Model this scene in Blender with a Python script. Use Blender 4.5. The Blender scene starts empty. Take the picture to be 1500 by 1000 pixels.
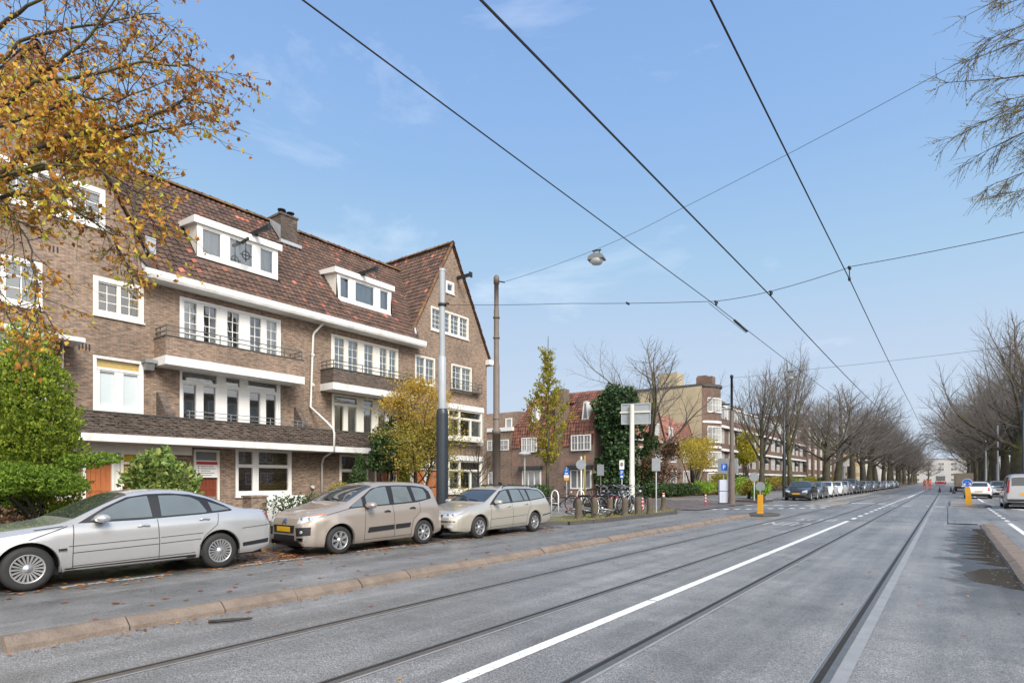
import bpy, bmesh, math, random
from mathutils import Vector, Matrix
from mathutils.geometry import tessellate_polygon
random.seed(11)
SC = bpy.context.scene
COL = SC.collection
PI = math.pi
F, H0 = 855.0, 1.52                      # focal length in photo pixels, eye height
TH = math.atan(638 / F); SN, CS = math.sin(TH), math.cos(TH)
ORG = {}                                 # world origin of things modelled in world coordinates

def at(px, py, d):                       # a point d metres ahead of the lens
    u = (px - 750) / F
    return Vector((d * (u * CS - SN), d * (CS + u * SN), (703 - py) / F * d + H0))

class MB:
    def __init__(s): s.v = []; s.f = []; s.m = []; s.s = []
    def add(s, vs, fs, mi=0, smooth=False):
        n = len(s.v); s.v.extend([tuple(v) for v in vs])
        for f in fs:
            s.f.append(tuple(n + i for i in f)); s.m.append(mi); s.s.append(smooth)
        return s
    def box(s, x0, x1, y0, y1, z0, z1, mi=0):
        if x0 > x1: x0, x1 = x1, x0
        if y0 > y1: y0, y1 = y1, y0
        if z0 > z1: z0, z1 = z1, z0
        v = [(x, y, z) for x in (x0, x1) for y in (y0, y1) for z in (z0, z1)]
        return s.add(v, [(0,1,3,2),(4,6,7,5),(0,4,5,1),(2,3,7,6),(0,2,6,4),(1,5,7,3)], mi)
    def obox(s, c, ax, ay, az, mi=0):    # oriented box: centre and three half-axis vectors
        c = Vector(c); ax = Vector(ax); ay = Vector(ay); az = Vector(az)
        v = [c + i*ax + j*ay + k*az for i in (-1,1) for j in (-1,1) for k in (-1,1)]
        return s.add(v, [(0,1,3,2),(4,6,7,5),(0,4,5,1),(2,3,7,6),(0,2,6,4),(1,5,7,3)], mi)
    def bar(s, a, b, w, h=None, mi=0):
        a = Vector(a); b = Vector(b); h = h or w
        d = b - a; L = d.length
        if L < 1e-6: return s
        d /= L
        up = Vector((0,0,1)) if abs(d.z) < .95 else Vector((1,0,0))
        x = d.cross(up).normalized(); y = x.cross(d)
        return s.obox((a+b)/2, d*(L/2), x*(w/2), y*(h/2), mi)
    def poly(s, pts, mi=0): return s.add(pts, [tuple(range(len(pts)))], mi)
    def prism(s, pts, ax, a0, a1, mi=0): # polygon in the two other axes, extruded along axis ax
        def P(p, a):
            q = list(p); q.insert(ax, a); return tuple(q)
        n = len(pts)
        v = [P(p, a0) for p in pts] + [P(p, a1) for p in pts]
        f = [tuple(range(n)), tuple(range(2*n-1, n-1, -1))]
        f += [(i, i+n, (i+1) % n + n, (i+1) % n) for i in range(n)]
        return s.add(v, f, mi)
    def tube(s, pts, rads, n=6, mi=0, caps=True, smooth=True):
        pts = [Vector(p) for p in pts]
        if not hasattr(rads, '__len__'): rads = [rads] * len(pts)
        base = len(s.v); k = len(pts)
        d0 = (pts[1] - pts[0]).normalized()
        up = Vector((0,0,1)) if abs(d0.z) < .9 else Vector((1,0,0))
        x = d0.cross(up).normalized()
        for i in range(k):
            d = (pts[min(i+1, k-1)] - pts[max(i-1, 0)])
            if d.length < 1e-9: d = d0
            d.normalize(); x = (x - d * x.dot(d))
            if x.length < 1e-6: x = d.orthogonal()
            x.normalize(); y = d.cross(x); r = rads[i]
            for j in range(n):
                a = 2*PI*j/n; q = pts[i] + x*(r*math.cos(a)) + y*(r*math.sin(a))
                s.v.append((q.x, q.y, q.z))
        for i in range(k-1):
            for j in range(n):
                j2 = (j+1) % n
                s.f.append((base+i*n+j, base+i*n+j2, base+(i+1)*n+j2, base+(i+1)*n+j)); s.m.append(mi); s.s.append(smooth)
        if caps and n > 2:
            s.f.append(tuple(base+j for j in range(n-1, -1, -1))); s.m.append(mi); s.s.append(False)
            s.f.append(tuple(base+(k-1)*n+j for j in range(n))); s.m.append(mi); s.s.append(False)
        return s
    def lathe(s, prof, c=(0,0,0), n=24, ax=2, mi=0, smooth=True):   # prof: (radius, height)
        base = len(s.v); c = Vector(c)
        for r, h in prof:
            for j in range(n):
                a = 2*PI*j/n; p, q = r*math.cos(a), r*math.sin(a)
                v = (h, p, q) if ax == 0 else ((q, h, p) if ax == 1 else (p, q, h))
                s.v.append((c.x+v[0], c.y+v[1], c.z+v[2]))
        for i in range(len(prof)-1):
            for j in range(n):
                j2 = (j+1) % n
                s.f.append((base+i*n+j, base+i*n+j2, base+(i+1)*n+j2, base+(i+1)*n+j)); s.m.append(mi); s.s.append(smooth)
        return s
    def build(s, name, mat, parent=None):
        me = bpy.data.meshes.new(name)
        vs = s.v
        if parent is not None and parent.name in ORG:
            o = ORG[parent.name]; vs = [(v[0]-o[0], v[1]-o[1], v[2]-o[2]) for v in vs]
        me.from_pydata(vs, [], s.f)
        mats = mat if isinstance(mat, (list, tuple)) else [mat]
        for m in mats: me.materials.append(m)
        if len(mats) > 1: me.polygons.foreach_set('material_index', s.m)
        me.polygons.foreach_set('use_smooth', s.s)
        me.update()
        ob = bpy.data.objects.new(name, me); COL.objects.link(ob)
        if parent is not None:
            ob.parent = parent
            if parent.name in ORG: ORG[ob.name] = ORG[parent.name]
        return ob

def thing(name, label, cat, loc=(0,0,0), rz=0.0, group=None, world=False):
    o = bpy.data.objects.new(name, None); COL.objects.link(o)
    o.location = loc; o.rotation_euler = (0, 0, rz); o.empty_display_size = .2
    o['label'] = label; o['category'] = cat
    if group: o['group'] = group
    if world: ORG[o.name] = Vector(loc)
    return o
def tag(o, label, cat, group=None):
    o['label'] = label; o['category'] = cat
    if group: o['group'] = group
    return o
def single(mb, name, mat, label, cat, loc, group=None):   # a thing that is one mesh, modelled in world coordinates
    mb.v = [(v[0]-loc[0], v[1]-loc[1], v[2]-loc[2]) for v in mb.v]
    o = mb.build(name, mat); o.location = loc
    return tag(o, label, cat, group)
def struct(mb, name, mat, kind='structure'):
    o = mb.build(name, mat); o['kind'] = kind; return o
def dup(root, loc, rz=0.0, label=None, group=None, scale=None, mats=None):
    def cp(o, par):
        c = o.copy(); COL.objects.link(c)
        if par: c.parent = par
        if mats and o.type == 'MESH':
            for sl in c.material_slots:
                if sl.material and sl.material.name in mats:
                    m = mats[sl.material.name]; sl.link = 'OBJECT'; sl.material = m
        for ch in o.children: cp(ch, c)
        return c
    r = cp(root, None); r.location = loc; r.rotation_euler = (0, 0, rz)
    if label: r['label'] = label
    if group: r['group'] = group
    if scale: r.scale = scale if hasattr(scale, '__len__') else (scale,)*3
    return r
def rnd(a, b): return random.uniform(a, b)
def text_mesh(txt, size, name, mat, parent, M, depth=.002, align='CENTER'):
    cu = bpy.data.curves.new('letters', 'FONT'); cu.body = txt; cu.size = size; cu.extrude = depth
    cu.align_x = align; cu.align_y = 'CENTER'; cu.resolution_u = 3
    tmp = bpy.data.objects.new('letters_tmp', cu); COL.objects.link(tmp)
    me = bpy.data.meshes.new_from_object(tmp.evaluated_get(bpy.context.evaluated_depsgraph_get()))
    bpy.data.objects.remove(tmp); me.transform(M); me.materials.clear(); me.materials.append(mat)
    ob = bpy.data.objects.new(name, me); COL.objects.link(ob); ob.parent = parent
    return ob
# ---------------------------------------------------------------- materials
def sock(nt, a, b): nt.links.new(a, b)
def newmat(name):
    m = bpy.data.materials.new(name); m.use_nodes = True; nt = m.node_tree
    return m, nt, nt.nodes['Principled BSDF']
def N(nt, typ, **kw):
    n = nt.nodes.new(typ)
    for k, v in kw.items():
        if k in n.inputs.keys(): n.inputs[k].default_value = v
        else: setattr(n, k, v)
    return n
def c4(c): return (c[0], c[1], c[2], 1)
def ramp(nt, fac, stops, const=False):
    r = nt.nodes.new('ShaderNodeValToRGB'); e = r.color_ramp.elements
    if const: r.color_ramp.interpolation = 'CONSTANT'
    while len(e) > 1: e.remove(e[-1])
    e[0].position = stops[0][0]; e[0].color = c4(stops[0][1])
    for p, c in stops[1:]:
        q = e.new(p); q.color = c4(c)
    sock(nt, fac, r.inputs['Fac']); return r.outputs['Color']
def noise(nt, scale, detail=4, rough=.6, vec=None, dist=0):
    n = N(nt, 'ShaderNodeTexNoise', Scale=scale, Detail=detail, Roughness=rough, Distortion=dist)
    if vec is None:
        t = nt.nodes.get('TC') or N(nt, 'ShaderNodeTexCoord', name='TC'); vec = t.outputs['Object']
    sock(nt, vec, n.inputs['Vector']); return n.outputs['Fac']
def mixc(nt, fac, a, b, mode='MIX'):
    n = nt.nodes.new('ShaderNodeMix'); n.data_type = 'RGBA'; n.blend_type = mode
    for v, i in ((fac, 0), (a, 6), (b, 7)):
        if hasattr(v, 'is_output'): sock(nt, v, n.inputs[i])
        else: n.inputs[i].default_value = v if i == 0 else c4(v)
    return n.outputs[2]
def math_(nt, op, a, b=None, clamp=False):
    n = N(nt, 'ShaderNodeMath', operation=op); n.use_clamp = clamp
    for i, v in enumerate((a, b)):
        if v is None: continue
        if hasattr(v, 'is_output'): sock(nt, v, n.inputs[i])
        else: n.inputs[i].default_value = v
    return n.outputs[0]
def bump(nt, bs, h, strength=.4, dist=.02):
    b = N(nt, 'ShaderNodeBump', Strength=strength, Distance=dist); sock(nt, h, b.inputs['Height']); sock(nt, b.outputs[0], bs.inputs['Normal'])
def plain(name, col, rough=.5, metal=0, var=.12, scale=3, bmp=0, coat=0):
    m, nt, bs = newmat(name)
    f = noise(nt, scale, 5)
    sock(nt, mixc(nt, f, [x*(1-var) for x in col], [min(1, x*(1+var)) for x in col]), bs.inputs['Base Color'])
    bs.inputs['Roughness'].default_value = rough; bs.inputs['Metallic'].default_value = metal
    bs.inputs['Coat Weight'].default_value = coat
    if coat: bs.inputs['Coat Roughness'].default_value = .04
    if bmp: bump(nt, bs, noise(nt, scale*8, 6), bmp)
    return m
def dirty(name, col, dirt, rough=.55, amount=.5, scale=1.6):   # painted wood or plaster with streaks
    m, nt, bs = newmat(name)
    tc = N(nt, 'ShaderNodeTexCoord', name='TC')
    mp = N(nt, 'ShaderNodeMapping'); mp.inputs['Scale'].default_value = (1, 1, .35); sock(nt, tc.outputs['Object'], mp.inputs[0])
    f = noise(nt, scale, 6, .7, mp.outputs[0])
    k = ramp(nt, f, [(.42, (0,0,0)), (.72, (amount,)*3)])
    sock(nt, mixc(nt, k, col, dirt), bs.inputs['Base Color']); bs.inputs['Roughness'].default_value = rough
    return m
def wall_uv(nt):                         # horizontal run and height of a wall facing either way
    tc = N(nt, 'ShaderNodeTexCoord', name='TC'); g = N(nt, 'ShaderNodeNewGeometry')
    sp = N(nt, 'ShaderNodeSeparateXYZ'); sock(nt, tc.outputs['Object'], sp.inputs[0])
    sn = N(nt, 'ShaderNodeSeparateXYZ'); sock(nt, g.outputs['Normal'], sn.inputs[0])
    k = math_(nt, 'GREATER_THAN', math_(nt, 'ABSOLUTE', sn.outputs[0]), .6)
    u = math_(nt, 'ADD', math_(nt, 'MULTIPLY', sp.outputs[1], k), math_(nt, 'MULTIPLY', sp.outputs[0], math_(nt, 'SUBTRACT', 1.0, k)))
    kz = math_(nt, 'GREATER_THAN', math_(nt, 'ABSOLUTE', sn.outputs[2]), .8)
    w = math_(nt, 'ADD', math_(nt, 'MULTIPLY', sp.outputs[2], math_(nt, 'SUBTRACT', 1.0, kz)), math_(nt, 'MULTIPLY', sp.outputs[1], kz))
    cb = N(nt, 'ShaderNodeCombineXYZ'); sock(nt, u, cb.inputs[0]); sock(nt, w, cb.inputs[1])
    return cb.outputs[0]
def brick(name, c1, c2, mortar, w=.22, h=.068, stain=.35, bmp=.5, ms=.012, accent=None):
    m, nt, bs = newmat(name); uv = wall_uv(nt)
    b = N(nt, 'ShaderNodeTexBrick'); sock(nt, uv, b.inputs['Vector'])
    b.inputs['Color1'].default_value = c4(c1); b.inputs['Color2'].default_value = c4(c2); b.inputs['Mortar'].default_value = c4(mortar)
    b.inputs['Scale'].default_value = 1; b.inputs['Brick Width'].default_value = w; b.inputs['Row Height'].default_value = h
    b.inputs['Mortar Size'].default_value = ms; b.inputs['Mortar Smooth'].default_value = .3; b.inputs['Bias'].default_value = -.1
    col = b.outputs['Color']
    mp = N(nt, 'ShaderNodeMapping'); mp.inputs['Scale'].default_value = (4.6, 12, 1); sock(nt, uv, mp.inputs[0])
    f2 = noise(nt, 1.0, 2, .5, mp.outputs[0])                       # brick to brick firing differences
    col = mixc(nt, 1.0, col, ramp(nt, f2, [(.3, (.60,)*3), (.5, (1,)*3), (.72, (1.42, 1.36, 1.3))]), 'MULTIPLY')
    f3 = noise(nt, .55, 6, .65)
    col = mixc(nt, 1.0, col, ramp(nt, f3, [(.3, (1-stain,)*3), (.6, (1.12,)*3)]), 'MULTIPLY')
    if accent:
        col = mixc(nt, ramp(nt, noise(nt, .8, 4), [(.5, (0,0,0)), (.65, (.7,)*3)]), col, accent)
    sock(nt, col, bs.inputs['Base Color']); bs.inputs['Roughness'].default_value = .85
    hh = math_(nt, 'ADD', math_(nt, 'MULTIPLY', b.outputs['Fac'], -1), f2)
    bump(nt, bs, hh, bmp, .012)
    return m
def islands(name, stops, rough=.7, trans=0, bmp=0, const=False, spec=.4):   # colour varies from leaf to leaf / tile to tile
    m, nt, bs = newmat(name); g = N(nt, 'ShaderNodeNewGeometry')
    col = ramp(nt, g.outputs['Random Per Island'], stops, const)
    if bmp:
        f = noise(nt, 2.2, 5); col = mixc(nt, 1.0, col, ramp(nt, f, [(.3, (.6,)*3), (.65, (1.2,)*3)]), 'MULTIPLY')
        bump(nt, bs, noise(nt, 30, 4), bmp, .01)
    sock(nt, col, bs.inputs['Base Color']); bs.inputs['Roughness'].default_value = rough
    bs.inputs['Specular IOR Level'].default_value = spec
    if trans:
        t = N(nt, 'ShaderNodeBsdfTranslucent'); sock(nt, col, t.inputs['Color'])
        mx = N(nt, 'ShaderNodeMixShader'); mx.inputs[0].default_value = trans
        sock(nt, bs.outputs[0], mx.inputs[1]); sock(nt, t.outputs[0], mx.inputs[2])
        sock(nt, mx.outputs[0], nt.nodes['Material Output'].inputs['Surface'])
    return m
def glass(name, ior=1.75, tint=(.85,.9,.9), boost=1.0):   # a pane one can look through, mirroring more at a slant
    m, nt, bs = newmat(name); nt.nodes.remove(bs)
    fr = N(nt, 'ShaderNodeFresnel', IOR=ior)
    k = math_(nt, 'MULTIPLY', fr.outputs[0], boost, True)
    t = N(nt, 'ShaderNodeBsdfTransparent', Color=c4(tint)); g = N(nt, 'ShaderNodeBsdfGlossy', Color=(1,1,1,1), Roughness=.01)
    b = N(nt, 'ShaderNodeBump', Strength=.02, Distance=.01); sock(nt, noise(nt, 1.1, 1), b.inputs['Height']); sock(nt, b.outputs[0], g.inputs['Normal'])
    mx = N(nt, 'ShaderNodeMixShader'); sock(nt, k, mx.inputs[0]); sock(nt, t.outputs[0], mx.inputs[1]); sock(nt, g.outputs[0], mx.inputs[2])
    sock(nt, mx.outputs[0], nt.nodes['Material Output'].inputs['Surface'])
    return m
def dark_glass(name, col=(.02,.024,.026), spec=.9, rough=.03):
    m, nt, bs = newmat(name); f = noise(nt, .7, 3)
    sock(nt, mixc(nt, f, [x*.6 for x in col], [x*1.5 for x in col]), bs.inputs['Base Color'])
    bs.inputs['Roughness'].default_value = rough; bs.inputs['IOR'].default_value = 1.5; bs.inputs['Specular IOR Level'].default_value = spec
    return m
def car_paint(name, col, metal=.55, rough=.28):
    m, nt, bs = newmat(name)
    fl = noise(nt, 900, 2); d = noise(nt, 2.5, 6, .7)
    tc = nt.nodes['TC']; sp = N(nt, 'ShaderNodeSeparateXYZ'); sock(nt, tc.outputs['Object'], sp.inputs[0])
    low = math_(nt, 'MULTIPLY', math_(nt, 'SUBTRACT', .62, sp.outputs[2], True), d, True)      # road spray on the sills
    c = mixc(nt, fl, [x*.86 for x in col], [min(1, x*1.12) for x in col])
    sock(nt, mixc(nt, low, c, (.12,.105,.09)), bs.inputs['Base Color'])
    bs.inputs['Metallic'].default_value = metal; bs.inputs['Roughness'].default_value = rough
    bs.inputs['Coat Weight'].default_value = 1.0; bs.inputs['Coat Roughness'].default_value = .025
    return m
def asphalt(name, base, wet=.5, scale=1.0, patch=.25):
    m, nt, bs = newmat(name)
    g = noise(nt, 95*scale, 3, .75); g2 = noise(nt, 34*scale, 3, .7); big = noise(nt, .30, 6, .62); mid = noise(nt, 1.9, 6, .7, dist=.8)
    tc = nt.nodes['TC']; mp = N(nt, 'ShaderNodeMapping'); mp.inputs['Scale'].default_value = (2.2, .07, 1); sock(nt, tc.outputs['Object'], mp.inputs[0])
    lane = noise(nt, 1.0, 4, .6, mp.outputs[0])                     # wear drawn out along the traffic
    c = ramp(nt, g, [(.32, [x*.35 for x in base]), (.5, base), (.66, [x*2.1 for x in base])])
    c = mixc(nt, 1.0, c, ramp(nt, g2, [(.34, (.72,)*3), (.5, (1,)*3), (.68, (1.32,)*3)]), 'MULTIPLY')
    c = mixc(nt, 1.0, c, ramp(nt, big, [(.3, (1-patch,)*3), (.7, (1+patch,)*3)]), 'MULTIPLY')
    c = mixc(nt, 1.0, c, ramp(nt, mid, [(.35, (.84,)*3), (.52, (1,)*3), (.7, (1.18,)*3)]), 'MULTIPLY')
    c = mixc(nt, 1.0, c, ramp(nt, lane, [(.36, (.78,)*3), (.62, (1.16,)*3)]), 'MULTIPLY')
    spots = noise(nt, 3.4, 2, .5)
    c = mixc(nt, ramp(nt, spots, [(.74, (0,0,0)), (.80, (.6,)*3)]), c, [x*.35 for x in base])   # tar and oil
    sock(nt, c, bs.inputs['Base Color'])
    w = math_(nt, 'MULTIPLY', math_(nt, 'ADD', big, lane), math_(nt, 'MULTIPLY', mid, .5))
    sock(nt, ramp(nt, w, [(.17, (.26,)*3), (.25, (.36 + .2*(1-wet),)*3), (.36, (.80 - .22*wet,)*3)]), bs.inputs['Roughness'])
    bs.inputs['Specular IOR Level'].default_value = .4
    bump(nt, bs, math_(nt, 'ADD', g, math_(nt, 'MULTIPLY', g2, .8)), .55, .009)
    return m
def paving(name, c1, c2, mortar, w, h, off=.5, rough=.75):
    m, nt, bs = newmat(name)
    tc = N(nt, 'ShaderNodeTexCoord', name='TC')
    b = N(nt, 'ShaderNodeTexBrick'); b.offset = off; sock(nt, tc.outputs['Object'], b.inputs['Vector'])
    b.inputs['Color1'].default_value = c4(c1); b.inputs['Color2'].default_value = c4(c2); b.inputs['Mortar'].default_value = c4(mortar)
    b.inputs['Scale'].default_value = 1; b.inputs['Brick Width'].default_value = w; b.inputs['Row Height'].default_value = h; b.inputs['Mortar Size'].default_value = .006
    c = mixc(nt, 1.0, b.outputs['Color'], ramp(nt, noise(nt, .8, 6, .7), [(.3, (.62,)*3), (.7, (1.2,)*3)]), 'MULTIPLY')
    c = mixc(nt, 1.0, c, ramp(nt, noise(nt, 40, 3), [(.3, (.8,)*3), (.7, (1.15,)*3)]), 'MULTIPLY')
    sock(nt, c, bs.inputs['Base Color']); sock(nt, ramp(nt, noise(nt, .6, 4), [(.35, (.35,)*3), (.6, (rough,)*3)]), bs.inputs['Roughness'])
    bump(nt, bs, math_(nt, 'SUBTRACT', noise(nt, 40, 3), b.outputs['Fac']), .4, .01)
    return m
def worn_paint(name, col, under, wear=.5):
    m, nt, bs = newmat(name)
    k = ramp(nt, noise(nt, 22, 6, .75), [(wear-.06, (0,0,0)), (wear+.1, (1,)*3)])
    sock(nt, mixc(nt, k, under, col), bs.inputs['Base Color']); bs.inputs['Roughness'].default_value = .6
    bump(nt, bs, noise(nt, 110, 3), .3, .006)
    return m
def bark(name, a, b, moss=None, mossamt=.0):
    m, nt, bs = newmat(name); tc = N(nt, 'ShaderNodeTexCoord', name='TC')
    mp = N(nt, 'ShaderNodeMapping'); mp.inputs['Scale'].default_value = (6, 6, 1.2); sock(nt, tc.outputs['Object'], mp.inputs[0])
    f = noise(nt, 2.5, 6, .7, mp.outputs[0]); c = ramp(nt, f, [(.3, a), (.7, b)])
    if moss: c = mixc(nt, ramp(nt, noise(nt, 1.1, 5), [(.5-mossamt, (0,0,0)), (.68-mossamt*.6, (.85,)*3)]), c, moss)
    sock(nt, c, bs.inputs['Base Color']); bs.inputs['Roughness'].default_value = .9; bump(nt, bs, f, .7, .03)
    return m

M = {}
M['brick'] = brick('brown_brick', (.262,.168,.116), (.182,.121,.086), (.27,.225,.18), stain=.3)
M['brick_dark'] = brick('dark_brick', (.135,.098,.078), (.078,.060,.050), (.12,.10,.085), w=.24, h=.1, bmp=.9, ms=.018)
M['brick_red'] = brick('red_brick', (.25,.125,.085), (.19,.095,.068), (.22,.17,.14), stain=.3)
M['brick_far'] = brick('far_brick', (.175,.098,.070), (.13,.078,.058), (.16,.125,.1), stain=.25, bmp=.2)
M['brick_d'] = brick('corner_brick', (.21,.145,.105), (.16,.11,.085), (.2,.165,.14), stain=.3, accent=(.33,.185,.135))
M['cream'] = dirty('cream_render', (.46,.385,.25), (.28,.24,.17), .85, .6, .5)
M['ochre'] = dirty('ochre_render', (.42,.30,.13), (.3,.22,.12), .85, .5, .5)
M['white'] = dirty('white_paint', (.80,.79,.76), (.52,.50,.45), .45, .3)
M['cream_paint'] = dirty('cream_paint', (.76,.73,.65), (.5,.47,.4), .45, .35)
M['white_slab'] = dirty('white_concrete', (.78,.77,.75), (.42,.40,.36), .7, .6)
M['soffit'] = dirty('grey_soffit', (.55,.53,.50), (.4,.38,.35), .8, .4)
M['tile'] = islands('roof_tiles', [(0,(0.077,0.051,0.041)),(.3,(0.099,0.062,0.048)),(.6,(0.119,0.073,0.054)),(.88,(0.135,0.079,0.058)),(.94,(0.172,0.088,0.060)),(.975,(0.276,0.103,0.070)),(1,(0.373,0.144,0.102))], .8, bmp=.35)
M['tile_red'] = islands('red_roof_tiles', [(0,(.10,.048,.034)),(.4,(.155,.064,.043)),(.8,(.215,.085,.055)),(1,(.30,.12,.08))], .7, bmp=.35)
M['ridge'] = islands('ridge_tiles', [(0,(0.120,0.063,0.039)),(.6,(0.180,0.098,0.044)),(1,(0.228,0.144,0.055))], .85, bmp=.5)
M['pane'] = glass('window_glass', 1.8, boost=2.4)
M['pane_far'] = dark_glass('far_window_glass', (.20,.205,.205), 1.0, .05)
M['stained'] = plain('stained_glass', (.42,.30,.10), .12, var=.3, scale=7)
M['stained_y'] = plain('yellow_stained_glass', (.62,.40,.05), .12, var=.2, scale=7)
M['frosted'] = plain('frosted_pane', (.56,.62,.63), .22, var=.06)
M['room'] = plain('room_plaster', (.62,.60,.57), .9)
M['curtain'] = plain('net_curtain', (.72,.72,.70), .9, var=.08)
M['blind'] = plain('window_film', (.62,.66,.68), .3, var=.04)
M['metal_grey'] = plain('grey_metal', (.30,.31,.31), .45, .6)
M['metal_dark'] = plain('dark_metal', (.03,.032,.034), .45, .3)
M['rail'] = plain('rail_paint', (.13,.14,.13), .5, .4)
M['lead'] = plain('lead_flashing', (.42,.44,.46), .5, .3, var=.25)
M['zinc'] = plain('zinc_pipe', (.62,.61,.57), .5, .1)
M['door_wood'] = dirty('varnished_door', (.30,.085,.03), (.2,.06,.025), .4, .7, 5)
M['door_orange'] = dirty('orange_wood', (.44,.145,.045), (.3,.09,.03), .45, .7, 5)
M['door_red'] = dirty('red_brown_door', (.20,.048,.025), (.14,.04,.02), .35, .5, 4)
M['asphalt'] = asphalt('tram_road_asphalt', (.178,.174,.168), .7, .8)
M['asphalt_lane'] = asphalt('lane_asphalt', (.162,.158,.153), .9, .9)
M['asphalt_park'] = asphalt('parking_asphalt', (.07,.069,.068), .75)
M['conc_strip'] = plain('rail_concrete', (.26,.26,.26), .5, var=.3, scale=5, bmp=.2)
M['steel'] = plain('worn_rail_steel', (.30,.265,.225), .42, .9, var=.3, scale=8)
M['rail_side'] = plain('rusty_groove', (.035,.028,.022), .7, .3, var=.4, scale=12)
M['kerb'] = plain('pink_kerbstone', (.20,.155,.122), .85, var=.6, scale=4.5, bmp=.9)
M['kerb_grey'] = plain('grey_kerbstone', (.22,.20,.18), .8, var=.35, scale=2.5, bmp=.3)
M['kerb_dark'] = plain('dark_kerbstone', (.07,.066,.06), .8, var=.35, scale=2.5, bmp=.3)
M['sidewalk'] = paving('sidewalk_paving', (.24,.225,.205), (.20,.19,.175), (.10,.09,.08), .3, .3)
M['clinker'] = paving('clinker_paving', (.18,.135,.115), (.14,.11,.10), (.07,.06,.05), .2, .1)
M['paint_w'] = worn_paint('white_road_paint', (.72,.72,.70), (.12,.12,.12), .36)
M['paint_w2'] = worn_paint('faded_road_paint', (.55,.55,.54), (.12,.12,.12), .47)
M['soil'] = plain('garden_soil', (.06,.045,.032), .95, var=.4, scale=4, bmp=.6)
M['verge'] = plain('mossy_verge', (.13,.125,.06), .95, var=.45, scale=3, bmp=.6)
M['ground'] = plain('wide_ground', (.13,.13,.12), .9, var=.3, scale=.05)
M['bark'] = bark('grey_brown_bark', (.030,.025,.02), (.085,.070,.055), (.10,.105,.03), .03)
M['bark_moss'] = bark('mossy_bark', (.032,.026,.02), (.085,.07,.052), (.11,.115,.03), .05)
M['bark_dark'] = bark('dark_bark', (.025,.02,.017), (.07,.057,.045))
M['twig'] = plain('twigs', (.15,.132,.115), .9, var=.2)
M['twig_dark'] = plain('dark_twigs', (.065,.052,.04), .9, var=.2)
M['leaf_autumn'] = islands('autumn_leaves', [(0,(0.300,0.125,0.027)),(.3,(0.540,0.243,0.045)),(.55,(0.720,0.370,0.060)),(.75,(0.780,0.554,0.075)),(.9,(0.600,0.571,0.075)),(1,(0.330,0.403,0.060))], .6, .45)
M['leaf_brown'] = islands('brown_autumn_leaves', [(0,(0.191,0.083,0.029)),(.4,(0.383,0.159,0.036)),(.75,(0.574,0.267,0.051)),(1,(0.479,0.367,0.058))], .6, .4)
M['leaf_birch'] = islands('ochre_leaves', [(0,(0.286,0.221,0.039)),(.35,(0.442,0.325,0.052)),(.7,(0.598,0.416,0.072)),(1,(0.676,0.390,0.091))], .6, .4)
M['leaf_olive'] = islands('olive_yellow_leaves', [(0,(0.203,0.196,0.034)),(.5,(0.365,0.317,0.047)),(1,(0.513,0.378,0.061))], .6, .4)
M['leaf_lime'] = islands('yellow_green_leaves', [(0,(0.195,0.221,0.026)),(.5,(0.390,0.364,0.039)),(1,(0.572,0.429,0.046))], .6, .45)
M['leaf_yellow'] = islands('yellow_leaves', [(0,(.34,.25,.03)),(.5,(.52,.40,.045)),(1,(.55,.46,.09))], .6, .45)
M['leaf_thuja'] = islands('thuja_sprays', [(0,(0.093,0.163,0.019)),(.45,(0.229,0.316,0.032)),(1,(0.456,0.517,0.047))], .6, .3)
M['leaf_juniper'] = islands('juniper_sprays', [(0,(0.096,0.179,0.021)),(.5,(0.233,0.370,0.038)),(1,(0.410,0.550,0.068))], .6, .3)
M['leaf_laurel'] = islands('laurel_leaves', [(0,(0.092,0.158,0.038)),(.5,(0.202,0.299,0.067)),(1,(0.442,0.475,0.134))], .35, .2)
M['leaf_dark'] = islands('dark_evergreen_leaves', [(0,(0.022,0.048,0.018)),(.5,(0.048,0.088,0.027)),(1,(0.094,0.150,0.037))], .5, .2)
M['leaf_ivy'] = islands('ivy_leaves', [(0,(0.022,0.050,0.020)),(.5,(0.044,0.094,0.032)),(1,(0.090,0.156,0.048))], .45, .2)
M['leaf_red'] = islands('reddish_shrub_leaves', [(0,(.05,.03,.02)),(.5,(.13,.06,.03)),(1,(.22,.13,.07))], .6, .3)
M['litter'] = islands('fallen_leaves', [(0,(.14,.05,.02)),(.5,(.28,.10,.03)),(1,(.42,.20,.05))], .8)
# ---------------------------------------------------------------- ground, roads, kerbs, markings
def sheet(name, x0, x1, y0, y1, z, mat, kind='structure'):
    mb = MB(); mb.poly([(x0,y0,z),(x1,y0,z),(x1,y1,z),(x0,y1,z)]); return struct(mb, name, mat, kind)
sheet('ground', -1500, 1500, -1500, 1500, -.06, M['ground'])
sheet('tram_road', -6.95, .92, -60, 420, 0, M['asphalt'])
sheet('service_lane', -10.0, -6.95, -60, 420, .0, M['asphalt_lane'])
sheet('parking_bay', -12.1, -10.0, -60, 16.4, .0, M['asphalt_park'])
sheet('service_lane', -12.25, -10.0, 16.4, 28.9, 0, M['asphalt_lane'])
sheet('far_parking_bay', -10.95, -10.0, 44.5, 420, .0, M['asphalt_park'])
sheet('right_road', .92, 9.0, -60, 420, 0, M['asphalt'])
mb = MB(); mb.box(-18.2, -12.25, -60, 28.9, -.06, .12); mb.box(-18.2, -12.25, 41.2, 44.5, -.06, .12); mb.box(-18.2, -11.15, 44.5, 420, -.06, .12)
struct(mb, 'sidewalk', M['sidewalk'])
sheet('side_street', -60, -10.0, 28.9, 41.2, .03, M['clinker'])
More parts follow.
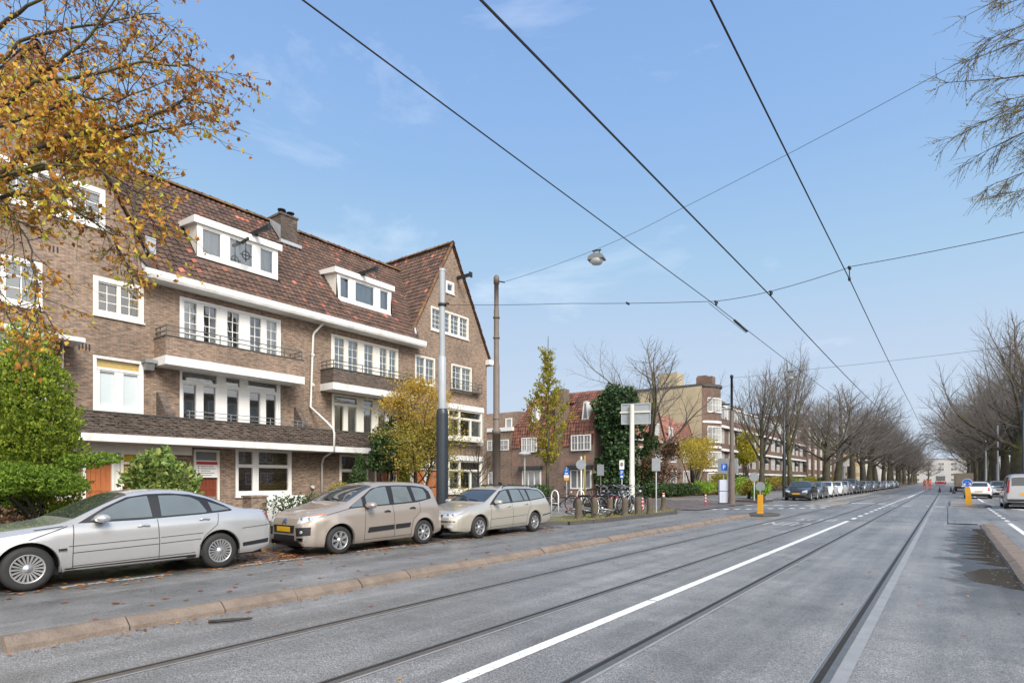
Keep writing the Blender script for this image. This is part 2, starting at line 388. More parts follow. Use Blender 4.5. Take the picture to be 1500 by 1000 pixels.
mb = MB(); mb.box(-24.3, -18.2, -60, 28.9, -.06, .13); mb.box(-26, -18.2, 41.2, 420, -.06, .13); struct(mb, 'garden_soil', M['soil'])
mb = MB(); mb.box(9.25, 40, -60, 420, -.06, .12); struct(mb, 'right_sidewalk', M['clinker'])
# the paved corner with bollards, and its dark kerb
pts = [(-12.25,15.9),(-11.2,16.2),(-10.35,17.0),(-10.12,18.2),(-9.95,22.0),(-9.85,25.4),(-10.3,26.6),(-11.3,27.6),(-12.25,28.2)]
mb = MB(); mb.prism(pts, 2, -.06, .118); struct(mb, 'paved_corner', M['verge'])
mb = MB()
for a, b in zip(pts[:-1], pts[1:]):
    a = Vector((*a, 0)); b = Vector((*b, 0)); d = (b-a).normalized(); n = Vector((d.y, -d.x, 0))
    k = max(1, round((b-a).length)); 
    for i in range(k):
        p = a + (b-a)*(i/k) + d*.006; q = a + (b-a)*((i+1)/k) - d*.006
        mb.add([p-n*.02+Vector((0,0,.128)), q-n*.02+Vector((0,0,.128)), q+n*.12+Vector((0,0,.122)), p+n*.12+Vector((0,0,.122)),
                p+n*.14+Vector((0,0,-.05)), q+n*.14+Vector((0,0,-.05)), p-n*.02+Vector((0,0,-.05)), q-n*.02+Vector((0,0,-.05))],
               [(0,1,2,3),(3,2,5,4),(0,3,4,6),(1,7,5,2),(0,6,7,1)])
struct(mb, 'corner_kerb', M['kerb_dark'])
def kerb_row(name, xa, xb, y0, y1, L, mat, top=.13, bev=.09, wob=.006):   # bevelled kerbstones, bevel towards xb
    mb = MB(); y = y0
    sg = 1 if xb > xa else -1
    while y < y1 - .05:
        e = min(y + L*rnd(.92, 1.08), y1); g = .007; dx = rnd(-wob, wob); dz = rnd(-wob, wob)
        prof = [(xa+dx, -.05), (xb+dx, -.05), (xb+dx-sg*.01, top*.35+dz), (xb+dx-sg*bev, top+dz-.012), (xb+dx-sg*(bev+.03), top+dz), (xa+dx+sg*.012, top+dz), (xa+dx, top+dz-.012)]
        n = len(prof)
        v = [(p[0], y+g, p[1]) for p in prof] + [(p[0], e-g, p[1]) for p in prof]
        f = [tuple(range(n)), tuple(range(2*n-1, n-1, -1))] + [(i, i+n, (i+1)%n+n, (i+1)%n) for i in range(n)]
        mb.add(v, f); y = e
    return struct(mb, name, mat)
kerb_row('left_kerb', -6.84, -6.63, 1.45, 26.0, .98, M['kerb'], top=.115, bev=.09, wob=.010)
kerb_row('sidewalk_kerb', -12.25, -12.1, -40, 16.0, 1.0, M['kerb_grey'], bev=.02)
kerb_row('right_kerb', 1.24, .86, -4, 25.0, .95, M['kerb'], top=.075, bev=.09, wob=.008)
kerb_row('far_left_kerb', -6.95, -6.70, 46, 300, 2.0, M['kerb_grey'], top=.10, bev=.05)
kerb_row('far_side_kerb', -11.15, -10.95, 44.5, 300, 2.0, M['kerb_grey'], top=.12, bev=.05)
kerb_row('right_side_kerb', 9.25, 9.0, -40, 300, 2.0, M['kerb_grey'], bev=.02)
mb = MB(); mb.box(-12.25, -10.0, 41.2, 44.5, -.05, .12); struct(mb, 'tree_bed', M['soil'])
def island(name, pts, mat):
    mb = MB(); n = len(pts); c = Vector((sum(p[0] for p in pts)/n, sum(p[1] for p in pts)/n, 0))
    lo = [Vector((*p, -.05)) for p in pts]; hi = [c + (Vector((*p, 0))-c)*.93 + Vector((0,0,.11)) for p in pts]
    md = [Vector((*p, .07)) for p in pts]
    v = lo + md + hi
    mb.add(v, [(i, (i+1)%n, (i+1)%n+n, i+n) for i in range(n)] + [(i+n, (i+1)%n+n, (i+1)%n+2*n, i+2*n) for i in range(n)] + [tuple(range(2*n, 3*n))])
    return struct(mb, name, mat)
island('beacon_island', [(-6.95,25.6),(-6.1,25.6),(-5.75,26.2),(-5.75,26.9),(-6.2,27.3),(-6.95,27.3)], M['kerb_dark'])
island('lane_island', [(-6.7,38.6),(-5.6,38.8),(-5.1,41.4),(-5.2,44.0),(-6.7,44.6)], M['kerb_grey'])
island('right_island', [(.1,41.8),(1.65,41.8),(2.0,42.8),(1.7,45.0),(.4,51.0),(.1,50.8)], M['kerb_grey'])
# tram tracks: concrete strip, grooved rail
mb = MB(); g = MB(); c = MB(); j = MB()
def zig(y): return 0
for xr, wide in ((-.76, .10), (-2.26, .03), (-3.71, .03), (-5.2, .03)):
    c.poly([(xr-.085,-6,.004),(xr+.055+wide,-6,.004),(xr+.055+wide,400,.004),(xr-.085,400,.004)])
    g.poly([(xr-.052,-6,.008),(xr+.012,-6,.008),(xr+.012,400,.008),(xr-.052,400,.008)])
    mb.box(xr+.001, xr+.052, -6, 400, -.03, .012); mb.box(xr-.068, xr-.048, -6, 400, -.03, .0105)
struct(c, 'rail_bed', M['conc_strip']); struct(g, 'rail_groove', M['rail_side']); struct(mb, 'tram_rails', M['steel'])
# painted markings
mb = MB()
def dash(x, w, y0, y1, z=.004): mb.poly([(x-w/2,y0,z),(x+w/2,y0,z),(x+w/2,y1,z),(x-w/2,y1,z)])
y = -5.02
while y < 20.6: dash(-2.98, .125, y, y+5.97); y += 6.0
y = 26.2
while y < 60: dash(-2.98+.004*(y-26), .15, y, y+1.05); y += 2.1
dash(-2.75, .15, 60, 105)
for y0, y1 in ((8.0, 20.5), (11, 21)): pass
dash(1.75, .13, 12, 27.0)
y = 28.0
while y < 41: dash(1.78, .13, y, y+1.0); y += 2.0
mb.poly([(1.95,42.6,.004),(2.35,42.6,.004),(3.6,39.2,.004),(3.1,39.2,.004)])
dash(2.0, .14, 52, 95)
for x0 in (-2.2, -.55): dash(x0, .9 if x0 > -1 else 1.0, 41.2, 41.65)
mb.poly([(-6.4,44.2,.004),(-3.2,44.2,.004),(-3.2,44.7,.004),(-6.4,44.7,.004)])
# give-way blocks across the mouth of the lane
for i in range(11): dash(-9.7 + i*.42, .24, 30.2+i*.55, 30.9+i*.55)
for i in range(6): dash(-9.8 + i*.8, .5, 37.2+i*.25, 37.7+i*.25)
struct(mb, 'road_markings', M['paint_w'])
# the worn lettering between the left rails: LIJNBUS, read by a driver coming towards the lens
def road_text(txt, x, y, sx, sy):
    cu = bpy.data.curves.new('letters', 'FONT'); cu.body = txt; cu.size = 1; cu.align_x = 'CENTER'; cu.align_y = 'CENTER'; cu.resolution_u = 3; cu.space_character = 1.15; cu.offset = .02
    t = bpy.data.objects.new('letters', cu); COL.objects.link(t)
    me = bpy.data.meshes.new_from_object(t.evaluated_get(bpy.context.evaluated_depsgraph_get())); bpy.data.objects.remove(t)
    me.transform(Matrix.Translation((x, y, .005)) @ Matrix.Rotation(PI, 4, 'Z') @ Matrix.Diagonal((sx, sy, 1, 1)))
    me.materials.clear(); me.materials.append(M['paint_w']); o = bpy.data.objects.new('lane_lettering', me); COL.objects.link(o); o['kind'] = 'structure'
M_keep = M['paint_w']; M['paint_w'] = M['paint_w2']
road_text('LIJN', -4.45, 22.0, .72, 2.2); road_text('BUS', -4.0, 25.0, .72, 2.2); M['paint_w'] = M_keep
mb = MB()
mb.poly([(-10.08,-20,.004),(-9.98,-20,.004),(-9.98,15.6,.004),(-10.08,15.6,.004)])
mb2 = MB()
y = -18
while y < 15: mb2.poly([(-10.14,y,.005),(-10.02,y,.005),(-10.02,y+rnd(1.2,2),.005),(-10.14,y+1.4,.005)]); y += 2.6
for y in (5.85, 10.95): mb2.poly([(-12.0,y,.005),(-10.1,y,.005),(-10.1,y+.11,.005),(-12.0,y+.11,.005)])
struct(mb2, 'bay_markings', M['paint_w2'])
# asphalt repairs and joints on the right
sheet('asphalt_repair', .02, .86, 25.3, 41.7, .030, M['asphalt_lane'])
mb = MB(); mb.poly([(.0,25.2,.004),(.03,25.2,.004),(.03,41.7,.004),(.0,41.7,.004)])
for y in (25.5, 41.0): mb.poly([(-5.1,y,.0035),(-.9,y,.0035),(-.9,y+.06,.0035),(-5.1,y+.06,.0035)])
struct(mb, 'asphalt_joints', M['rail_side'])
# standing water along the right kerb
def blob(name, pts, mat, z=.004, jx=.05, jy=.12):
    mb = MB(); n = len(pts); q = []
    for i in range(n):
        a, b = Vector(pts[i]), Vector(pts[(i+1)%n])
        for k in range(4):
            p = a.lerp(b, k/4)
            if p.x < .82: p += Vector((rnd(-jx,jx), rnd(-jy,jy)))
            q.append((p.x, p.y, z))
    mb.poly(q); return struct(mb, name, mat)
m, nt, bs = newmat('standing_water'); bs.inputs['Base Color'].default_value = (.045,.040,.034,1); bs.inputs['Roughness'].default_value = .07; bs.inputs['IOR'].default_value = 1.4
f = noise(nt, 5, 2); bump(nt, bs, f, .006, .01); M['water'] = m
random.seed(6)
blob('puddle', [(.85,10.6),(.6,10.9),(.32,11.15),(.2,11.8),(.3,12.4),(.55,12.9),(.85,13.1)], M['water'], .004, .03, .06)
fing = [(.85,13.3)]; yy = 13.4
while yy < 23: e = rnd(.15,.55); L = rnd(.45,.9); fing += [(.66+rnd(-.04,.06), yy), (e+.12, yy+L*.35), (e, yy+L*.5), (e+.16, yy+L*.62)]; yy += L
blob('puddle', fing + [(.7,23.2),(.85,23.3)], M['water'], .004, .02, .0)
mb = MB()
for _ in range(70):
    x, yy, a, r = .84-abs(random.gauss(0,.16)), rnd(10.8,23), rnd(0,6), rnd(.012,.03); mb.add([(x+r*math.cos(a+q*2.1),yy+r*math.sin(a+q*2.1),.0075) for q in range(3)], [(0,1,2)])
struct(mb, 'floating_leaves', M['paint_w2'], 'stuff')
m, nt, bs = newmat('damp_asphalt'); g = noise(nt, 130, 3, .7); sock(nt, ramp(nt, g, [(.3,(.025,.025,.025)),(.7,(.10,.10,.10))]), bs.inputs['Base Color'])
bs.inputs['Roughness'].default_value = .36; bump(nt, bs, g, .6, .010)
sp = N(nt, 'ShaderNodeSeparateXYZ'); sock(nt, nt.nodes['TC'].outputs['Object'], sp.inputs[0])     # fades out away from the kerb
fx = math_(nt, 'ADD', math_(nt, 'MULTIPLY', sp.outputs[0], .9), math_(nt, 'MULTIPLY', noise(nt, 1.1, 6, .65), 1.5))
fy = math_(nt, 'MULTIPLY', math_(nt, 'SUBTRACT', 1.0, math_(nt, 'MULTIPLY', math_(nt, 'ABSOLUTE', math_(nt, 'SUBTRACT', sp.outputs[1], 16.7)), .112)), 1.6, True)
al = math_(nt, 'MULTIPLY', ramp(nt, fx, [(.72, (0,0,0)), (1.0, (.85,)*3)]), fy)
tr_ = N(nt, 'ShaderNodeBsdfTransparent'); mx_ = N(nt, 'ShaderNodeMixShader'); sock(nt, al, mx_.inputs[0]); sock(nt, tr_.outputs[0], mx_.inputs[1]); sock(nt, bs.outputs[0], mx_.inputs[2]); sock(nt, mx_.outputs[0], nt.nodes['Material Output'].inputs['Surface'])
M['damp'] = m
sheet('damp_patch', -.5, .86, 7.5, 26, .0025, M['damp'])
# fallen leaves
def litter(n, fn, name, s=(.035,.07)):
    mb = MB()
    for _ in range(n):
        x, y, z = fn(); r = rnd(*s); a = rnd(0, 2*PI); ca, sa = math.cos(a)*r, math.sin(a)*r; k = rnd(.5,.8)
        mb.add([(x+ca,y+sa,z+rnd(.002,.02)),(x-sa*k,y+ca*k,z+.004),(x-ca,y-sa,z+rnd(.002,.02)),(x+sa*k,y-ca*k,z+.006)], [(0,1,2,3)])
    return struct(mb, name, M['litter'], 'stuff')
def lf1():
    y = rnd(-1, 16); return (-12.08 + abs(random.gauss(0, .55)), y, .006) if random.random() < .5 else (-10.1 + random.gauss(0,.25), y, .006)
litter(260, lambda: (rnd(-12.0,-10.3), rnd(5.2,7.2), .006), 'fallen_leaves')
litter(300, lambda: (-6.57+abs(random.gauss(0,.09)), rnd(1.4,26), .006), 'fallen_leaves', (.012,.035))
litter(250, lambda: (-6.92-abs(random.gauss(0,.10)), rnd(1.4,26), .006), 'fallen_leaves', (.012,.04))
litter(40, lambda: (.82-abs(random.gauss(0,.12)), rnd(4,10), .008), 'fallen_leaves', (.012,.035))
litter(900, lf1, 'fallen_leaves')
litter(90, lambda: (rnd(-9.9,-7.0), rnd(0,16), .006), 'fallen_leaves')
litter(700, lambda: (rnd(-18.6,-17.6)+random.gauss(0,.3), rnd(41.3,60), .15), 'fallen_leaves', (.05,.09))
litter(500, lambda: (rnd(-18.2,-12.4), rnd(2,28), .127), 'fallen_leaves')
litter(60, lambda: (rnd(-6.5,.7), rnd(2,30), .006), 'fallen_leaves', (.015,.035))
mb = MB(); mb.tube([(-6.25,3.02,.03),(-6.12,3.2,.035),(-6.03,3.38,.03)], [.018,.02,.012], 5)
single(mb, 'broken_branch', M['bark_dark'], 'broken brown stick lying on the asphalt beside the pink kerb', 'branch', (-6.1,3.2,0))
# ---------------------------------------------------------------- the brick terrace on the left
XW = -24.0
class Wall:                               # a wall plane: u runs along it, z up, n out of it
    def __init__(s, kind, pos, sg=1): s.k = kind; s.p = pos; s.g = sg
    def P(s, u, z, n=0.0):
        return (s.p + s.g*n, u, z) if s.k == 'x' else (u, s.p - n, z)
    def box(s, mb, u0, u1, z0, z1, n0, n1, mi=0):
        if s.k == 'x': mb.box(s.p+s.g*n0, s.p+s.g*n1, u0, u1, z0, z1, mi)
        else: mb.box(u0, u1, s.p-n1, s.p-n0, z0, z1, mi)
def wall_face(mb, W, outline, holes, reveal=.14, mi=0):
    loops = [outline] + [[(u0,z0),(u1,z0),(u1,z1),(u0,z1)] for u0,u1,z0,z1 in holes]
    tris = tessellate_polygon([[Vector((p[0], p[1], 0)) for p in l] for l in loops])
    flat = [p for l in loops for p in l]
    mb.add([W.P(*p) for p in flat], [t for t in tris], mi)
    for u0,u1,z0,z1 in holes:
        c = [(u0,z0),(u1,z0),(u1,z1),(u0,z1)]
        for i in range(4):
            a, b = c[i], c[(i+1)%4]
            mb.poly([W.P(*a), W.P(*b), W.P(*b, -reveal), W.P(*a, -reveal)], mi)
def window(par, W, u0, u1, z0, z1, lights=None, cols=2, transom=0, grid=(2,3), fw=.09, mat='white', curtain=None, sill=True, tr_mat=None, proud=.02, deep=1.4, posts=None, bars=.028, name='window', label=None, pm='pane'):
    """lights: list of (u0,u1) openings across, else cols equal ones; transom: height of the band of upper lights"""
    f = MB(); g = MB(); st = MB(); rec = -.10
    W.box(f, u0, u1, z0, z0+fw, rec-.05, proud); W.box(f, u0, u1, z1-fw, z1, rec-.05, proud)
    W.box(f, u0, u0+fw, z0+fw, z1-fw, rec-.05, proud); W.box(f, u1-fw, u1, z0+fw, z1-fw, rec-.05, proud)
    if lights is None:
        w = (u1-u0-2*fw); s_ = .12; cw = (w - s_*(cols-1))/cols
        lights = [(u0+fw+i*(cw+s_), u0+fw+i*(cw+s_)+cw) for i in range(cols)]
    zt = z1 - transom if transom else z1 - fw
    prev = u0 + fw
    for i, (a, b) in enumerate(lights):                   # wood between the lights
        if a > prev + .005: W.box(f, prev, a, z0+fw, zt, rec-.045, -.015)
        prev = b
    if u1-fw > prev + .005: W.box(f, prev, u1-fw, z0+fw, zt, rec-.045, -.015)
    if transom:
        W.box(f, u0+fw, u1-fw, zt-.0, zt+.09, rec-.045, 0.005)
        tl = posts or [(u0+fw+.03, u1-fw-.03)]
        prev = u0 + fw
        for a, b in tl:
            if a > prev + .005: W.box(f, prev, a, zt+.09, z1-fw, rec-.045, -.012)
            prev = b
            q = [W.P(a, zt+.09, rec), W.P(b, zt+.09, rec), W.P(b, z1-fw, rec), W.P(a, z1-fw, rec)]
            (st if tr_mat else g).poly(q)
        if u1-fw > prev + .005: W.box(f, prev, u1-fw, zt+.09, z1-fw, rec-.045, -.012)
    for a, b in lights:                                   # sash rails, panes and glazing bars
        lo = z0+fw+ (.05 if z1-z0 < 1.7 else .14)
        W.box(f, a, b, z0+fw, lo, rec-.04, -.03); W.box(f, a, b, zt-.05, zt, rec-.04, -.03)
        tilt = rnd(-.006, .006)
        g.poly([W.P(a, lo, rec+tilt), W.P(b, lo, rec-tilt), W.P(b, zt-.05, rec-tilt), W.P(a, zt-.05, rec+tilt)])
        for k in range(1, grid[0]): uu = a + (b-a)*k/grid[0]; W.box(f, uu-bars/2, uu+bars/2, lo, zt-.05, rec-.012, rec+.014)
        for k in range(1, grid[1]): zz = lo + (zt-.05-lo)*k/grid[1]; W.box(f, a, b, zz-bars/2, zz+bars/2, rec-.012, rec+.012)
    if sill: W.box(f, u0-.03, u1+.03, z0-.05, z0, -.10, .07)
    fo = f.build(name, M[mat], par)
    if label: fo['label'] = label
    g.build('pane', M[pm], fo)
    if st.v: st.build('stained_pane', M[tr_mat], fo)
    r = MB()                                              # the room behind
    a, b, c, d = u0-.35, u1+.35, z0-.3, z1+.25
    n0, n1 = -.16, -.16-deep
    for q in ([(a,c,n1),(b,c,n1),(b,d,n1),(a,d,n1)], [(a,c,n0),(b,c,n0),(b,c,n1),(a,c,n1)], [(a,d,n0),(b,d,n0),(b,d,n1),(a,d,n1)],
              [(a,c,n0),(a,d,n0),(a,d,n1),(a,c,n1)], [(b,c,n0),(b,d,n0),(b,d,n1),(b,c,n1)]):
        r.poly([W.P(*p) for p in q])
    r.build('room', M['room'], fo)
    if curtain:
        for a, b, kind in curtain:                         # (from, to, 'fold' or 'flat')
            cm = MB(); n = max(2, int((b-a)/.05)) if kind == 'fold' else 1; vs = []
            for i in range(n+1):
                uu = a + (b-a)*i/n; nn = rec - .07 - (.035*math.sin(i*1.9+a*7)+rnd(-.01,.01) if kind == 'fold' else 0)
                vs += [W.P(uu, z0+fw, nn), W.P(uu, (zt if transom else z1-fw), nn)]
            cm.add(vs, [(2*i, 2*i+2, 2*i+3, 2*i+1) for i in range(n)], 0, True)
            cm.build('curtain', M['curtain' if kind == 'fold' else 'blind'], fo)
    return fo
def door(par, W, u0, u1, z1, mat='door_wood', z0=.14, frame=.09, tr=0, tr_mat='pane_far', glazed=False, slots=False, label=None):
    f = MB(); zt = z1 + tr
    W.box(f, u0-frame, u0, z0, zt+frame, -.14, .03); W.box(f, u1, u1+frame, z0, zt+frame, -.14, .03); W.box(f, u0, u1, zt, zt+frame, -.14, .03)
    if tr: W.box(f, u0, u1, z1, z1+.08, -.14, .02)
    fo = f.build('door', M['cream_paint'], par)
    if label: fo['label'] = label
    l = MB(); n = max(3, int((u1-u0)/.13)); w = (u1-u0)/n
    for i in range(n): W.box(l, u0+i*w+.004, u0+(i+1)*w-.004, z0, z1, -.12, -.05 + .006*(i % 2))
    W.box(l, u0+.06, u1-.06, z0+.15, z0+.3, -.06, -.035); W.box(l, u0+.06, u1-.06, z0+1.0, z0+1.1, -.06, -.035)
    l.build('leaf', M[mat], fo)
    if slots:
        for k in range(6): s = MB(); W.box(s, (u0+u1)/2-.06, (u0+u1)/2+.06, .75+k*.2, .87+k*.2, -.06, -.038); s.build('glass_slot', M['pane_far'], fo)
    if tr:
        t = MB(); W.box(t, u0, u1, z1+.08, zt, -.1, -.08); t.build('fanlight', M[tr_mat], fo)
    h = MB(); W.box(h, u0+.07, u0+.10, z0+.95, z0+1.1, -.06, .0); h.tube([W.P(u0+.085, z0+1.05, 0), W.P(u0+.085, z0+1.05, .05), W.P(u0+.19, z0+1.05, .05)], .011, 6)
    h.build('handle', M['metal_grey'], fo)
    return fo
def tiles(mb, origin, U, V, urange, nrows, tw=.25, course=.315, inside=None, lift=.045):
    """clay pantiles laid course by course; urange(v) gives the run of a course"""
    U = Vector(U).normalized(); V = Vector(V).normalized(); Nn = U.cross(V).normalized()
    if Nn.z < 0: Nn = -Nn
    o = Vector(origin)
    for r in range(nrows):
        v0 = r*course; v1 = v0 + course*1.18
        a, b = urange(v0 + course/2); k0 = math.floor(a/tw); k1 = math.ceil(b/tw)
        for i in range(k0, k1):
            ua, ub = max(a, i*tw), min(b, (i+1)*tw)
            if ub - ua < .02: continue
            if inside and not inside((ua+ub)/2, v0+course/2): continue
            jz = rnd(-.006, .006); prof = [(0, .0), (.22, -.018), (.5, .012), (.78, .040), (1, .006)]
            vs = []
            for t, hgt in prof:
                uu = ua + (ub-ua)*t
                vs.append(o + U*uu + V*(v0-.01) + Nn*(lift + hgt + jz)); vs.append(o + U*uu + V*v1 + Nn*(hgt*.8 + jz))
                vs.append(o + U*uu + V*(v0-.01) + Nn*(hgt - .012 + jz))
            n = len(prof)
            fs = [(3*q, 3*q+3, 3*q+4, 3*q+1) for q in range(n-1)] + [(3*q+2, 3*q+5, 3*q+3, 3*q) for q in range(n-1)]
            mb.add(vs, fs, 0, False)
def ridge(mb, a, b, r=.13, L=.36):
    a = Vector(a); b = Vector(b); d = (b-a); n = max(1, int(d.length/L)); d = d/n; dn = d.normalized(); up = Vector((0,0,1)); x = dn.cross(up).normalized(); y = x.cross(dn)
    for i in range(n):
        p, q = a + d*i, a + d*(i+1.08); vs = []
        s_ = rnd(.93, 1.06); dz = rnd(-.012, .012)
        for j in range(6):
            t = PI*j/5
            for e, k in ((p, 1.12), (q, .95)): vs.append(e + x*(math.cos(t)*r*k*s_) + y*(math.sin(t)*r*k*s_ + dz - .02))
        mb.add(vs, [(2*j, 2*j+1, 2*j+3, 2*j+2) for j in range(5)], 0, True)

FRONT = Wall('x', XW)
SLOPE = 1.2; EX, EZ = -23.4, 9.25                      # eaves edge of the long roof
def rx(z): return EX - (z-EZ)/SLOPE
RZ = 14.78; RX = rx(RZ)
GS = 1.757                                             # gable slope

# ---- left gable house
hA = thing('brick_house', 'brown brick gabled house at the left edge, half hidden by the autumn branches', 'house', (XW, 4, 0), world=True, group='houses of the brown brick terrace')
holesA = [(4.02,7.98,10.40,11.80), (7.61,9.22,7.34,8.71), (4.2,6.18,7.15,8.68), (7.61,9.21,3.95,5.91)]
mb = MB(); wall_face(mb, FRONT, [(-6,.1),(9.45,.1),(9.45,9.7),(6.0,15.76),(2.55,9.7),(2.55,9.2),(-6,9.2)], holesA)
mb.poly([(XW,9.45,9.2),(XW,9.45,9.7),(XW-.7,9.45,10.0),(XW-.7,9.45,9.2)])
mb.build('wall', M['brick'], hA)
mb = MB()
tiles(mb, (XW+.1, 2.3, 9.55), (-1,0,0), (0,1,GS), lambda v: (0, 9), 23)
tiles(mb, (XW+.1, 9.62, 9.5), (-1,0,0), (0,-1,GS), lambda v: (max(0.0, 0), 9), 23)
tiles(mb, (EX, -6, EZ), (0,1,0), (-1,0,SLOPE), lambda v: (0, 8.5), 22)
for y, sg in ((9.47, -1), (2.53, 1)):
    mb.add([(XW+.06,y,9.66),(XW+.06,6.0,15.80),(XW-9,6.0,15.80),(XW-9,y,9.66)], [(0,1,2,3)])
rf = mb.build('roof', M['tile'], hA)
mb = MB(); ridge(mb, (XW+.12,6.0,15.84), (XW-9,6.0,15.84)); ridge(mb, (XW+.05,9.52,9.75), (XW+.05,6.03,15.84), .09); ridge(mb, (XW+.05,2.48,9.75), (XW+.05,5.97,15.84), .09)
mb.build('ridge_tiles', M['ridge'], rf)
window(hA, FRONT, 4.02, 7.98, 10.40, 11.80, cols=4, grid=(2,3), fw=.16, curtain=[(4.1,7.9,'flat')])
window(hA, FRONT, 7.61, 9.22, 7.34, 8.71, cols=2, grid=(2,3), fw=.16, mat='cream_paint')
window(hA, FRONT, 4.2, 6.18, 7.15, 8.68, cols=2, grid=(2,3), fw=.13, curtain=[(4.3,6.1,'flat')])
window(hA, FRONT, 7.61, 9.21, 3.95, 5.91, lights=[(7.82,8.28),(8.56,9.03)], transom=.48, grid=(1,1), tr_mat='stained', pm='frosted', sill=False, label='tall white window with frosted lower panes and a stained glass light on top')
for y0 in (6.35, 8.35):                                 # little vent slots above the windows
    for k in range(3): mb = MB(); mb.box(XW-.02, XW+.004, y0+k*.11, y0+k*.11+.05, 9.15 if y0 < 7 else 8.95, 9.36 if y0 < 7 else 9.13); mb.build('vent', M['metal_dark'], hA)
for k in range(4): mb = MB(); mb.box(XW-.02, XW+.004, 7.18+k*.1, 7.23+k*.1, 6.02, 6.26); mb.build('vent', M['metal_dark'], hA)
mb = MB(); mb.box(XW-.1, XW+1.3, 1.5, 6.25, 5.98, 6.22); mb.box(XW-.1, XW+1.2, 6.25, 7.02, 6.06, 6.2); mb.build('bay_roof', M['white_slab'], hA)
BAY = Wall('x', XW+1.1)
window(hA, BAY, 1.6, 6.15, 3.9, 5.98, cols=4, grid=(2,3), sill=True, deep=.9, name='bay_window')
mb = MB(); mb.box(XW, XW+1.1, 1.55, 6.2, 2.85, 3.9); mb.box(XW, XW+1.08, 6.12, 6.2, 3.9, 5.98); mb.build('bay', M['brick'], hA)
mb = MB(); mb.box(XW+.02, XW+.13, 7.0, 10.9, 2.5, 2.83); mb.build('porch_beam', M['cream_paint'], hA)
door(hA, Wall('x', XW+.15), 7.35, 8.12, 2.1, 'door_orange', tr=.33); door(hA, Wall('x', XW+.15), 8.5, 9.25, 2.1, 'door_orange', tr=.36, tr_mat='stained_y', label='orange wooden door under a yellow stained glass light')
mb = MB(); mb.box(XW, XW+.05, 8.2, 8.42, .14, 2.4); mb.build('door_post', M['white'], hA)
mb = MB(); mb.box(XW, XW+.02, 5.0, 7.1, .9, 1.0); mb.box(XW, XW+.05, 4.2, 6.6, .95, 1.05); mb.build('ground_sill', M['white'], hA)
window(hA, Wall('x', XW+.02), 4.2, 6.6, 1.05, 2.5, cols=2, grid=(1,1), deep=.02, sill=False)

# ---- long middle house under the pantile roof
hB = thing('brick_house', 'long brown brick house with white balconies and two white dormers in its tiled roof', 'house', (XW, 16, 0), world=True, group='houses of the brown brick terrace')
holesB = [(10.49,14.79,6.30,8.69), (10.49,14.77,3.55,5.87), (12.72,15.33,.83,2.83), (17.47,21.78,6.30,8.63), (17.51,21.7,3.75,5.73), (17.95,19.72,.85,2.78), (10.99,12.06,.14,2.82), (20.12,25.1,.14,2.62)]
mb = MB(); wall_face(mb, FRONT, [(9.45,.1),(23.0,.1),(23.0,9.15),(9.45,9.15)], holesB[:-1] + [(20.12,22.98,.14,2.62)])
mb.box(XW-.2, XW-.13, 9.5, 22.95, .1, 2.9)
mb.build('wall', M['brick'], hB)
mb = MB()
D1 = (11.41, 15.0, 10.66, 12.25); D2 = (18.22, 21.8, 10.57, 12.16); DX = -24.6
def inB(u, v):
    y = 9.3 + u; z = EZ + v*SLOPE/math.hypot(1, SLOPE)
    for a, b, c, d in (D1, D2):
        if a < y < b and c-.1 < z < d-.05: return False
    return True
def urB(v):
    z = EZ + v*SLOPE/math.hypot(1, SLOPE)
    return (.2 if z < 10.3 else .02 - (z-10.3)/GS, 22.75 + (z-9.6)/GS + .08 - 9.3)
tiles(mb, (EX, 9.3, EZ), (0,1,0), (-1,0,SLOPE), urB, 23, inside=inB)
vs = [(EX-.05,9.3,EZ-.03),(EX-.05,22.9,EZ-.03),(RX,26.0,RZ-.05),(RX,6.6,RZ-.05)]; mb.add(vs, [(0,1,2,3)])
mb.add([(RX,6,RZ-.02),(RX,26,RZ-.02),(RX-5,26,9),(RX-5,6,9)], [(0,1,2,3)])
rfB = mb.build('roof', M['tile'], hB)
mb = MB(); ridge(mb, (RX,7.0,RZ+.06), (RX,25.6,RZ+.06), .15); mb.build('ridge_tiles', M['ridge'], rfB)
mb = MB(); mb.prism([(XW-.02,8.93),(-23.32,8.93),(-23.28,9.02),(-23.26,9.24),(-23.4,9.24),(-23.45,9.12),(XW-.02,9.12)], 1, 9.0, 23.25); mb.build('gutter', M['white_slab'], hB)
mb = MB(); mb.add([(XW+.3,9.05,9.25),(XW+.3,9.5,9.25),(XW-.25,9.42,9.95),(XW-.25,9.2,9.95),(XW+.3,9.05,9.30),(XW+.3,9.5,9.30),(XW-.22,9.42,10.0),(XW-.22,9.2,10.0)], [(4,5,6,7),(0,4,7,3),(1,2,6,5)])
mb.build('flashing', M['lead'], rfB)
mb = MB(); mb.box(XW+.0, XW+.06, 9.25, 9.62, 10.02, 10.62); mb.box(XW-.3, XW+.02, 9.55, 9.62, 10.45, 10.62)
mb.build('flashing', M['lead'], rfB); mb = MB(); mb.add([(XW+.12,22.55,9.75),(XW+.12,23.0,9.3),(XW-.35,23.1,10.05),(XW-.5,22.7,10.3)], [(0,1,2,3)])
mb.build('flashing', M['lead'], rfB); mb = MB(); v0 = Vector((rx(9.5), 22.74, 9.6)); v1 = Vector((RX, 25.75, RZ+.05)); mb.tube([v0, v1], .07, 5)
mb.build('flashing', M['lead'], rfB)
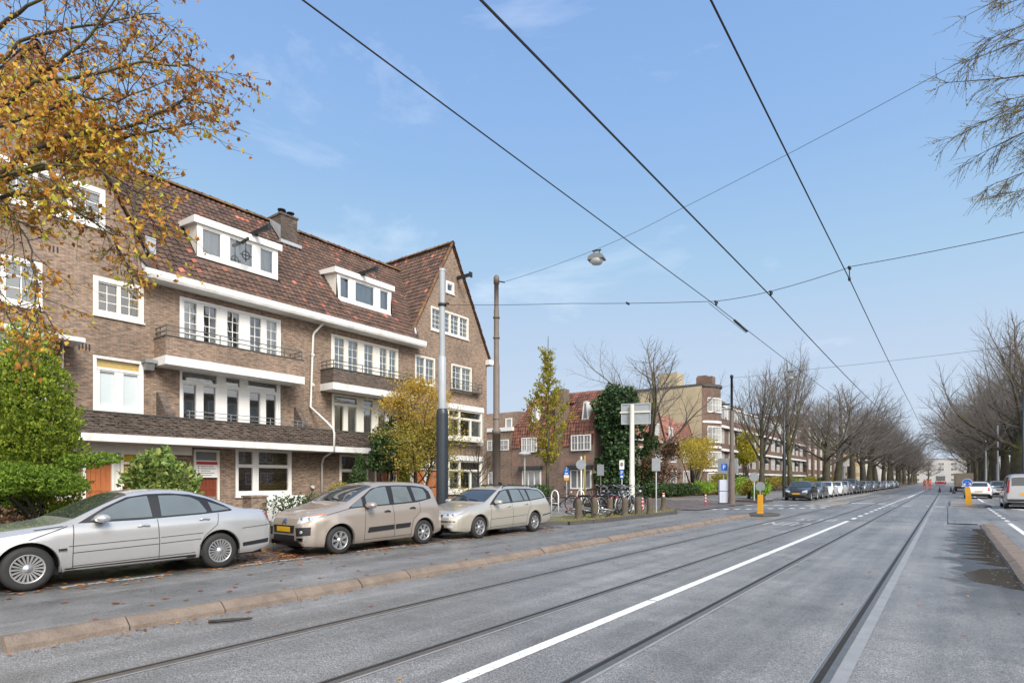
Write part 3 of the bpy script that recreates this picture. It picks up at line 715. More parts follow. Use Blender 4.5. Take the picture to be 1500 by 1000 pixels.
def dormer(a, b, c, d, lights, mat, cmat, beam):
    W = Wall('x', DX); zr = d - .02
    h = .17; so = None
    for y in (a, b):
        s = MB()
        yy = y + (.02 if y == a else -.02)
        s.add([(DX,yy,c),(DX,yy,d),(rx(d)+.1,yy,d),(rx(c)+.02,yy,c),(DX,yy-.03,c),(DX,yy-.03,d),(rx(d)+.1,yy-.03,d),(rx(c)+.02,yy-.03,c)], [(0,1,2,3),(4,5,6,7),(0,4,5,1)])
        so = s.build('dormer_cheek', M[cmat], hB)
    t = MB(); t.add([(DX+.14,a-.16,d-.24),(DX+.14,b+.16,d-.24),(DX+.14,b+.16,d+.04),(DX+.14,a-.16,d+.04),
                     (rx(d)-.1,a-.16,d-.1),(rx(d)-.1,b+.16,d-.1),(rx(d)-.1,b+.16,d+.1),(rx(d)-.1,a-.16,d+.1)], [(0,1,2,3),(0,3,7,4),(1,5,6,2),(3,2,6,7),(0,4,5,1)])
    t.build('dormer_roof', M[mat], hB)
    f = MB(); g = MB(); fb = c
    W.box(f, a, b, c, c+.20, -.06, .05); W.box(f, a, b, d-.34, d-.2, -.06, .04)
    prev = a
    for p, q in lights:
        W.box(f, prev, p, c+.2, d-.34, -.06, .04); prev = q
        for zz in (c+.2, d-.38): W.box(f, p, q, zz, zz+.04, -.05, .015)
        W.box(f, p, p+.035, c+.24, d-.38, -.05, .015); W.box(f, q-.035, q, c+.24, d-.38, -.05, .015)
        g.poly([W.P(p,c+.2,-.03), W.P(q,c+.2,-.03), W.P(q,d-.34,-.03), W.P(p,d-.34,-.03)])
    W.box(f, prev, b, c+.2, d-.34, -.06, .04)
    fo = f.build('dormer_window', M[mat], hB); g.build('pane', M['pane'], fo)
    cm = MB(); n = 40
    cm.add([W.P(a + (b-a)*i/n, zz, -.16 - .025*math.sin(i*1.7)) for i in range(n+1) for zz in (c+.1, d-.2)], [(2*i,2*i+2,2*i+3,2*i+1) for i in range(n)], 0, True)
    cm.build('curtain', M['blind'], fo)
    k = MB(); ym, L = beam
    k.box(DX-.3, DX+1.25, ym-.06, ym+.06, d+.06, d+.24); k.box(DX-.1, DX+.25, ym-.16, ym+.1, d+.03, d+.08); k.box(DX+1.2, DX+1.27, ym-.08, ym+.08, d+.02, d+.26)
    bo = k.build('hoist_beam', M['metal_dark'], hB)
    k = MB(); k.tube([(DX+1.1,ym,d+.06),(DX+1.1,ym,d-.22)], .014, 5); k.tube([(DX+1.1+.05*math.sin(t),ym,d-.28+.06*math.cos(t)) for t in [i*.55 for i in range(9)]], .013, 5); k.build('hook', M['metal_grey'], bo)
dormer(*D1, [(11.62,12.42),(12.76,13.82),(14.14,14.78)], 'white', 'cream_paint', (13.85, 1))
dormer(*D2, [(18.42,18.98),(19.36,20.62),(21.0,21.6)], 'white', 'cream_paint', (19.75, 1))
# ring ornament hanging before the first dormer
k = MB(); oy, oz, ox = 13.27, 11.18, DX+.42
k.tube([(ox, oy+.17*math.sin(i*PI/12), oz+.17*math.cos(i*PI/12)) for i in range(25)], .022, 6)
for a in (0, PI/2, PI, -PI/2): k.bar((ox,oy,oz), (ox, oy+.27*math.sin(a), oz+.27*math.cos(a)), .035, .03)
k.tube([(ox,oy,oz+.27),(ox,oy-.0,oz+.62)], .018, 5); k.bar((DX+.04,oy+.02,oz+.64), (ox+.2,oy,oz+.68), .07, .11)
single(k, 'hanging_ornament', M['metal_dark'], 'dark iron ring ornament hanging before the middle pane of the left dormer', 'ornament', (ox, oy, oz))
# chimney
k = MB(); k.box(-28.3,-26.95,16.62,17.55,13.2,14.95); k.box(-28.35,-26.9,16.57,17.6,14.95,15.05); ch = k.build('chimney', M['brick_dark'], rfB)
for x, y in ((-27.25,16.85),(-27.6,17.1),(-27.25,17.35)):
    k = MB(); k.lathe([(.07,15.05),(.07,15.3+.12*(x<-27.5))], (x,y,0), 10); z = 15.3+.12*(x<-27.5); k.lathe([(.02,z+.1),(.2,z+.02),(.2,z-.02),(.03,z)], (x,y,0), 12); k.build('flue', M['metal_dark'], ch)
k = MB(); k.box(-26.93,-26.75,16.5,17.68,13.45,13.62); k.add([(-26.9,16.58,13.6),(-27.9,16.58,14.75),(-27.9,16.58,14.95),(-26.9,16.58,14.35)], [(0,1,2,3)]); k.build('chimney_flashing', M['lead'], ch)
# balconies, parapet, canopy
def balcony(y0, y1, mat, zb, zt, posts, dark=False):
    x1 = -23.0; mb = MB()
    mb.box(x1-.11, x1, y0, y1, zb, zt); mb.box(XW, x1-.11, y0, y0+.11, zb, zt); mb.box(XW, x1-.11, y1-.11, y1, zb, zt)
    bo = mb.build('balcony', M[mat], hB)
    mb = MB(); mb.box(XW+.002, x1+.03, y0-.03, y1+.03, zb-.32, zb); mb.build('balcony_slab', M['white_slab'], bo)
    mb = MB(); mb.box(x1-.14, x1+.025, y0-.025, y1+.025, zt, zt+.04); mb.box(XW, x1-.14, y0-.025, y0+.13, zt, zt+.04); mb.box(XW, x1-.14, y1-.13, y1+.025, zt, zt+.04); mb.build('coping', M['kerb_dark'], bo)
    mb = MB(); r = .02
    for z in (zt+.22, zt+.40):
        for a, b in (((XW,y0+.05,z),(x1-.06,y0+.05,z)), ((x1-.06,y0+.05,z),(x1-.06,y1-.05,z)), ((x1-.06,y1-.05,z),(XW,y1-.05,z))): mb.bar(a, b, .045, .03)
    for p in posts: mb.bar((x1-.06,p,zt+.04), (x1-.06,p,zt+.40), .03)
    for y in (y0+.05, y1-.05): mb.bar((x1-.06,y,zt+.04), (x1-.06,y,zt+.40), .03); mb.bar((x1-.6,y,zt+.04), (x1-.6,y,zt+.40), .03)
    mb.build('railing', M['rail'], bo)
balcony(9.58, 15.3, 'brick', 6.11, 6.83, [11.6, 13.2, 14.4])
balcony(16.87, 22.0, 'brick_dark', 6.10, 6.76, [18.6, 20.3])
mb = MB(); mb.box(-23.12,-22.98,6.6,22.2,3.1,3.82); mb.box(XW,-23.12,6.6,6.74,3.1,3.82); mb.box(XW,-23.12,22.06,22.2,3.1,3.82)
for y0 in (9.55, 15.35): 
    s = 1 if y0 < 12 else -1
    mb.prism([(XW+.0,3.8),(XW+1.0,3.8),(XW+1.0,3.98),(XW+.80,4.04),(XW+.12,4.85),(XW+.0,4.85)], 1, y0+.1, y0+.36)
par = mb.build('parapet', M['brick_dark'], hB)
mb = MB()
random.seed(5)
for r in range(9):                                        # the knobbly brickwork of the parapet front
    y = 6.62 + (r % 2)*.12
    while y < 22.1:
        mb.box(-22.982, -22.965 + rnd(.0,.04), y, y+.2, 3.12+r*.078, 3.12+r*.078+.06); y += .235 + (.24 if random.random() < .28 else 0)
mb.build('brick_relief', M['brick_dark'], par)
mb = MB(); mb.box(-23.16,-22.94,6.56,22.24,3.82,3.87); mb.build('coping', M['kerb_dark'], par)
mb = MB(); mb.box(XW+.002,-22.88,6.55,22.3,2.84,3.1); mb.build('canopy', M['white_slab'], hB)
mb = MB(); mb.box(XW+.01,-22.95,6.6,22.2,2.815,2.84); mb.build('soffit', M['soffit'], hB)
mb = MB()
for z in (3.98, 4.14): mb.bar((-23.0,10.3,z),(-23.0,15.3,z), .035, .025)
for y in (10.4, 12.0, 13.7, 15.0, 15.25): mb.bar((-23.0,y,3.86),(-23.0,y,4.14), .03)
mb.build('railing', M['metal_grey'], hB)
# wall lamp box beside the balcony
k = MB(); k.box(XW, XW+.42, 9.12, 9.52, 5.86, 5.98); k.prism([(XW+.04,5.86),(XW+.38,5.86),(XW+.3,5.6),(XW+.1,5.6)], 1, 9.18, 9.46); k.build('wall_lantern', M['metal_grey'], hB)
five = [(10.67,11.15),(11.42,11.93),(12.38,12.89),(13.37,13.87),(14.13,14.62)]
window(hB, FRONT, 10.49, 14.79, 6.30, 8.69, lights=five, grid=(2,5), sill=False, curtain=[(10.6,11.1,'fold'),(13.9,14.7,'fold')])
window(hB, FRONT, 10.49, 14.77, 3.55, 5.87, lights=[(10.64,11.13),(11.41,11.9),(12.37,12.87),(13.35,13.84),(14.1,14.58)], transom=.52, posts=[(10.58,11.95),(12.32,12.92),(13.28,14.63)], grid=(1,1), sill=False)
window(hB, FRONT, 17.47, 21.78, 6.30, 8.63, lights=[(17.68,18.25),(18.5,19.08),(19.5,20.06),(20.52,20.98),(21.18,21.62)], grid=(2,5), sill=False, curtain=[(17.6,21.7,'flat')], mat='cream_paint')
window(hB, FRONT, 17.51, 21.7, 3.75, 5.73, lights=[(17.68,18.22),(18.48,19.02),(19.46,20.0),(20.42,20.92),(21.12,21.58)], transom=.5, posts=[(17.66,19.05),(19.44,20.05),(20.4,21.6)], grid=(1,1), sill=False, curtain=[(17.6,18.1,'fold'),(18.5,19.1,'fold'),(19.4,20.1,'fold'),(20.6,21.6,'fold')], mat='cream_paint')
window(hB, FRONT, 12.72, 15.33, .83, 2.83, lights=[(12.86,13.5),(13.76,15.2)], transom=.72, posts=[(12.86,13.5),(13.76,15.2)], grid=(1,1), deep=2.5)
window(hB, FRONT, 17.95, 19.72, .85, 2.78, lights=[(18.1,19.6)], transom=.8, posts=[(18.1,19.6)], grid=(1,1), curtain=[(18.0,18.6,'fold'),(19.1,19.7,'fold')], mat='cream_paint')
door(hB, FRONT, 11.10, 11.95, 2.24, 'door_red', tr=.42, label='dark red door under a small fanlight, with a notice on it')
door(hB, FRONT, 20.25, 21.12, 2.2, 'door_wood', tr=.28, label='brown panelled door behind the beige car')
mb = MB()                                                 # rainwater pipe with its swan neck
mb.tube([(XW+.45,16.78,8.98),(XW+.12,16.45,8.45),(XW+.10,16.4,8.3),(XW+.10,16.25,4.95),(XW+.9,16.6,4.2),(-22.9,16.78,3.9),(-22.85,16.8,3.7),(-22.85,16.8,2.9),(XW+.3,16.85,2.6),(XW+.10,16.88,2.3),(XW+.10,16.9,.1)], .055, 8)
for z in (7.4, 6.0, 1.2): mb.tube([(XW+.02,16.36,z),(XW+.17,16.36,z)], .075, 8)
mb.build('drainpipe', M['zinc'], hB)
k = MB(); k.box(XW+.16,XW+.3,16.2,16.7,5.4,5.41)
# notice on the door
nt_ = thing('notice_board', 'white notice with a red header hanging on the dark red front door', 'notice', (XW+.0, 11.52, 1.95))
k = MB(); k.box(.0,.05,-.42,.42,-.32,.32); k.build('board', M['white'], nt_)
m_, _, b_ = newmat('notice_red'); b_.inputs['Base Color'].default_value = (.45,.02,.03,1); M['notice_red'] = m_
k = MB(); k.box(.05,.053,-.42,.42,.2,.32); k.build('header', M['notice_red'], nt_)
k = MB()
for i in range(5): k.box(.05,.053,-.36,-.31,.11-i*.09,.15-i*.09); k.box(.05,.053,-.25,-.25+rnd(.35,.6),.12-i*.09,.14-i*.09)
k.build('print', M['metal_dark'], nt_)

# ---- right gable house
hC = thing('brick_house', 'brown brick end house with a steep pointed gable and white bay windows', 'house', (XW, 26, 0), world=True, group='houses of the brown brick terrace')
holesC = [(25.55,26.28,12.74,13.45), (24.29,27.6,10.24,11.63), (23.05,24.63,6.98,8.6), (26.03,27.9,6.97,8.56)]
mb = MB(); wall_face(mb, FRONT, [(23.0,.1),(29.42,.1),(29.42,9.35),(29.6,9.35),(26.09,15.72),(22.75,9.75),(23.0,9.6)], holesC)
mb.add([(XW,29.42,.1),(XW,29.42,9.5),(XW-11,29.42,9.5),(XW-11,29.42,.1)], [(0,1,2,3)])
mb.add([(XW-11,29.42,.1),(XW-11,29.42,9.5),(XW-11,26.09,15.7),(XW-11,22.8,9.5),(XW-11,-6,9),(XW-11,-6,.1)], [(0,1,2,3,4,5)])
mb.build('wall', M['brick'], hC)
mb = MB(); L = math.hypot(1, GS)
def urC(v):
    z = 9.7 + v*GS/L; xv = rx(z); return (-.12 , max(-.1, -xv - 24 - .0) + .12) if z > RZ else (-.12, (XW - rx(z)) + .1)
tiles(mb, (XW, 22.70, 9.7), (-1,0,0), (0,1,GS), lambda v: (-.12, 9 if 9.7+v*GS/L > RZ-.3 else max(0, XW - rx(9.7+v*GS/L))+.15), 22)
tiles(mb, (XW, 29.62, 9.4), (-1,0,0), (0,-1,GS), lambda v: (-.12, 9), 23)
for y in (22.78, 29.55): mb.add([(XW+.05,y,9.6),(XW+.05,26.09,15.68),(XW-9,26.09,15.68),(XW-9,y,9.6)], [(0,1,2,3)])
rfC = mb.build('roof', M['tile'], hC)
mb = MB(); ridge(mb, (XW+.12,26.09,15.82), (XW-9,26.09,15.82), .14)
ridge(mb, (XW+.05,22.72,9.8), (XW+.05,26.07,15.82), .09); ridge(mb, (XW+.05,29.66,9.4), (XW+.05,26.11,15.82), .1); mb.build('ridge_tiles', M['ridge'], rfC)
mb = MB(); mb.box(XW-3, XW+.32, 29.3, 29.85, 8.98, 9.3); mb.build('corbel', M['white_slab'], hC)
mb = MB(); mb.box(XW-.2, XW+1.15, 26.5, 26.62, 13.75, 13.93); mb.box(XW+1.05, XW+1.13, 26.44, 26.68, 13.68, 13.98); mb.build('hoist_beam', M['metal_dark'], hC)
window(hC, FRONT, 25.55, 26.28, 12.74, 13.45, cols=1, grid=(1,1), fw=.13)
window(hC, FRONT, 24.29, 27.6, 10.24, 11.63, cols=4, grid=(2,4), fw=.1, mat='cream_paint', curtain=[(24.4,27.5,'flat')])
window(hC, FRONT, 23.05, 24.63, 6.98, 8.6, cols=2, grid=(2,3), mat='cream_paint', curtain=[(23.2,24.5,'flat')])
window(hC, FRONT, 26.03, 27.9, 6.97, 8.56, cols=2, grid=(2,4), mat='cream_paint', curtain=[(26.1,27.8,'fold')])
mb = MB()
for z in (7.35, 7.55): mb.bar((XW+.35,25.9,z),(XW+.35,28.5,z), .03); mb.bar((XW,25.9,z),(XW+.35,25.9,z), .03); mb.bar((XW,28.5,z),(XW+.35,28.5,z), .03)
for y in (25.9, 26.7, 27.6, 28.5): mb.bar((XW+.35,y,7.0),(XW+.35,y,7.55), .025)
mb.bar((XW,28.5,6.75),(XW+.35,28.5,7.1), .03); mb.box(XW,XW+.36,25.9,28.5,6.96,7.0); mb.build('balconet', M['rail'], hC)
def bay(par, y0, y1, z0, z1, tr):
    W = Wall('x', XW+.5); fo = window(par, W, y0, y1, z0, z1-.3, cols=3, transom=tr, posts=[(y0+.12, y0+(y1-y0)/3-.05),(y0+(y1-y0)/3+.07, y1-.12)], grid=(1,1), deep=.55, mat='cream_paint', curtain=[(y0+.1,y0+.7,'fold'),(y1-.8,y1-.1,'fold')], name='bay_window')
    s = MB(); s.box(XW, XW+.49, y0-.02, y0+.03, z0, z1-.3); s.box(XW, XW+.49, y1-.03, y1+.02, z0, z1-.3); s.box(XW, XW+.6, y0-.08, y1+.08, z1-.3, z1); s.box(XW, XW+.56, y0-.04, y1+.04, z0-.12, z0-.05); s.build('bay_trim', M['white'], fo)
    return fo
bay(hC, 25.2, 28.33, 4.0, 6.05, .55); bay(hC, 25.26, 28.3, .8, 3.0, .62)
mb = MB(); mb.box(XW, XW+.45, 25.2, 28.35, .1, .68); mb.build('bay_base', M['brick'], hC)
mb = MB(); mb.box(XW+.0, XW+.12, 22.3, 25.1, 2.3, 2.6); mb.build('porch_beam', M['cream_paint'], hC)
door(hC, Wall('x', XW+.17), 21.5, 22.5, 2.1, 'door_orange', tr=0)
door(hC, Wall('x', XW+.17), 22.72, 23.6, 2.1, 'door_orange', tr=0); door(hC, Wall('x', XW+.17), 23.85, 24.85, 2.1, 'door_orange', tr=0, slots=True, label='orange wooden door with a row of small glass slots')
# low garden piers and walls
def pier(y, label, w=.55, h=.95):
    k = MB(); k.box(-18.75-w/2,-18.75+w/2,y-w/2,y+w/2,.1,h); k.box(-18.75-w/2-.04,-18.75+w/2+.04,y-w/2-.04,y+w/2+.04,h,h+.06); single(k, 'brick_pier', M['brick'], label, 'brick pier', (-18.75,y,.1), 'brick garden piers')
pier(8.85, 'low brown brick pier before the dark red door'); pier(10.6, 'low brown brick pier before the white ground floor window')
k = MB(); k.box(-18.85,-18.65,10.95,12.5,.1,.98); single(k, 'garden_wall', M['white'], 'low white garden wall seen through dark twigs behind the silver saloon boot', 'wall', (-18.75,12.6,.1))
k = MB(); k.box(-18.85,-18.65,1.0,8.5,.1,.5); single(k, 'garden_wall', M['brick'], 'low brown brick garden wall under the spreading juniper', 'wall', (-18.75,5,.1))
# ---------------------------------------------------------------- houses across the side street and further down
def simple_window(par, W, u0, u1, z0, z1, cols=2, rows=2, mat='white', name='window', fw=.09, tr=0):
    f = MB(); g = MB()
    W.box(f, u0, u1, z0, z0+fw, -.02, .06); W.box(f, u0, u1, z1-fw, z1, -.02, .06)
    for i in range(cols+1):
        u = u0 + (u1-u0-fw)*i/cols; W.box(f, u, u+fw, z0+fw, z1-fw, -.02, .055)
    for j in range(1, rows): zz = z0 + (z1-z0)*j/rows; W.box(f, u0+fw, u1-fw, zz-.02, zz+.02, 0, .045)
    for i in range(cols):
        a = u0 + (u1-u0-fw)*i/cols + fw; b = u0 + (u1-u0-fw)*(i+1)/cols; m = (a+b)/2
        if rows > 1: W.box(f, m-.018, m+.018, z0+fw, z1-fw, 0, .045)
    W.box(g, u0+fw, u1-fw, z0+fw, z1-fw, .0, .02)
    fo = f.build(name, M[mat], par); g.build('pane', M['pane_far'], fo); return fo
YD = 43.8
WD = Wall('y', YD)
hD = thing('corner_house', 'corner house with orange pantile mansard roof and awnings across the side street', 'house', (-28, YD, 0), world=True)
mb = MB()
wall_top = 4.55
mb.add([(-32.7,YD,.03),(-24.1,YD,.03),(-24.1,YD,wall_top),(-32.7,YD,wall_top)], [(0,1,2,3)])
mb.add([(-24.1,YD,.03),(-24.1,YD+6,.03),(-24.1,YD+6,4.6),(-24.1,YD+5.6,6.5),(-24.1,YD+3,9.4),(-24.1,YD+.4,6.5),(-24.1,YD,wall_top)], [tuple(range(7))])
mb.add([(-32.7,YD,.03),(-32.7,YD+9,.03),(-32.7,YD+9,9),(-32.7,YD+3,9.3),(-32.7,YD,wall_top)], [(0,1,2,3,4)])
mb.box(-28.0,-27.1, YD+.15, YD+1.1, 4.5, 9.6)
mb.build('wall', M['brick_d'], hD)
mb = MB()
def inD(u, v):
    x = -32.75 + u
    for a, b in ((-31.55,-29.75), (-26.3,-24.2)):
        if a < x < b and v < .95: return False
    return not (-28.05 < x < -27.05)
tiles(mb, (-32.75, YD-.06, 4.5), (1,0,0), (0,.16,1), lambda v: (v*.04, 8.75-v*.02), 6, .27, .33, inD)
tiles(mb, (-32.75, YD+.25, 6.5), (1,0,0), (0,.85,1), lambda v: (v*.2+.1, 8.75-v*.03), 12, .27, .33, lambda u, v: not (-28.05 < -32.75+u < -27.05 and v < 2.5))
V8 = [(-32.7,YD+.1,4.5),(-24.1,YD+.1,4.5),(-24.1,YD+.4,6.5),(-24.1,YD+3,9.45),(-32.0,YD+3,9.45),(-32.6,YD+.4,6.5),(-24.1,YD+5.7,6.5),(-32.6,YD+5.7,6.5),(-32.6,YD+6,4.5),(-24.1,YD+6,4.5)]
mb.add(V8, [(0,1,2,5),(5,2,3,4),(4,3,6,7),(7,6,9,8)])
rf = mb.build('roof', M['tile_red'], hD)
mb = MB(); ridge(mb, (-32.0, YD+3.0, 9.5), (-24.1, YD+3.0, 9.5), .14); mb.build('ridge_tiles', M['ridge'], rf)
for a, b in ((-31.5,-29.8), (-26.2,-24.25)):
    fo = simple_window(hD, Wall('y', YD-.10), a, b, 4.06, 5.42, 3, 2, name='window')
for xc in (-30.4, -25.1):                                   # narrow pointed dormers
    k = MB(); z0, z1 = 6.75, 8.35; y = YD+.42
    k.add([(xc-.36,y,z0),(xc+.36,y,z0),(xc+.16,y,z1),(xc-.16,y,z1),(xc-.36,y+1.7,z0+1.5),(xc+.36,y+1.7,z0+1.5),(xc+.16,y+1.7,z1),(xc-.16,y+1.7,z1)], [(0,1,2,3),(1,5,6,2),(0,3,7,4),(3,2,6,7)])
    so = k.build('dormer', M['white'], hD)
    k = MB(); k.add([(xc-.2,y-.01,z0+.12),(xc+.2,y-.01,z0+.12),(xc+.07,y-.01,z1-.2),(xc-.07,y-.01,z1-.2)], [(0,1,2,3)]); k.build('pane', M['pane_far'], so)
for a, b in ((-31.6,-29.35), (-26.45,-24.2)):
    simple_window(hD, WD, a+.1, b-.05, .75, 2.45, 3, 1, fw=.13)
    k = MB(); k.prism([(YD,2.82),(YD-.35,2.78),(YD-.42,2.5),(YD-.38,2.45),(YD,2.5)], 0, a-.1, b+.1); k.build('awning', M['metal_dark'], hD)
k = MB(); WD.box(k, -28.75, -28.6, 3.0, 4.4, .0, .12); 
for z in (3.2, 3.6, 3.9): WD.box(k, -29.0, -28.2, z, z+.05, .0, .1)
k.tube([(-28.9,YD-.15,3.3),(-28.7,YD-.2,2.85),(-28.4,YD-.15,3.2)], .04, 5); k.build('wall_anchor', M['metal_dark'], hD)
# flat-roofed wing to the left
hE = thing('flat_roofed_house', 'plain brick house with flat roof and white cornice behind the brown pole', 'house', (-36, YD, 0), world=True)
mb = MB(); mb.box(-45, -32.72, YD+.05, YD+9, .03, 6.15); mb.box(-45, -33.2, YD+2, YD+9, 6.5, 8.2); mb.build('wall', M['brick'], hE)
mb = MB(); mb.box(-45, -32.6, YD-.1, YD+9.1, 6.15, 6.5); mb.build('cornice', M['white'], hE)
WE = Wall('y', YD+.05)
for a, b in ((-35.7,-34.6), (-34.25,-33.1), (-38.5,-37)): simple_window(hE, WE, a, b, 4.35, 5.35, 1, 2)
simple_window(hE, Wall('y', YD+2), -34.95, -34.15, 6.55, 7.6, 1, 1); simple_window(hE, WE, -35.6, -34.5, .9, 2.3, 2, 1)
# low house with the pink roof
hP = thing('tiled_house', 'low brick house with steep pink tiled roof behind the yellow shrubs', 'house', (-24, 58, 0), world=True)
mb = MB(); mb.box(-34, -24.6, 53.2, 69.6, .1, 5.7)
mb.add([(-24.55,56.0,5.6),(-24.55,60.5,5.6),(-24.55,58.25,9.4),(-33,56.0,5.6),(-33,60.5,5.6),(-33,58.25,9.4)], [(0,1,2),(3,5,4)])
mb.build('wall', M['brick_d'], hP)
mb = MB(); P_ = islands('pink_roof_tiles', [(0,(.20,.085,.065)),(.5,(.29,.13,.10)),(1,(.36,.18,.14))], .8, bmp=.3)
tiles(mb, (-24.3, 53.2, 5.65), (0,1,0), (-1,0,1.15), lambda v: (v*.0, 16.4), 13, .3, .36)
tiles(mb, (-24.4, 60.6, 5.6), (-1,0,0), (0,-1,1.66), lambda v: (0, 6), 13, .3, .36); tiles(mb, (-24.4, 55.9, 5.6), (-1,0,0), (0,1,1.66), lambda v: (0, 6), 13, .3, .36)
tiles(mb, (-24.5, 64.2, 6.2), (-1,0,0), (0,1,.95), lambda v: (0, 7), 8, .3, .36); tiles(mb, (-24.5, 69.7, 6.2), (-1,0,0), (0,-1,.95), lambda v: (0, 7), 8, .3, .36)
mb.add([(-24.55,64.3,6.2),(-24.55,69.6,6.2),(-24.55,67,8.7)], [(0,1,2)])
rf = mb.build('roof', P_, hP)
mb = MB(); mb.box(-24.6,-24.2,53.1,69.7,5.45,5.65); mb.build('gutter', M['white_slab'], hP)
WP = Wall('x', -24.6)
for y in (54.2, 58.0, 62.2, 66.2): simple_window(hP, WP, y, y+1.9, .8, 2.6, 2, 2); simple_window(hP, WP, y, y+1.7, 3.5, 4.9, 2, 2)
simple_window(hP, Wall('x', -24.5), 57.7, 58.8, 6.2, 7.5, 2, 2); simple_window(hP, Wall('x', -24.75), 62.2, 63.3, 6.2, 7.4, 2, 2)
k = MB(); k.box(-30,-29,61,62.2,8,11.2); k.build('chimney', M['brick_dark'], rf)
# apartment block with the bare rendered side wall and the bow front
hG = thing('apartment_block', 'tall apartment block with blank cream side wall and bowed brick corner', 'apartment block', (-24, 72, 0), world=True)
mb = MB(); mb.add([(-24,70.8,.1),(-38,70.8,.1),(-38,70.8,13.0),(-24,70.8,13.0)], [(0,1,2,3)]); mb.box(-30.3,-27.6,72.2,74.5,13.0,15.3); mb.build('side_wall', M['cream'], hG)
mb = MB(); arc = [(-24,70.8)] + [(-24+1.3*math.sin(PI*i/10), 71.2+5.0*i/10) for i in range(0,11)] + [(-24,77.2)]
for (a, b) in zip(arc[:-1], arc[1:]): mb.add([(*a,.1),(*b,.1),(*b,13.0),(*a,13.0)], [(0,1,2,3)], 0, True)
mb.box(-26.5,-24.4,76.0,77.3,12,15.0); mb.box(-26.4,-25.2,76.1,77.2,15,15.2)
mb.build('front_wall', M['brick_far'], hG)
mb = MB(); mb.prism([(-38,70.6)] + [(x+.2,y) for x, y in arc] + [(-38,77.3)], 2, 13.0, 13.3); mb.build('roof', M['kerb_dark'], hG)
mb = MB()
for z in (8.55, 5.45, 2.6):
    mb.prism([(-24.5,70.9)] + [(x+.12,y) for x, y in arc[1:-1]] + [(-24.5,77.2)], 2, z, z+.28)
mb.build('band', M['white_slab'], hG)
for z0, z1 in ((9.9,11.6),(6.2,8.1),(3.2,5.0),(.9,2.4)):
    f = MB(); g = MB()
    for i in range(2, 9):
        (xa, ya), (xb, yb) = arc[i], arc[i+1]; e = .05
        f.bar((xa+e,ya,z0), (xa+e,ya,z1), .09)
        f.bar((xa+e,ya,z0), (xb+e,yb,z0), .12); f.bar((xa+e,ya,z1), (xb+e,yb,z1), .12); f.bar((xa+e,ya,(z0+z1)/2), (xb+e,yb,(z0+z1)/2), .06)
        f.bar(((xa+xb)/2+e,(ya+yb)/2,z0), ((xa+xb)/2+e,(ya+yb)/2,z1), .05)
        g.poly([(xa+.025,ya,z0),(xb+.025,yb,z0),(xb+.025,yb,z1),(xa+.025,ya,z1)])
    fo = f.build('bow_window', M['white'], hG); g.build('pane', M['pane_far'], fo)
k = MB(); k.box(-24,-22.5,77.0,77.15,11.2,11.4); k.build('hoist_beam', M['metal_dark'], hG)
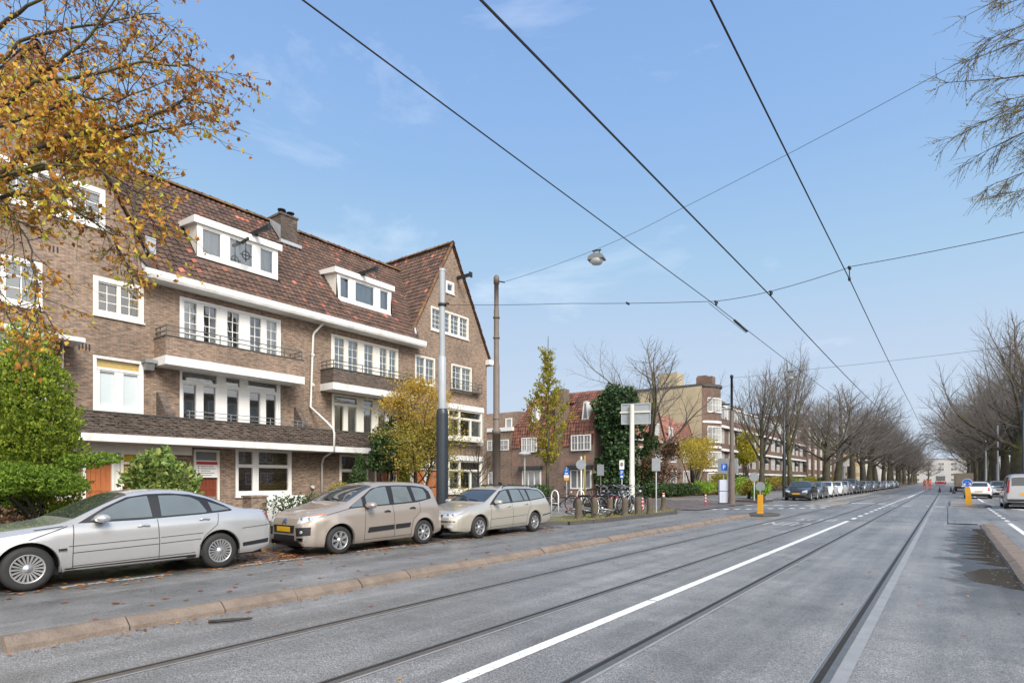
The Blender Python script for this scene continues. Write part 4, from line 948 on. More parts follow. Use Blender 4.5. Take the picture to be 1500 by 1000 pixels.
# long terrace with white bands, recessed balconies, white dormers and chimney stacks
def terrace(name, label, y0, y1, zt, floors, bay_w, brick, dorm, stacks, group=None, bands=True, awn=True, roofmat='tile'):
    h = thing(name, label, 'terrace', (-24, (y0+y1)/2, 0), world=True, group=group); W = Wall('x', -24)
    mb = MB(); mb.box(-35, -24, y0, y1, .1, zt)
    mb.build('wall', M[brick], h)
    if bands:
        for z in floors[1:] + [zt]:
            b = MB(); b.box(-24, -23.55, y0, y1, z-.33, z-.02); b.build('band', M['white_slab'], h)
            if z != zt: b = MB(); b.box(-23.66, -23.55, y0, y1, z-.02, z+.62); b.build('balcony_front', M[brick], h)
    n = int((y1-y0)/bay_w); top = floors[1:] + [zt]
    f = MB(); g = MB()
    for fi, z in enumerate(floors):
        zz1 = (top[fi] if fi < len(top) else zt) - .45
        for i in range(n):
            y = y0 + (i+.12)*bay_w; w = bay_w*(.62 if (i % 2) else .44)
            if (i % 2 == 0) or True: simple_window(h, W, y, y+w, z+.75 if fi == 0 else z+.55, zz1, 3 if i % 2 else 2, 2 if fi else 1, fw=.12)
            if awn and fi and i % 2:
                a = MB(); a.add([(-23.98,y+w,zz1),(-23.98,y+w+.9,zz1),(-23.2,y+w+.9,zz1-.8),(-23.2,y+w,zz1-.8),(-23.2,y+w,zz1-1.0),(-23.2,y+w+.9,zz1-1.0),(-23.98,y+w,zz1-1.0),(-23.98,y+w+.9,zz1-1.0)], [(0,1,2,3),(3,2,5,4),(0,3,4,6),(1,7,5,2)]); a.build('balcony_screen', M['metal_dark'], h)
    if dorm:
        r = MB(); tiles(r, (-23.7, y0, zt-.05), (0,1,0), (-.75,0,1), lambda v: (0, y1-y0), 5, .5, .6); r.add([(-23.8,y0,zt),(-23.8,y1,zt),(-26.2,y1,zt+3.0),(-26.2,y0,zt+3.0),(-35,y1,zt+3.0),(-35,y0,zt+3.0)], [(0,1,2,3),(3,2,4,5)]); rr = r.build('roof', M[roofmat], h)
        yy = y0 + 1.2
        while yy + 3.6 < y1:
            d = MB(); d.box(-26.5,-24.55,yy,yy+3.4,zt+.75,zt+2.75); d.box(-26.5,-24.3,yy-.12,yy+3.52,zt+2.75,zt+2.95); do = d.build('dormer', M['white'], h)
            wn = simple_window(do, Wall('x', -24.55), yy+.2, yy+3.2, zt+.95, zt+2.55, 4, 2, name='dormer_window') if False else None
            g_ = MB(); 
            for q in range(3): g_.box(-24.56,-24.52,yy+.25+q*1.02,yy+1.1+q*1.02,zt+1.05,zt+2.5)
            g_.build('pane', M['pane_far'], do)
            yy += 4.6
    for ys in stacks:
        c = MB(); c.box(-28,-25.6,ys,ys+1.6,zt+1,zt+4.0)
        for q in range(4): c.lathe([(.13,zt+4.0),(.11,zt+4.35)], (-26+.0-q*.5,ys+.8,0), 8)
        c.build('chimney', M['brick_dark'], h)
    return h
terrace('terrace', 'long brick terrace with white bands, dormers and tall chimney stacks beyond the cream wall', 77.3, 134, 8.75, [.1, 2.6, 5.7], 4.0, 'brick_far', True, [84, 93, 104, 116, 127])
hH = terrace('apartment_block', 'dark red brick block with rows of tall white windows far down the street', 135, 205, 13.2, [.1, 3.3, 6.5, 9.7], 3.6, 'brick_far', False, [], bands=False, awn=False)
mb = MB(); mb.box(-36,-23.6,134.6,205.4,13.2,13.7); mb.build('cornice', M['brick_dark'], hH)
mb = MB()
for i in range(11): mb.box(-24,-23.55,135+i*7-.3,135+i*7+.3,.1,13.2)
mb.build('pilaster', M['brick_far'], hH)
for q in ((-33,-24.6,136,144,13.7,15.6),(-33,-25,150,156,13.7,15.2)): mb = MB(); mb.box(*q); mb.build('roof_house', M['brick_far'], hH)
def block(name, label, x0, x1, y0, y1, z1, mat, floors, bw, wall, cat='building'):
    h = thing(name, label, cat, ((x0+x1)/2, y0, 0), world=True); m = MB(); m.box(x0,x1,y0,y1,.1,z1); m.build('wall', M[mat], h)
    m = MB(); m.box(x0-.2,x1+.2,y0-.2,y1+.2,z1,z1+.35); m.build('roof', M['kerb_grey'], h)
    a, b = (y0, y1) if wall.k == 'x' else (x0, x1); n = int((b-a)/bw); f = MB(); g = MB()
    for j in range(floors):
        z = .9 + j*3.1
        for i in range(n):
            u = a + (i+.25)*bw
            simple_window(h, wall, u, u+bw*.5, z, z+1.7, 2, 1, fw=.12)
    return h
block('apartment_block', 'ochre rendered block glimpsed between the trunks down the street', -34, -23, 210, 232, 12, 'ochre', 3, 4.0, Wall('x', -23))
block('apartment_block', 'pale grey block beyond the ochre one down the street', -34, -23, 233, 300, 13, 'soffit', 4, 4.5, Wall('x', -23))
block('end_building', 'long pale building closing the far end of the street', -60, 70, 430, 445, 14, 'soffit', 4, 6.0, Wall('y', 430))
# right-hand side behind the trees
M['brick_r'] = M['brick_far']
terrace_r = []
for i, (y0, y1, lab) in enumerate(((6,62,'brick block of flats beside the road on the right, out past the trees'), (66,150,'long brick block of flats behind the trees on the right'), (154,300,'far brick block of flats at the end of the right hand trees'))):
    block('apartment_block', lab, 30, 42, y0, y1, 12.5, 'brick_r', 4, 4.2, Wall('x', 30, -1))
# ---------------------------------------------------------------- cars
def lerp_tab(tab, x):
    if x <= tab[0][0]: return tab[0][1]
    for (a, va), (b, vb) in zip(tab[:-1], tab[1:]):
        if x <= b: return va + (vb-va)*((x-a)/(b-a) if b > a else 1)
    return tab[-1][1]
def smooth_tab(tab, x, r=.03):
    return sum(lerp_tab(tab, x+k*r) for k in (-2,-1,0,1,2))/5
class Body:
    """car body as cross sections along its length; t is metres behind the front bumper, x to the side, z up.
    In the thing's own frame the car looks along +y."""
    def __init__(s, sp):
        s.sp = sp; s.L = sp['L']; s.W = sp['W']; s.R = sp.get('arch', .365); s.axles = sp['axles']; s.wr = sp['wr']
    def top(s, t): return smooth_tab(s.sp['top'], t, min(.05, .008 + .05*min(t, s.L-t)))
    def belt(s, t): return min(smooth_tab(s.sp['belt'], t, .06), s.top(t) - .03)
    def bot(s, t):
        z = lerp_tab(s.sp['bot'], t)
        for a in s.axles:
            d = abs(t-a)
            if d < s.R: z = max(z, s.wr + math.sqrt(s.R*s.R - d*d))
        return z
    def w(s, t):
        f = lerp_tab(s.sp['plan'], t)
        return s.W * f
    def we(s, t): return smooth_tab(s.sp['edge'], t, .1)
    def side(s, t, z):                    # half width of the flank at height z
        b = s.belt(t); W = s.w(t); z0 = .2
        k = (z - .58)/.42
        x = W*(1 - .035*k*k)
        if z > b - .16: x -= .028*((z-(b-.16))/.16)**2
        for a in s.axles:                 # flared arches
            d = math.hypot(t-a, z-s.wr)
            if d < s.R + .13: x += s.sp.get('flare', .014)*max(0, 1-(d-s.R)/.13)
        if s.sp.get('strip') and abs(z - lerp_tab(s.sp['strip'], t)) < .05 and s.axles[0]+s.R < t < s.axles[1]-s.R: x += .010
        if z < .34: x -= (.34-z)*.16
        return x
    def section(s, t):
        lo = s.bot(t); b = max(s.belt(t), lo + .04); tp = max(s.top(t), b + .01); P = [(s.side(t, lo) - .07, lo), (s.side(t, lo) - .012, lo)]
        for f in (.03, .12, .24, .36, .48, .60, .72, .82, .90, .96): z = lo + f*(b-lo); P.append((s.side(t, z), z))
        xb = s.side(t, b) - .004; P.append((xb, b)); h = tp - b; xe = min(s.we(t), xb - .01)
        for f in (.12, .35, .58, .80):
            P.append((xb + (xe+.02-xb)*f + .012*math.sin(PI*f)*min(1, h/.3), b + h*f*.96))
        P += [(xe-.005, b+h*.895), (xe-.045, b+h*.94), (xe-.11, b+h*.965), (xe*.68, b+h*.985), (xe*.36, b+h*.996), (0, tp)]
        return P
    def sx(s, t, z):
        P = s.section(t); 
        if z > P[-1][1]: return -1
        best = -1
        for (xa, za), (xb, zb) in zip(P[1:-1], P[2:]):
            if za <= z <= zb: best = max(best, xa + (xb-xa)*((z-za)/(zb-za) if zb > za else 0))
        return best
    def Y(s, t): return s.L/2 - t
    def on(s, t, z, e=.004, sg=-1):       # on the flank
        x = s.sx(t, z); x2 = s.sx(t, z+.02); x1 = s.sx(t, z-.02)
        sl = (x2-x1)/.04 if x1 > 0 and x2 > 0 else 0; n = math.hypot(1, sl)
        return (sg*(x + e/n), s.Y(t), z - sl*e/n)
    def ontop(s, t, k, e=.004, sg=1):     # on the bonnet, roof or screens; k 0 centre .. 1 edge
        P = s.section(t); tail = P[-6:]; tail = tail[::-1]  # centre first
        xe = tail[-1][0]; x = k*xe; z = lerp_tab([(p[0], p[1]) for p in tail], x)
        t2 = t + .02; P2 = s.section(t2); dz = (P2[-1][1]-P[-1][1])/.02; n = math.hypot(1, dz)
        return (sg*x, s.Y(t) + dz*e/n, z + e/n)
    def endy(s, x, z, rear=False, e=.004):
        a, b = (s.L, s.L-1.6) if rear else (0, 1.6); N_ = 90; prev = a
        for i in range(N_+1):
            t = a + (b-a)*i/N_
            tt = min(max(t, .001), s.L-.001)
            if abs(x) <= s.sx(tt, z) + 1e-4 and z >= lerp_tab(s.sp['bot'], tt):
                lo, hi = prev, t
                for _ in range(8):
                    m = (lo+hi)/2; mm = min(max(m, .001), s.L-.001)
                    if abs(x) <= s.sx(mm, z) + 1e-4 and z >= lerp_tab(s.sp['bot'], mm): hi = m
                    else: lo = m
                return s.Y(hi) + (-e if rear else e)
            prev = t
        return s.Y(b)
def qsurf(mb, rows, mi=0, smooth=True):
    n = len(rows[0]); v = [p for r in rows for p in r]
    mb.add(v, [(i*n+j, i*n+j+1, (i+1)*n+j+1, (i+1)*n+j) for i in range(len(rows)-1) for j in range(n-1)], mi, smooth)
def resample(pts, n):
    d = [0]
    for a, b in zip(pts[:-1], pts[1:]): d.append(d[-1] + math.hypot(b[0]-a[0], b[1]-a[1]))
    out = []
    for i in range(n):
        s_ = d[-1]*i/(n-1); k = 0
        while k < len(d)-2 and d[k+1] < s_: k += 1
        f = (s_-d[k])/(d[k+1]-d[k]) if d[k+1] > d[k] else 0
        out.append((pts[k][0] + (pts[k+1][0]-pts[k][0])*f, pts[k][1] + (pts[k+1][1]-pts[k][1])*f))
    return out
def flank(mb, B, lower, upper, e=.005, n=18, m=5, sg=-1):
    lo, up = resample(lower, n), resample(upper, n)
    qsurf(mb, [[B.on(lo[i][0]+(up[i][0]-lo[i][0])*j/m, lo[i][1]+(up[i][1]-lo[i][1])*j/m, e, sg) for i in range(n)] for j in range(m+1)])
def ribbon(mb, B, pts, w, e=.003, sg=-1, n=24):
    q = resample(pts, n); rows = [[], []]
    for i in range(n):
        a, b = q[max(0, i-1)], q[min(n-1, i+1)]; dx, dz = b[0]-a[0], b[1]-a[1]; l = math.hypot(dx, dz) or 1; nx, nz = -dz/l*w/2, dx/l*w/2
        rows[0].append(B.on(q[i][0]+nx, q[i][1]+nz, e, sg)); rows[1].append(B.on(q[i][0]-nx, q[i][1]-nz, e, sg))
    qsurf(mb, rows)
def face_patch(mb, B, lower, upper, rear=False, e=.006, n=9, m=4, sgn=1):   # lower/upper: (x,z) lines across the nose or tail
    lo, up = resample(lower, n), resample(upper, n)
    rows = []
    for j in range(m+1):
        r = []
        for i in range(n):
            x = lo[i][0]+(up[i][0]-lo[i][0])*j/m; z = lo[i][1]+(up[i][1]-lo[i][1])*j/m
            r.append((sgn*x, B.endy(x, z, rear, e), z))
        rows.append(r)
    qsurf(mb, rows)
M['tyre'] = plain('tyre_rubber', (.022,.022,.022), .75, var=.3, scale=6)
M['rim'] = plain('alloy_rim', (.50,.50,.50), .35, .75, var=.15)
M['rim_dark'] = plain('brake_dark', (.03,.03,.03), .6)  # dark disc behind the spokes
M['car_glass'] = dark_glass('car_glass', (.035,.042,.045), 1.0, .02)
M['car_side_glass'] = dark_glass('car_side_glass', (.13,.15,.155), 1.0, .02)  # pale sky reflection and see-through look put into the base colour
M['trim'] = plain('black_trim', (.018,.018,.02), .45)
M['seam'] = plain('panel_gap', (.03,.03,.03), .7)
M['lamp'] = dark_glass('headlamp_glass', (.42,.44,.46), .9, .08)
M['tail'] = dark_glass('tail_lamp', (.38,.015,.02), .8, .12)
M['amber'] = dark_glass('amber_lamp', (.5,.16,.02), .8, .12)
M['plate'] = plain('yellow_plate', (.62,.36,.015), .45, var=.05)
M['chrome'] = plain('chrome', (.75,.75,.76), .12, 1.0, var=.03)
M['silver'] = car_paint('silver_paint', (.565,.565,.56), .5, .27)
M['beige'] = car_paint('beige_metallic_paint', (.43,.37,.318), .45, .28)
M['champ'] = car_paint('champagne_paint', (.55,.51,.435), .45, .28)
PAINT = dict(black=car_paint('black_paint', (.018,.019,.022), .2, .3), white=car_paint('white_car_paint', (.74,.75,.75), .0, .3), grey=car_paint('grey_car_paint', (.16,.17,.18), .5, .3), pale=car_paint('pale_silver_paint', (.5,.51,.52), .6, .3), blue=car_paint('dark_blue_paint', (.03,.045,.08), .4, .3), green=car_paint('lime_paint', (.35,.5,.12), .1, .3))
def wheel(par, x, y, r, wd, spokes, sw, sg):
    """hub at (x,y,r); sg +1 when the outer face looks to +x"""
    t = MB(); ri = r*.655
    t.lathe([(ri, -wd/2+.01), (r-.055, -wd/2), (r-.012, -wd/2+.02), (r, -wd/2+.05), (r, wd/2-.05), (r-.012, wd/2-.02), (r-.055, wd/2), (ri, wd/2-.012), (ri-.01, wd/2-.05)], (x, y, r), 40, 0)
    to = t.build('wheel', M['tyre'], par)
    f = MB(); o = wd/2
    f.lathe([(ri+.004, sg*(o-.012)), (ri-.012, sg*(o-.004)), (ri-.022, sg*(o-.02)), (ri-.03, sg*(o-.1))], (x, y, r), 40, 0)
    for k in range(spokes):
        for dd in ((-1, 1) if sw < 0 else (0,)):
            a = 2*PI*k/spokes + dd*.16*(1 if sw < 0 else 0); w_ = abs(sw)
            ca, sa = math.cos(a), math.sin(a); c1, s1 = -sa, ca
            def pt(rr, tt, oo): return (x + sg*oo, y + ca*rr + c1*tt, r + sa*rr + s1*tt)
            r0, r1 = .045, ri-.01
            wi, wo = w_*.55, w_*1.05
            vs = [pt(r0,-wi,o-.02), pt(r0,wi,o-.02), pt(r1,wo,o-.012), pt(r1,-wo,o-.012), pt(r0,-wi*1.2,o-.055), pt(r0,wi*1.2,o-.055), pt(r1,wo*1.15,o-.05), pt(r1,-wo*1.15,o-.05)]
            f.add(vs, [(0,1,2,3),(0,3,7,4),(1,5,6,2),(0,4,5,1)])
    f.lathe([(.0, sg*(o-.005)), (.028, sg*(o-.006)), (.034, sg*(o-.014)), (.062, sg*(o-.018)), (.07, sg*(o-.04))], (x, y, r), 16, 0)
    f.build('rim', M['rim'], to)
    d = MB(); d.lathe([(0, sg*(o-.085)), (ri-.02, sg*(o-.085))], (x, y, r), 24, 0); d.build('brake', M['rim_dark'], to)
def ztube(B, pts, e=.0): return [B.on(t, z, e) for t, z in pts]
def car(name, label, cat, sp, paint, loc, rz, group=None, hi=True):
    B = Body(sp); c = thing(name, label, cat, loc, rz, group); L = sp['L']
    ts = set(round(i*L/64, 4) for i in range(65))
    for a in sp['axles']:
        for k in range(-12, 13): ts.add(round(a + B.R*math.sin(k/12*PI/2), 4))
        ts.add(round(a-B.R-.004, 4)); ts.add(round(a+B.R+.004, 4))
    for v in (.012, .03, .055, .09, .13, .18, .24): ts.add(v); ts.add(round(L-v, 4))
    for t, _ in sp['top']: ts.add(min(max(t, 0), L))
    ts = sorted(t for t in ts if 0 <= t <= L)
    S = [B.section(t) for t in ts]; n = len(S[0])
    mb = MB()
    for sg in (-1, 1):
        qsurf(mb, [[(sg*x, B.Y(t), z) for x, z in (S[i] if sg < 0 else S[i][::-1])] for i, t in enumerate(ts)])
    for i in (0, len(ts)-1):
        P = S[i]; v = [(-x, B.Y(ts[i]), z) for x, z in P] + [(x, B.Y(ts[i]), z) for x, z in P[-2::-1]]
        mb.add(v, [tuple(range(len(v)))])
    bo = mb.build('body', paint, c)
    bm = bmesh.new(); bm.from_mesh(bo.data); bmesh.ops.remove_doubles(bm, verts=bm.verts, dist=.0004); bmesh.ops.recalc_face_normals(bm, faces=bm.faces); bm.to_mesh(bo.data); bm.free()
    bo.data.set_sharp_from_angle(angle=math.radians(42))
    # underside and arch liners
    u = MB(); x = B.W - .26; u.box(-x, x, -L/2+.18, L/2-.18, .19, .42); u.box(-x+.1, x-.1, -L/2+.6, L/2-.9, .4, .6)
    for a in sp['axles']:
        for sg in (-1, 1):
            rows = [[(sg*xx, B.Y(a)+ (B.R-.004)*math.cos(q*PI/12), B.wr + (B.R-.004)*math.sin(q*PI/12)) for q in range(13)] for xx in (B.W-.05, B.W-.34)]
            qsurf(u, rows); 
            u.add([(sg*(B.W-.34), B.Y(a)+B.R*math.cos(q*PI/12), B.wr+B.R*math.sin(q*PI/12)) for q in range(13)], [tuple(range(13))])
    u.build('underside', M['trim'], c)
    for a in sp['axles']:
        for sg in (-1, 1): wheel(c, sg*(B.W-.105-.01), B.Y(a), sp['wheel'], .205, sp['spokes'][0], sp['spokes'][1], sg)
    # glazing
    t0, t1 = sp['screen']; rows = []
    mb = MB(); 
    for i in range(9):
        t = t0 + (t1-t0)*i/8; rows.append([B.ontop(t, abs(k)/8*.955, .005, 1 if k >= 0 else -1) for k in range(-8, 9)])
    qsurf(mb, rows); ws = mb.build('windscreen', M['car_glass'], c)
    if hi:
        for x0, x1 in ((-.62, -.02), (.0, .62)):
            mb = MB(); a = B.ontop(t0+.03, abs(x0)*.9, .02, -1 if x0 < 0 else 1); b = B.ontop(t0+.10, abs(x1)*.7, .02, -1 if x1 < 0 else 1); mb.bar(a, b, .02, .012); mb.build('wiper', M['trim'], ws)
    t0, t1 = sp['rear']; rows = []
    mb = MB()
    for i in range(7):
        t = t0 + (t1-t0)*i/6; rows.append([B.ontop(t, abs(k)/8*.93, .005, 1 if k >= 0 else -1) for k in range(-8, 9)])
    qsurf(mb, rows); mb.build('rear_window', M['car_glass'], c)
    for sg in (-1, 1):
        mb = MB(); 
        lo, up = sp['frame']
        flank(mb, B, lo, up, .006, 34, 14, sg); fr = mb.build('window_surround', M['trim'], c)
        for lo, up in sp['wins']:
            mb = MB(); flank(mb, B, lo, up, .011, 18, 12, sg); mb.build('side_window', M['car_side_glass'], fr)
        for pts in sp['seams']: mb = MB(); ribbon(mb, B, pts, .011, .0025, sg, 26); mb.build('door_gap', M['seam'], c)
        for t, z in sp['handles']:
            mb = MB(); p = [B.on(t+k*.03, z + .006*(2-abs(k-3)) , .012 + .012*(1 if 0 < k < 6 else 0), sg) for k in range(7)]; mb.tube(p, [.012,.017,.019,.019,.019,.017,.012], 8)
            mb.build('door_handle', sp.get('hmat') or paint, c)
        tm, zm = sp['mirror']
        mb = MB(); b = Vector(B.on(tm, zm, .0, sg)); s_ = sp.get('msize', 1)
        ctr = b + Vector((sg*.14, -.0, .05)); rows = []
        for i in range(9):
            a = -PI/2 + PI*i/8; r = math.cos(a)
            rows.append([ctr + Vector((sg*.12*s_*math.sin(a), .105*(max(r,0)**.45)*math.cos(2*PI*j/12), .068*s_*(max(r,0)**.45)*math.sin(2*PI*j/12))) for j in range(13)])
        qsurf(mb, rows); mo = mb.build('mirror', paint, c)
        mb = MB(); mb.bar(b + Vector((-sg*.02,0,.0)), ctr + Vector((0,0,-.05)), .09, .035); mb.build('mirror_foot', M['trim'], mo)
        # lamps
        hp = MB(); face_patch(hp, B, sp['hl'][0], sp['hl'][1], False, .005, 12, 5, sg); ho = hp.build('headlight', M['lamp'], c)
        if hi:
            cx = sum(p[0] for p in sp['hl'][0]+sp['hl'][1])/(len(sp['hl'][0])+len(sp['hl'][1])); cz = sum(p[1] for p in sp['hl'][0]+sp['hl'][1])/(len(sp['hl'][0])+len(sp['hl'][1]))
            for dx in (-.07, .06): 
                hp = MB(); q = [(sg*(cx+dx), B.endy(cx+dx, cz, False, .011), cz)]
                hp.tube([(q[0][0], q[0][1]-.004, cz), (q[0][0]-.0, q[0][1]+.004, cz+.001)], .040, 14); hp.build('reflector', M['rim'], ho)
        tp = MB(); face_patch(tp, B, sp['tl'][0], sp['tl'][1], True, .006, 8, 6, sg); tp.build('tail_light', M['tail'], c)
    for nm, mt, lo, up, rear, e in sp['nose']:
        mb = MB(); face_patch(mb, B, lo, up, rear, e, 15, 4, 1); mb.build(nm, M[mt], c)
    if hi and sp.get('extra'): sp['extra'](B, c, paint)
    return c
def sym(pts): return [(-x, z) for x, z in pts[::-1]] + list(pts)
# --- the silver saloon
SAL = dict(L=4.83, W=.915, axles=(.97, 3.73), wr=.32, wheel=.318, arch=.375, spokes=(20, .014),
  top=[(0,.56),(.02,.64),(.08,.70),(.25,.765),(.6,.845),(1.0,.90),(1.38,.945),(1.52,.985),(2.0,1.24),(2.28,1.37),(2.5,1.422),(2.85,1.45),(3.25,1.425),(3.55,1.355),(3.8,1.255),(4.1,1.115),(4.25,1.065),(4.6,1.045),(4.72,1.02),(4.78,.92),(4.83,.62)],
  belt=[(0,.50),(.1,.64),(.5,.76),(1.1,.85),(1.5,.895),(2.5,.925),(3.6,.965),(4.3,.975),(4.75,.93),(4.83,.58)],
  bot=[(0,.36),(.05,.27),(.4,.22),(4.4,.235),(4.75,.32),(4.83,.42)],
  plan=[(0,.70),(.03,.78),(.10,.85),(.25,.91),(.5,.955),(.9,.985),(1.5,1),(3.3,1),(4.0,.975),(4.4,.945),(4.62,.91),(4.74,.86),(4.80,.80),(4.83,.74)],
  edge=[(0,.55),(.3,.62),(1.0,.72),(1.4,.76),(1.55,.74),(2.3,.615),(2.8,.60),(3.3,.60),(3.8,.62),(4.15,.68),(4.6,.70),(4.83,.6)],
  strip=[(0,.50),(1.3,.53),(3.4,.60),(4.8,.62)], screen=(1.56, 2.33), rear=(3.42, 4.12),
  frame=([(1.58,.935),(2.4,.945),(3.4,.99),(3.98,1.03)], [(1.62,.955),(1.95,1.15),(2.3,1.31),(2.6,1.355),(2.95,1.365),(3.3,1.335),(3.62,1.25),(3.9,1.12),(4.0,1.045)]),
  wins=[([(1.74,.965),(2.62,.98)],[(1.86,1.06),(2.1,1.19),(2.34,1.29),(2.6,1.325)]), ([(2.76,.985),(3.5,1.015)],[(2.77,1.325),(3.05,1.325),(3.3,1.285),(3.42,1.22),(3.52,1.04)]), ([(3.62,1.03),(3.93,1.05)],[(3.58,1.20),(3.72,1.15),(3.95,1.06)])],
  seams=[[(1.52,.92),(1.50,.55),(1.50,.27)], [(2.69,.94),(2.70,.6),(2.70,.27)], [(3.72,1.0),(3.68,.8),(3.45,.62),(3.36,.45),(3.36,.27)], [(1.5,.30),(3.36,.335)], [(1.45,.60),(2.69,.635)], [(2.72,.637),(3.42,.665)], [(1.5,.50),(2.69,.535)], [(2.72,.537),(3.38,.565)], [(4.15,.70),(4.8,.74)], [(1.05,.86),(1.4,.90)], [(.98,.73),(1.45,.90)]],
  handles=[(2.38,.845),(3.36,.90)], mirror=(1.86,.955),
  hl=([(.40,.60),(.74,.60)],[(.40,.70),(.76,.73)]), tl=([(.58,.72),(.74,.72)],[(.58,1.0),(.76,.99)]),
  nose=[('grille','trim',[(-.28,.50),(.28,.50)],[(-.30,.68),(.30,.68)],False,.006), ('number_plate','plate',[(-.26,.55),(.26,.55)],[(-.26,.66),(.26,.66)],True,.01)])
def sal_extra(B, c, paint):
    k = MB()
    ribbon(k, B, [(.0+.9,.30),(.9,.30)], .001, .0) if False else None
    for sg in (-1, 1):
        k = MB(); k.bar(B.on(1.42,.565,.004,sg), B.on(1.32,.56,.004,sg), .05, .03); k.build('side_repeater', M['trim'], c)
        k = MB(); a = B.axles[0]; x = B.W; k.add([(sg*(x-.16),B.Y(a+.37),.42),(sg*(x+.005),B.Y(a+.37),.42),(sg*(x-.0),B.Y(a+.40),.14),(sg*(x-.15),B.Y(a+.40),.14)], [(0,1,2,3)]); k.build('mud_flap', M['trim'], c)
        k = MB(); flank(k, B, [(1.4,.225),(3.3,.24)], [(1.4,.275),(3.3,.30)], .004, 12, 1, sg); k.build('sill_trim', M['trim'], c)
        k = MB(); flank(k, B, [(4.16,.36),(4.79,.40)], [(4.15,.43),(4.81,.48)], .004, 8, 1, sg); k.build('bumper_trim', M['trim'], c)
SAL['extra'] = sal_extra
def place_y(sp, y_axle, ax): return y_axle + (sp['L']/2 - sp['axles'][ax])   # centre of a car facing -y whose axle stands at y
car('parked_car', 'silver saloon with many-spoked wheels parked nearest on the left, cut by the picture edge', 'car', SAL, M['silver'], (-10.06-.915*.955, 2.44 + .955*(SAL['L']/2 - SAL['axles'][0]), 0), PI, 'cars parked before the brick houses').scale = (.955,)*3
# --- the beige compact van
MPV = dict(L=4.08, W=.87, axles=(.80, 3.30), wr=.315, wheel=.312, arch=.372, spokes=(7, .034), flare=.022,
  top=[(0,.60),(.02,.72),(.07,.83),(.2,.92),(.45,1.0),(.75,1.06),(.98,1.11),(1.12,1.17),(1.5,1.385),(1.75,1.50),(1.95,1.565),(2.3,1.615),(2.8,1.625),(3.3,1.60),(3.6,1.565),(3.74,1.50),(3.86,1.28),(3.94,1.05),(4.02,.95),(4.05,.80),(4.08,.55)],
  belt=[(0,.55),(.08,.74),(.4,.86),(.9,.96),(1.2,1.0),(2.2,1.03),(3.3,1.10),(3.8,1.1),(4.0,.92),(4.08,.5)],
  bot=[(0,.34),(.06,.22),(.4,.19),(3.6,.22),(4.0,.30),(4.08,.40)],
  plan=[(0,.62),(.03,.73),(.10,.83),(.22,.90),(.42,.955),(.75,.995),(1.3,1),(3.2,1),(3.6,.975),(3.85,.935),(3.98,.89),(4.04,.84),(4.08,.76)],
  edge=[(0,.5),(.3,.58),(.9,.66),(1.15,.69),(1.5,.645),(1.9,.61),(2.6,.60),(3.4,.595),(3.8,.62),(4.08,.6)],
  screen=(1.10, 1.86), rear=(3.72, 3.9),
  frame=([(1.05,1.0),(1.3,1.02),(2.2,1.05),(3.1,1.09),(3.62,1.17)], [(1.10,1.04),(1.45,1.25),(1.8,1.45),(2.1,1.51),(2.6,1.525),(3.1,1.51),(3.45,1.47),(3.60,1.35),(3.64,1.2)]),
  wins=[([(1.12,1.03),(1.44,1.045)],[(1.18,1.08),(1.44,1.24)]), ([(1.54,1.05),(2.22,1.075)],[(1.56,1.27),(1.72,1.38),(1.92,1.46),(2.2,1.49)]), ([(2.36,1.085),(2.94,1.11)],[(2.37,1.49),(2.65,1.495),(2.86,1.485)]), ([(3.06,1.125),(3.46,1.17)],[(3.0,1.47),(3.25,1.455),(3.40,1.42),(3.47,1.28)])],
  seams=[[(1.50,1.02),(1.46,.7),(1.44,.25)], [(2.30,1.06),(2.32,.7),(2.32,.25)], [(3.18,1.12),(3.16,.85),(2.92,.66),(2.86,.45),(2.85,.25)], [(1.44,.27),(2.85,.29)], [(1.16,1.02),(.72,.93),(.5,.88)]],
  handles=[(2.02,.90),(2.82,.95)], mirror=(1.56,1.02), msize=1.15, hmat=M['trim'],
  hl=([(.44,.70),(.60,.72),(.765,.80)],[(.46,.82),(.62,.87),(.755,.92)]), tl=([(.60,.72),(.74,.72)],[(.60,1.25),(.68,1.25)]),
  nose=[('grille','trim',[(-.36,.50),(.36,.50)],[(-.38,.665),(.38,.665)],False,.006), ('lower_grille','trim',[(-.40,.30),(.40,.30)],[(-.38,.455),(.38,.455)],False,.006),
        ('number_plate','plate',[(-.25,.525),(.25,.525)],[(-.25,.635),(.25,.635)],False,.016)])
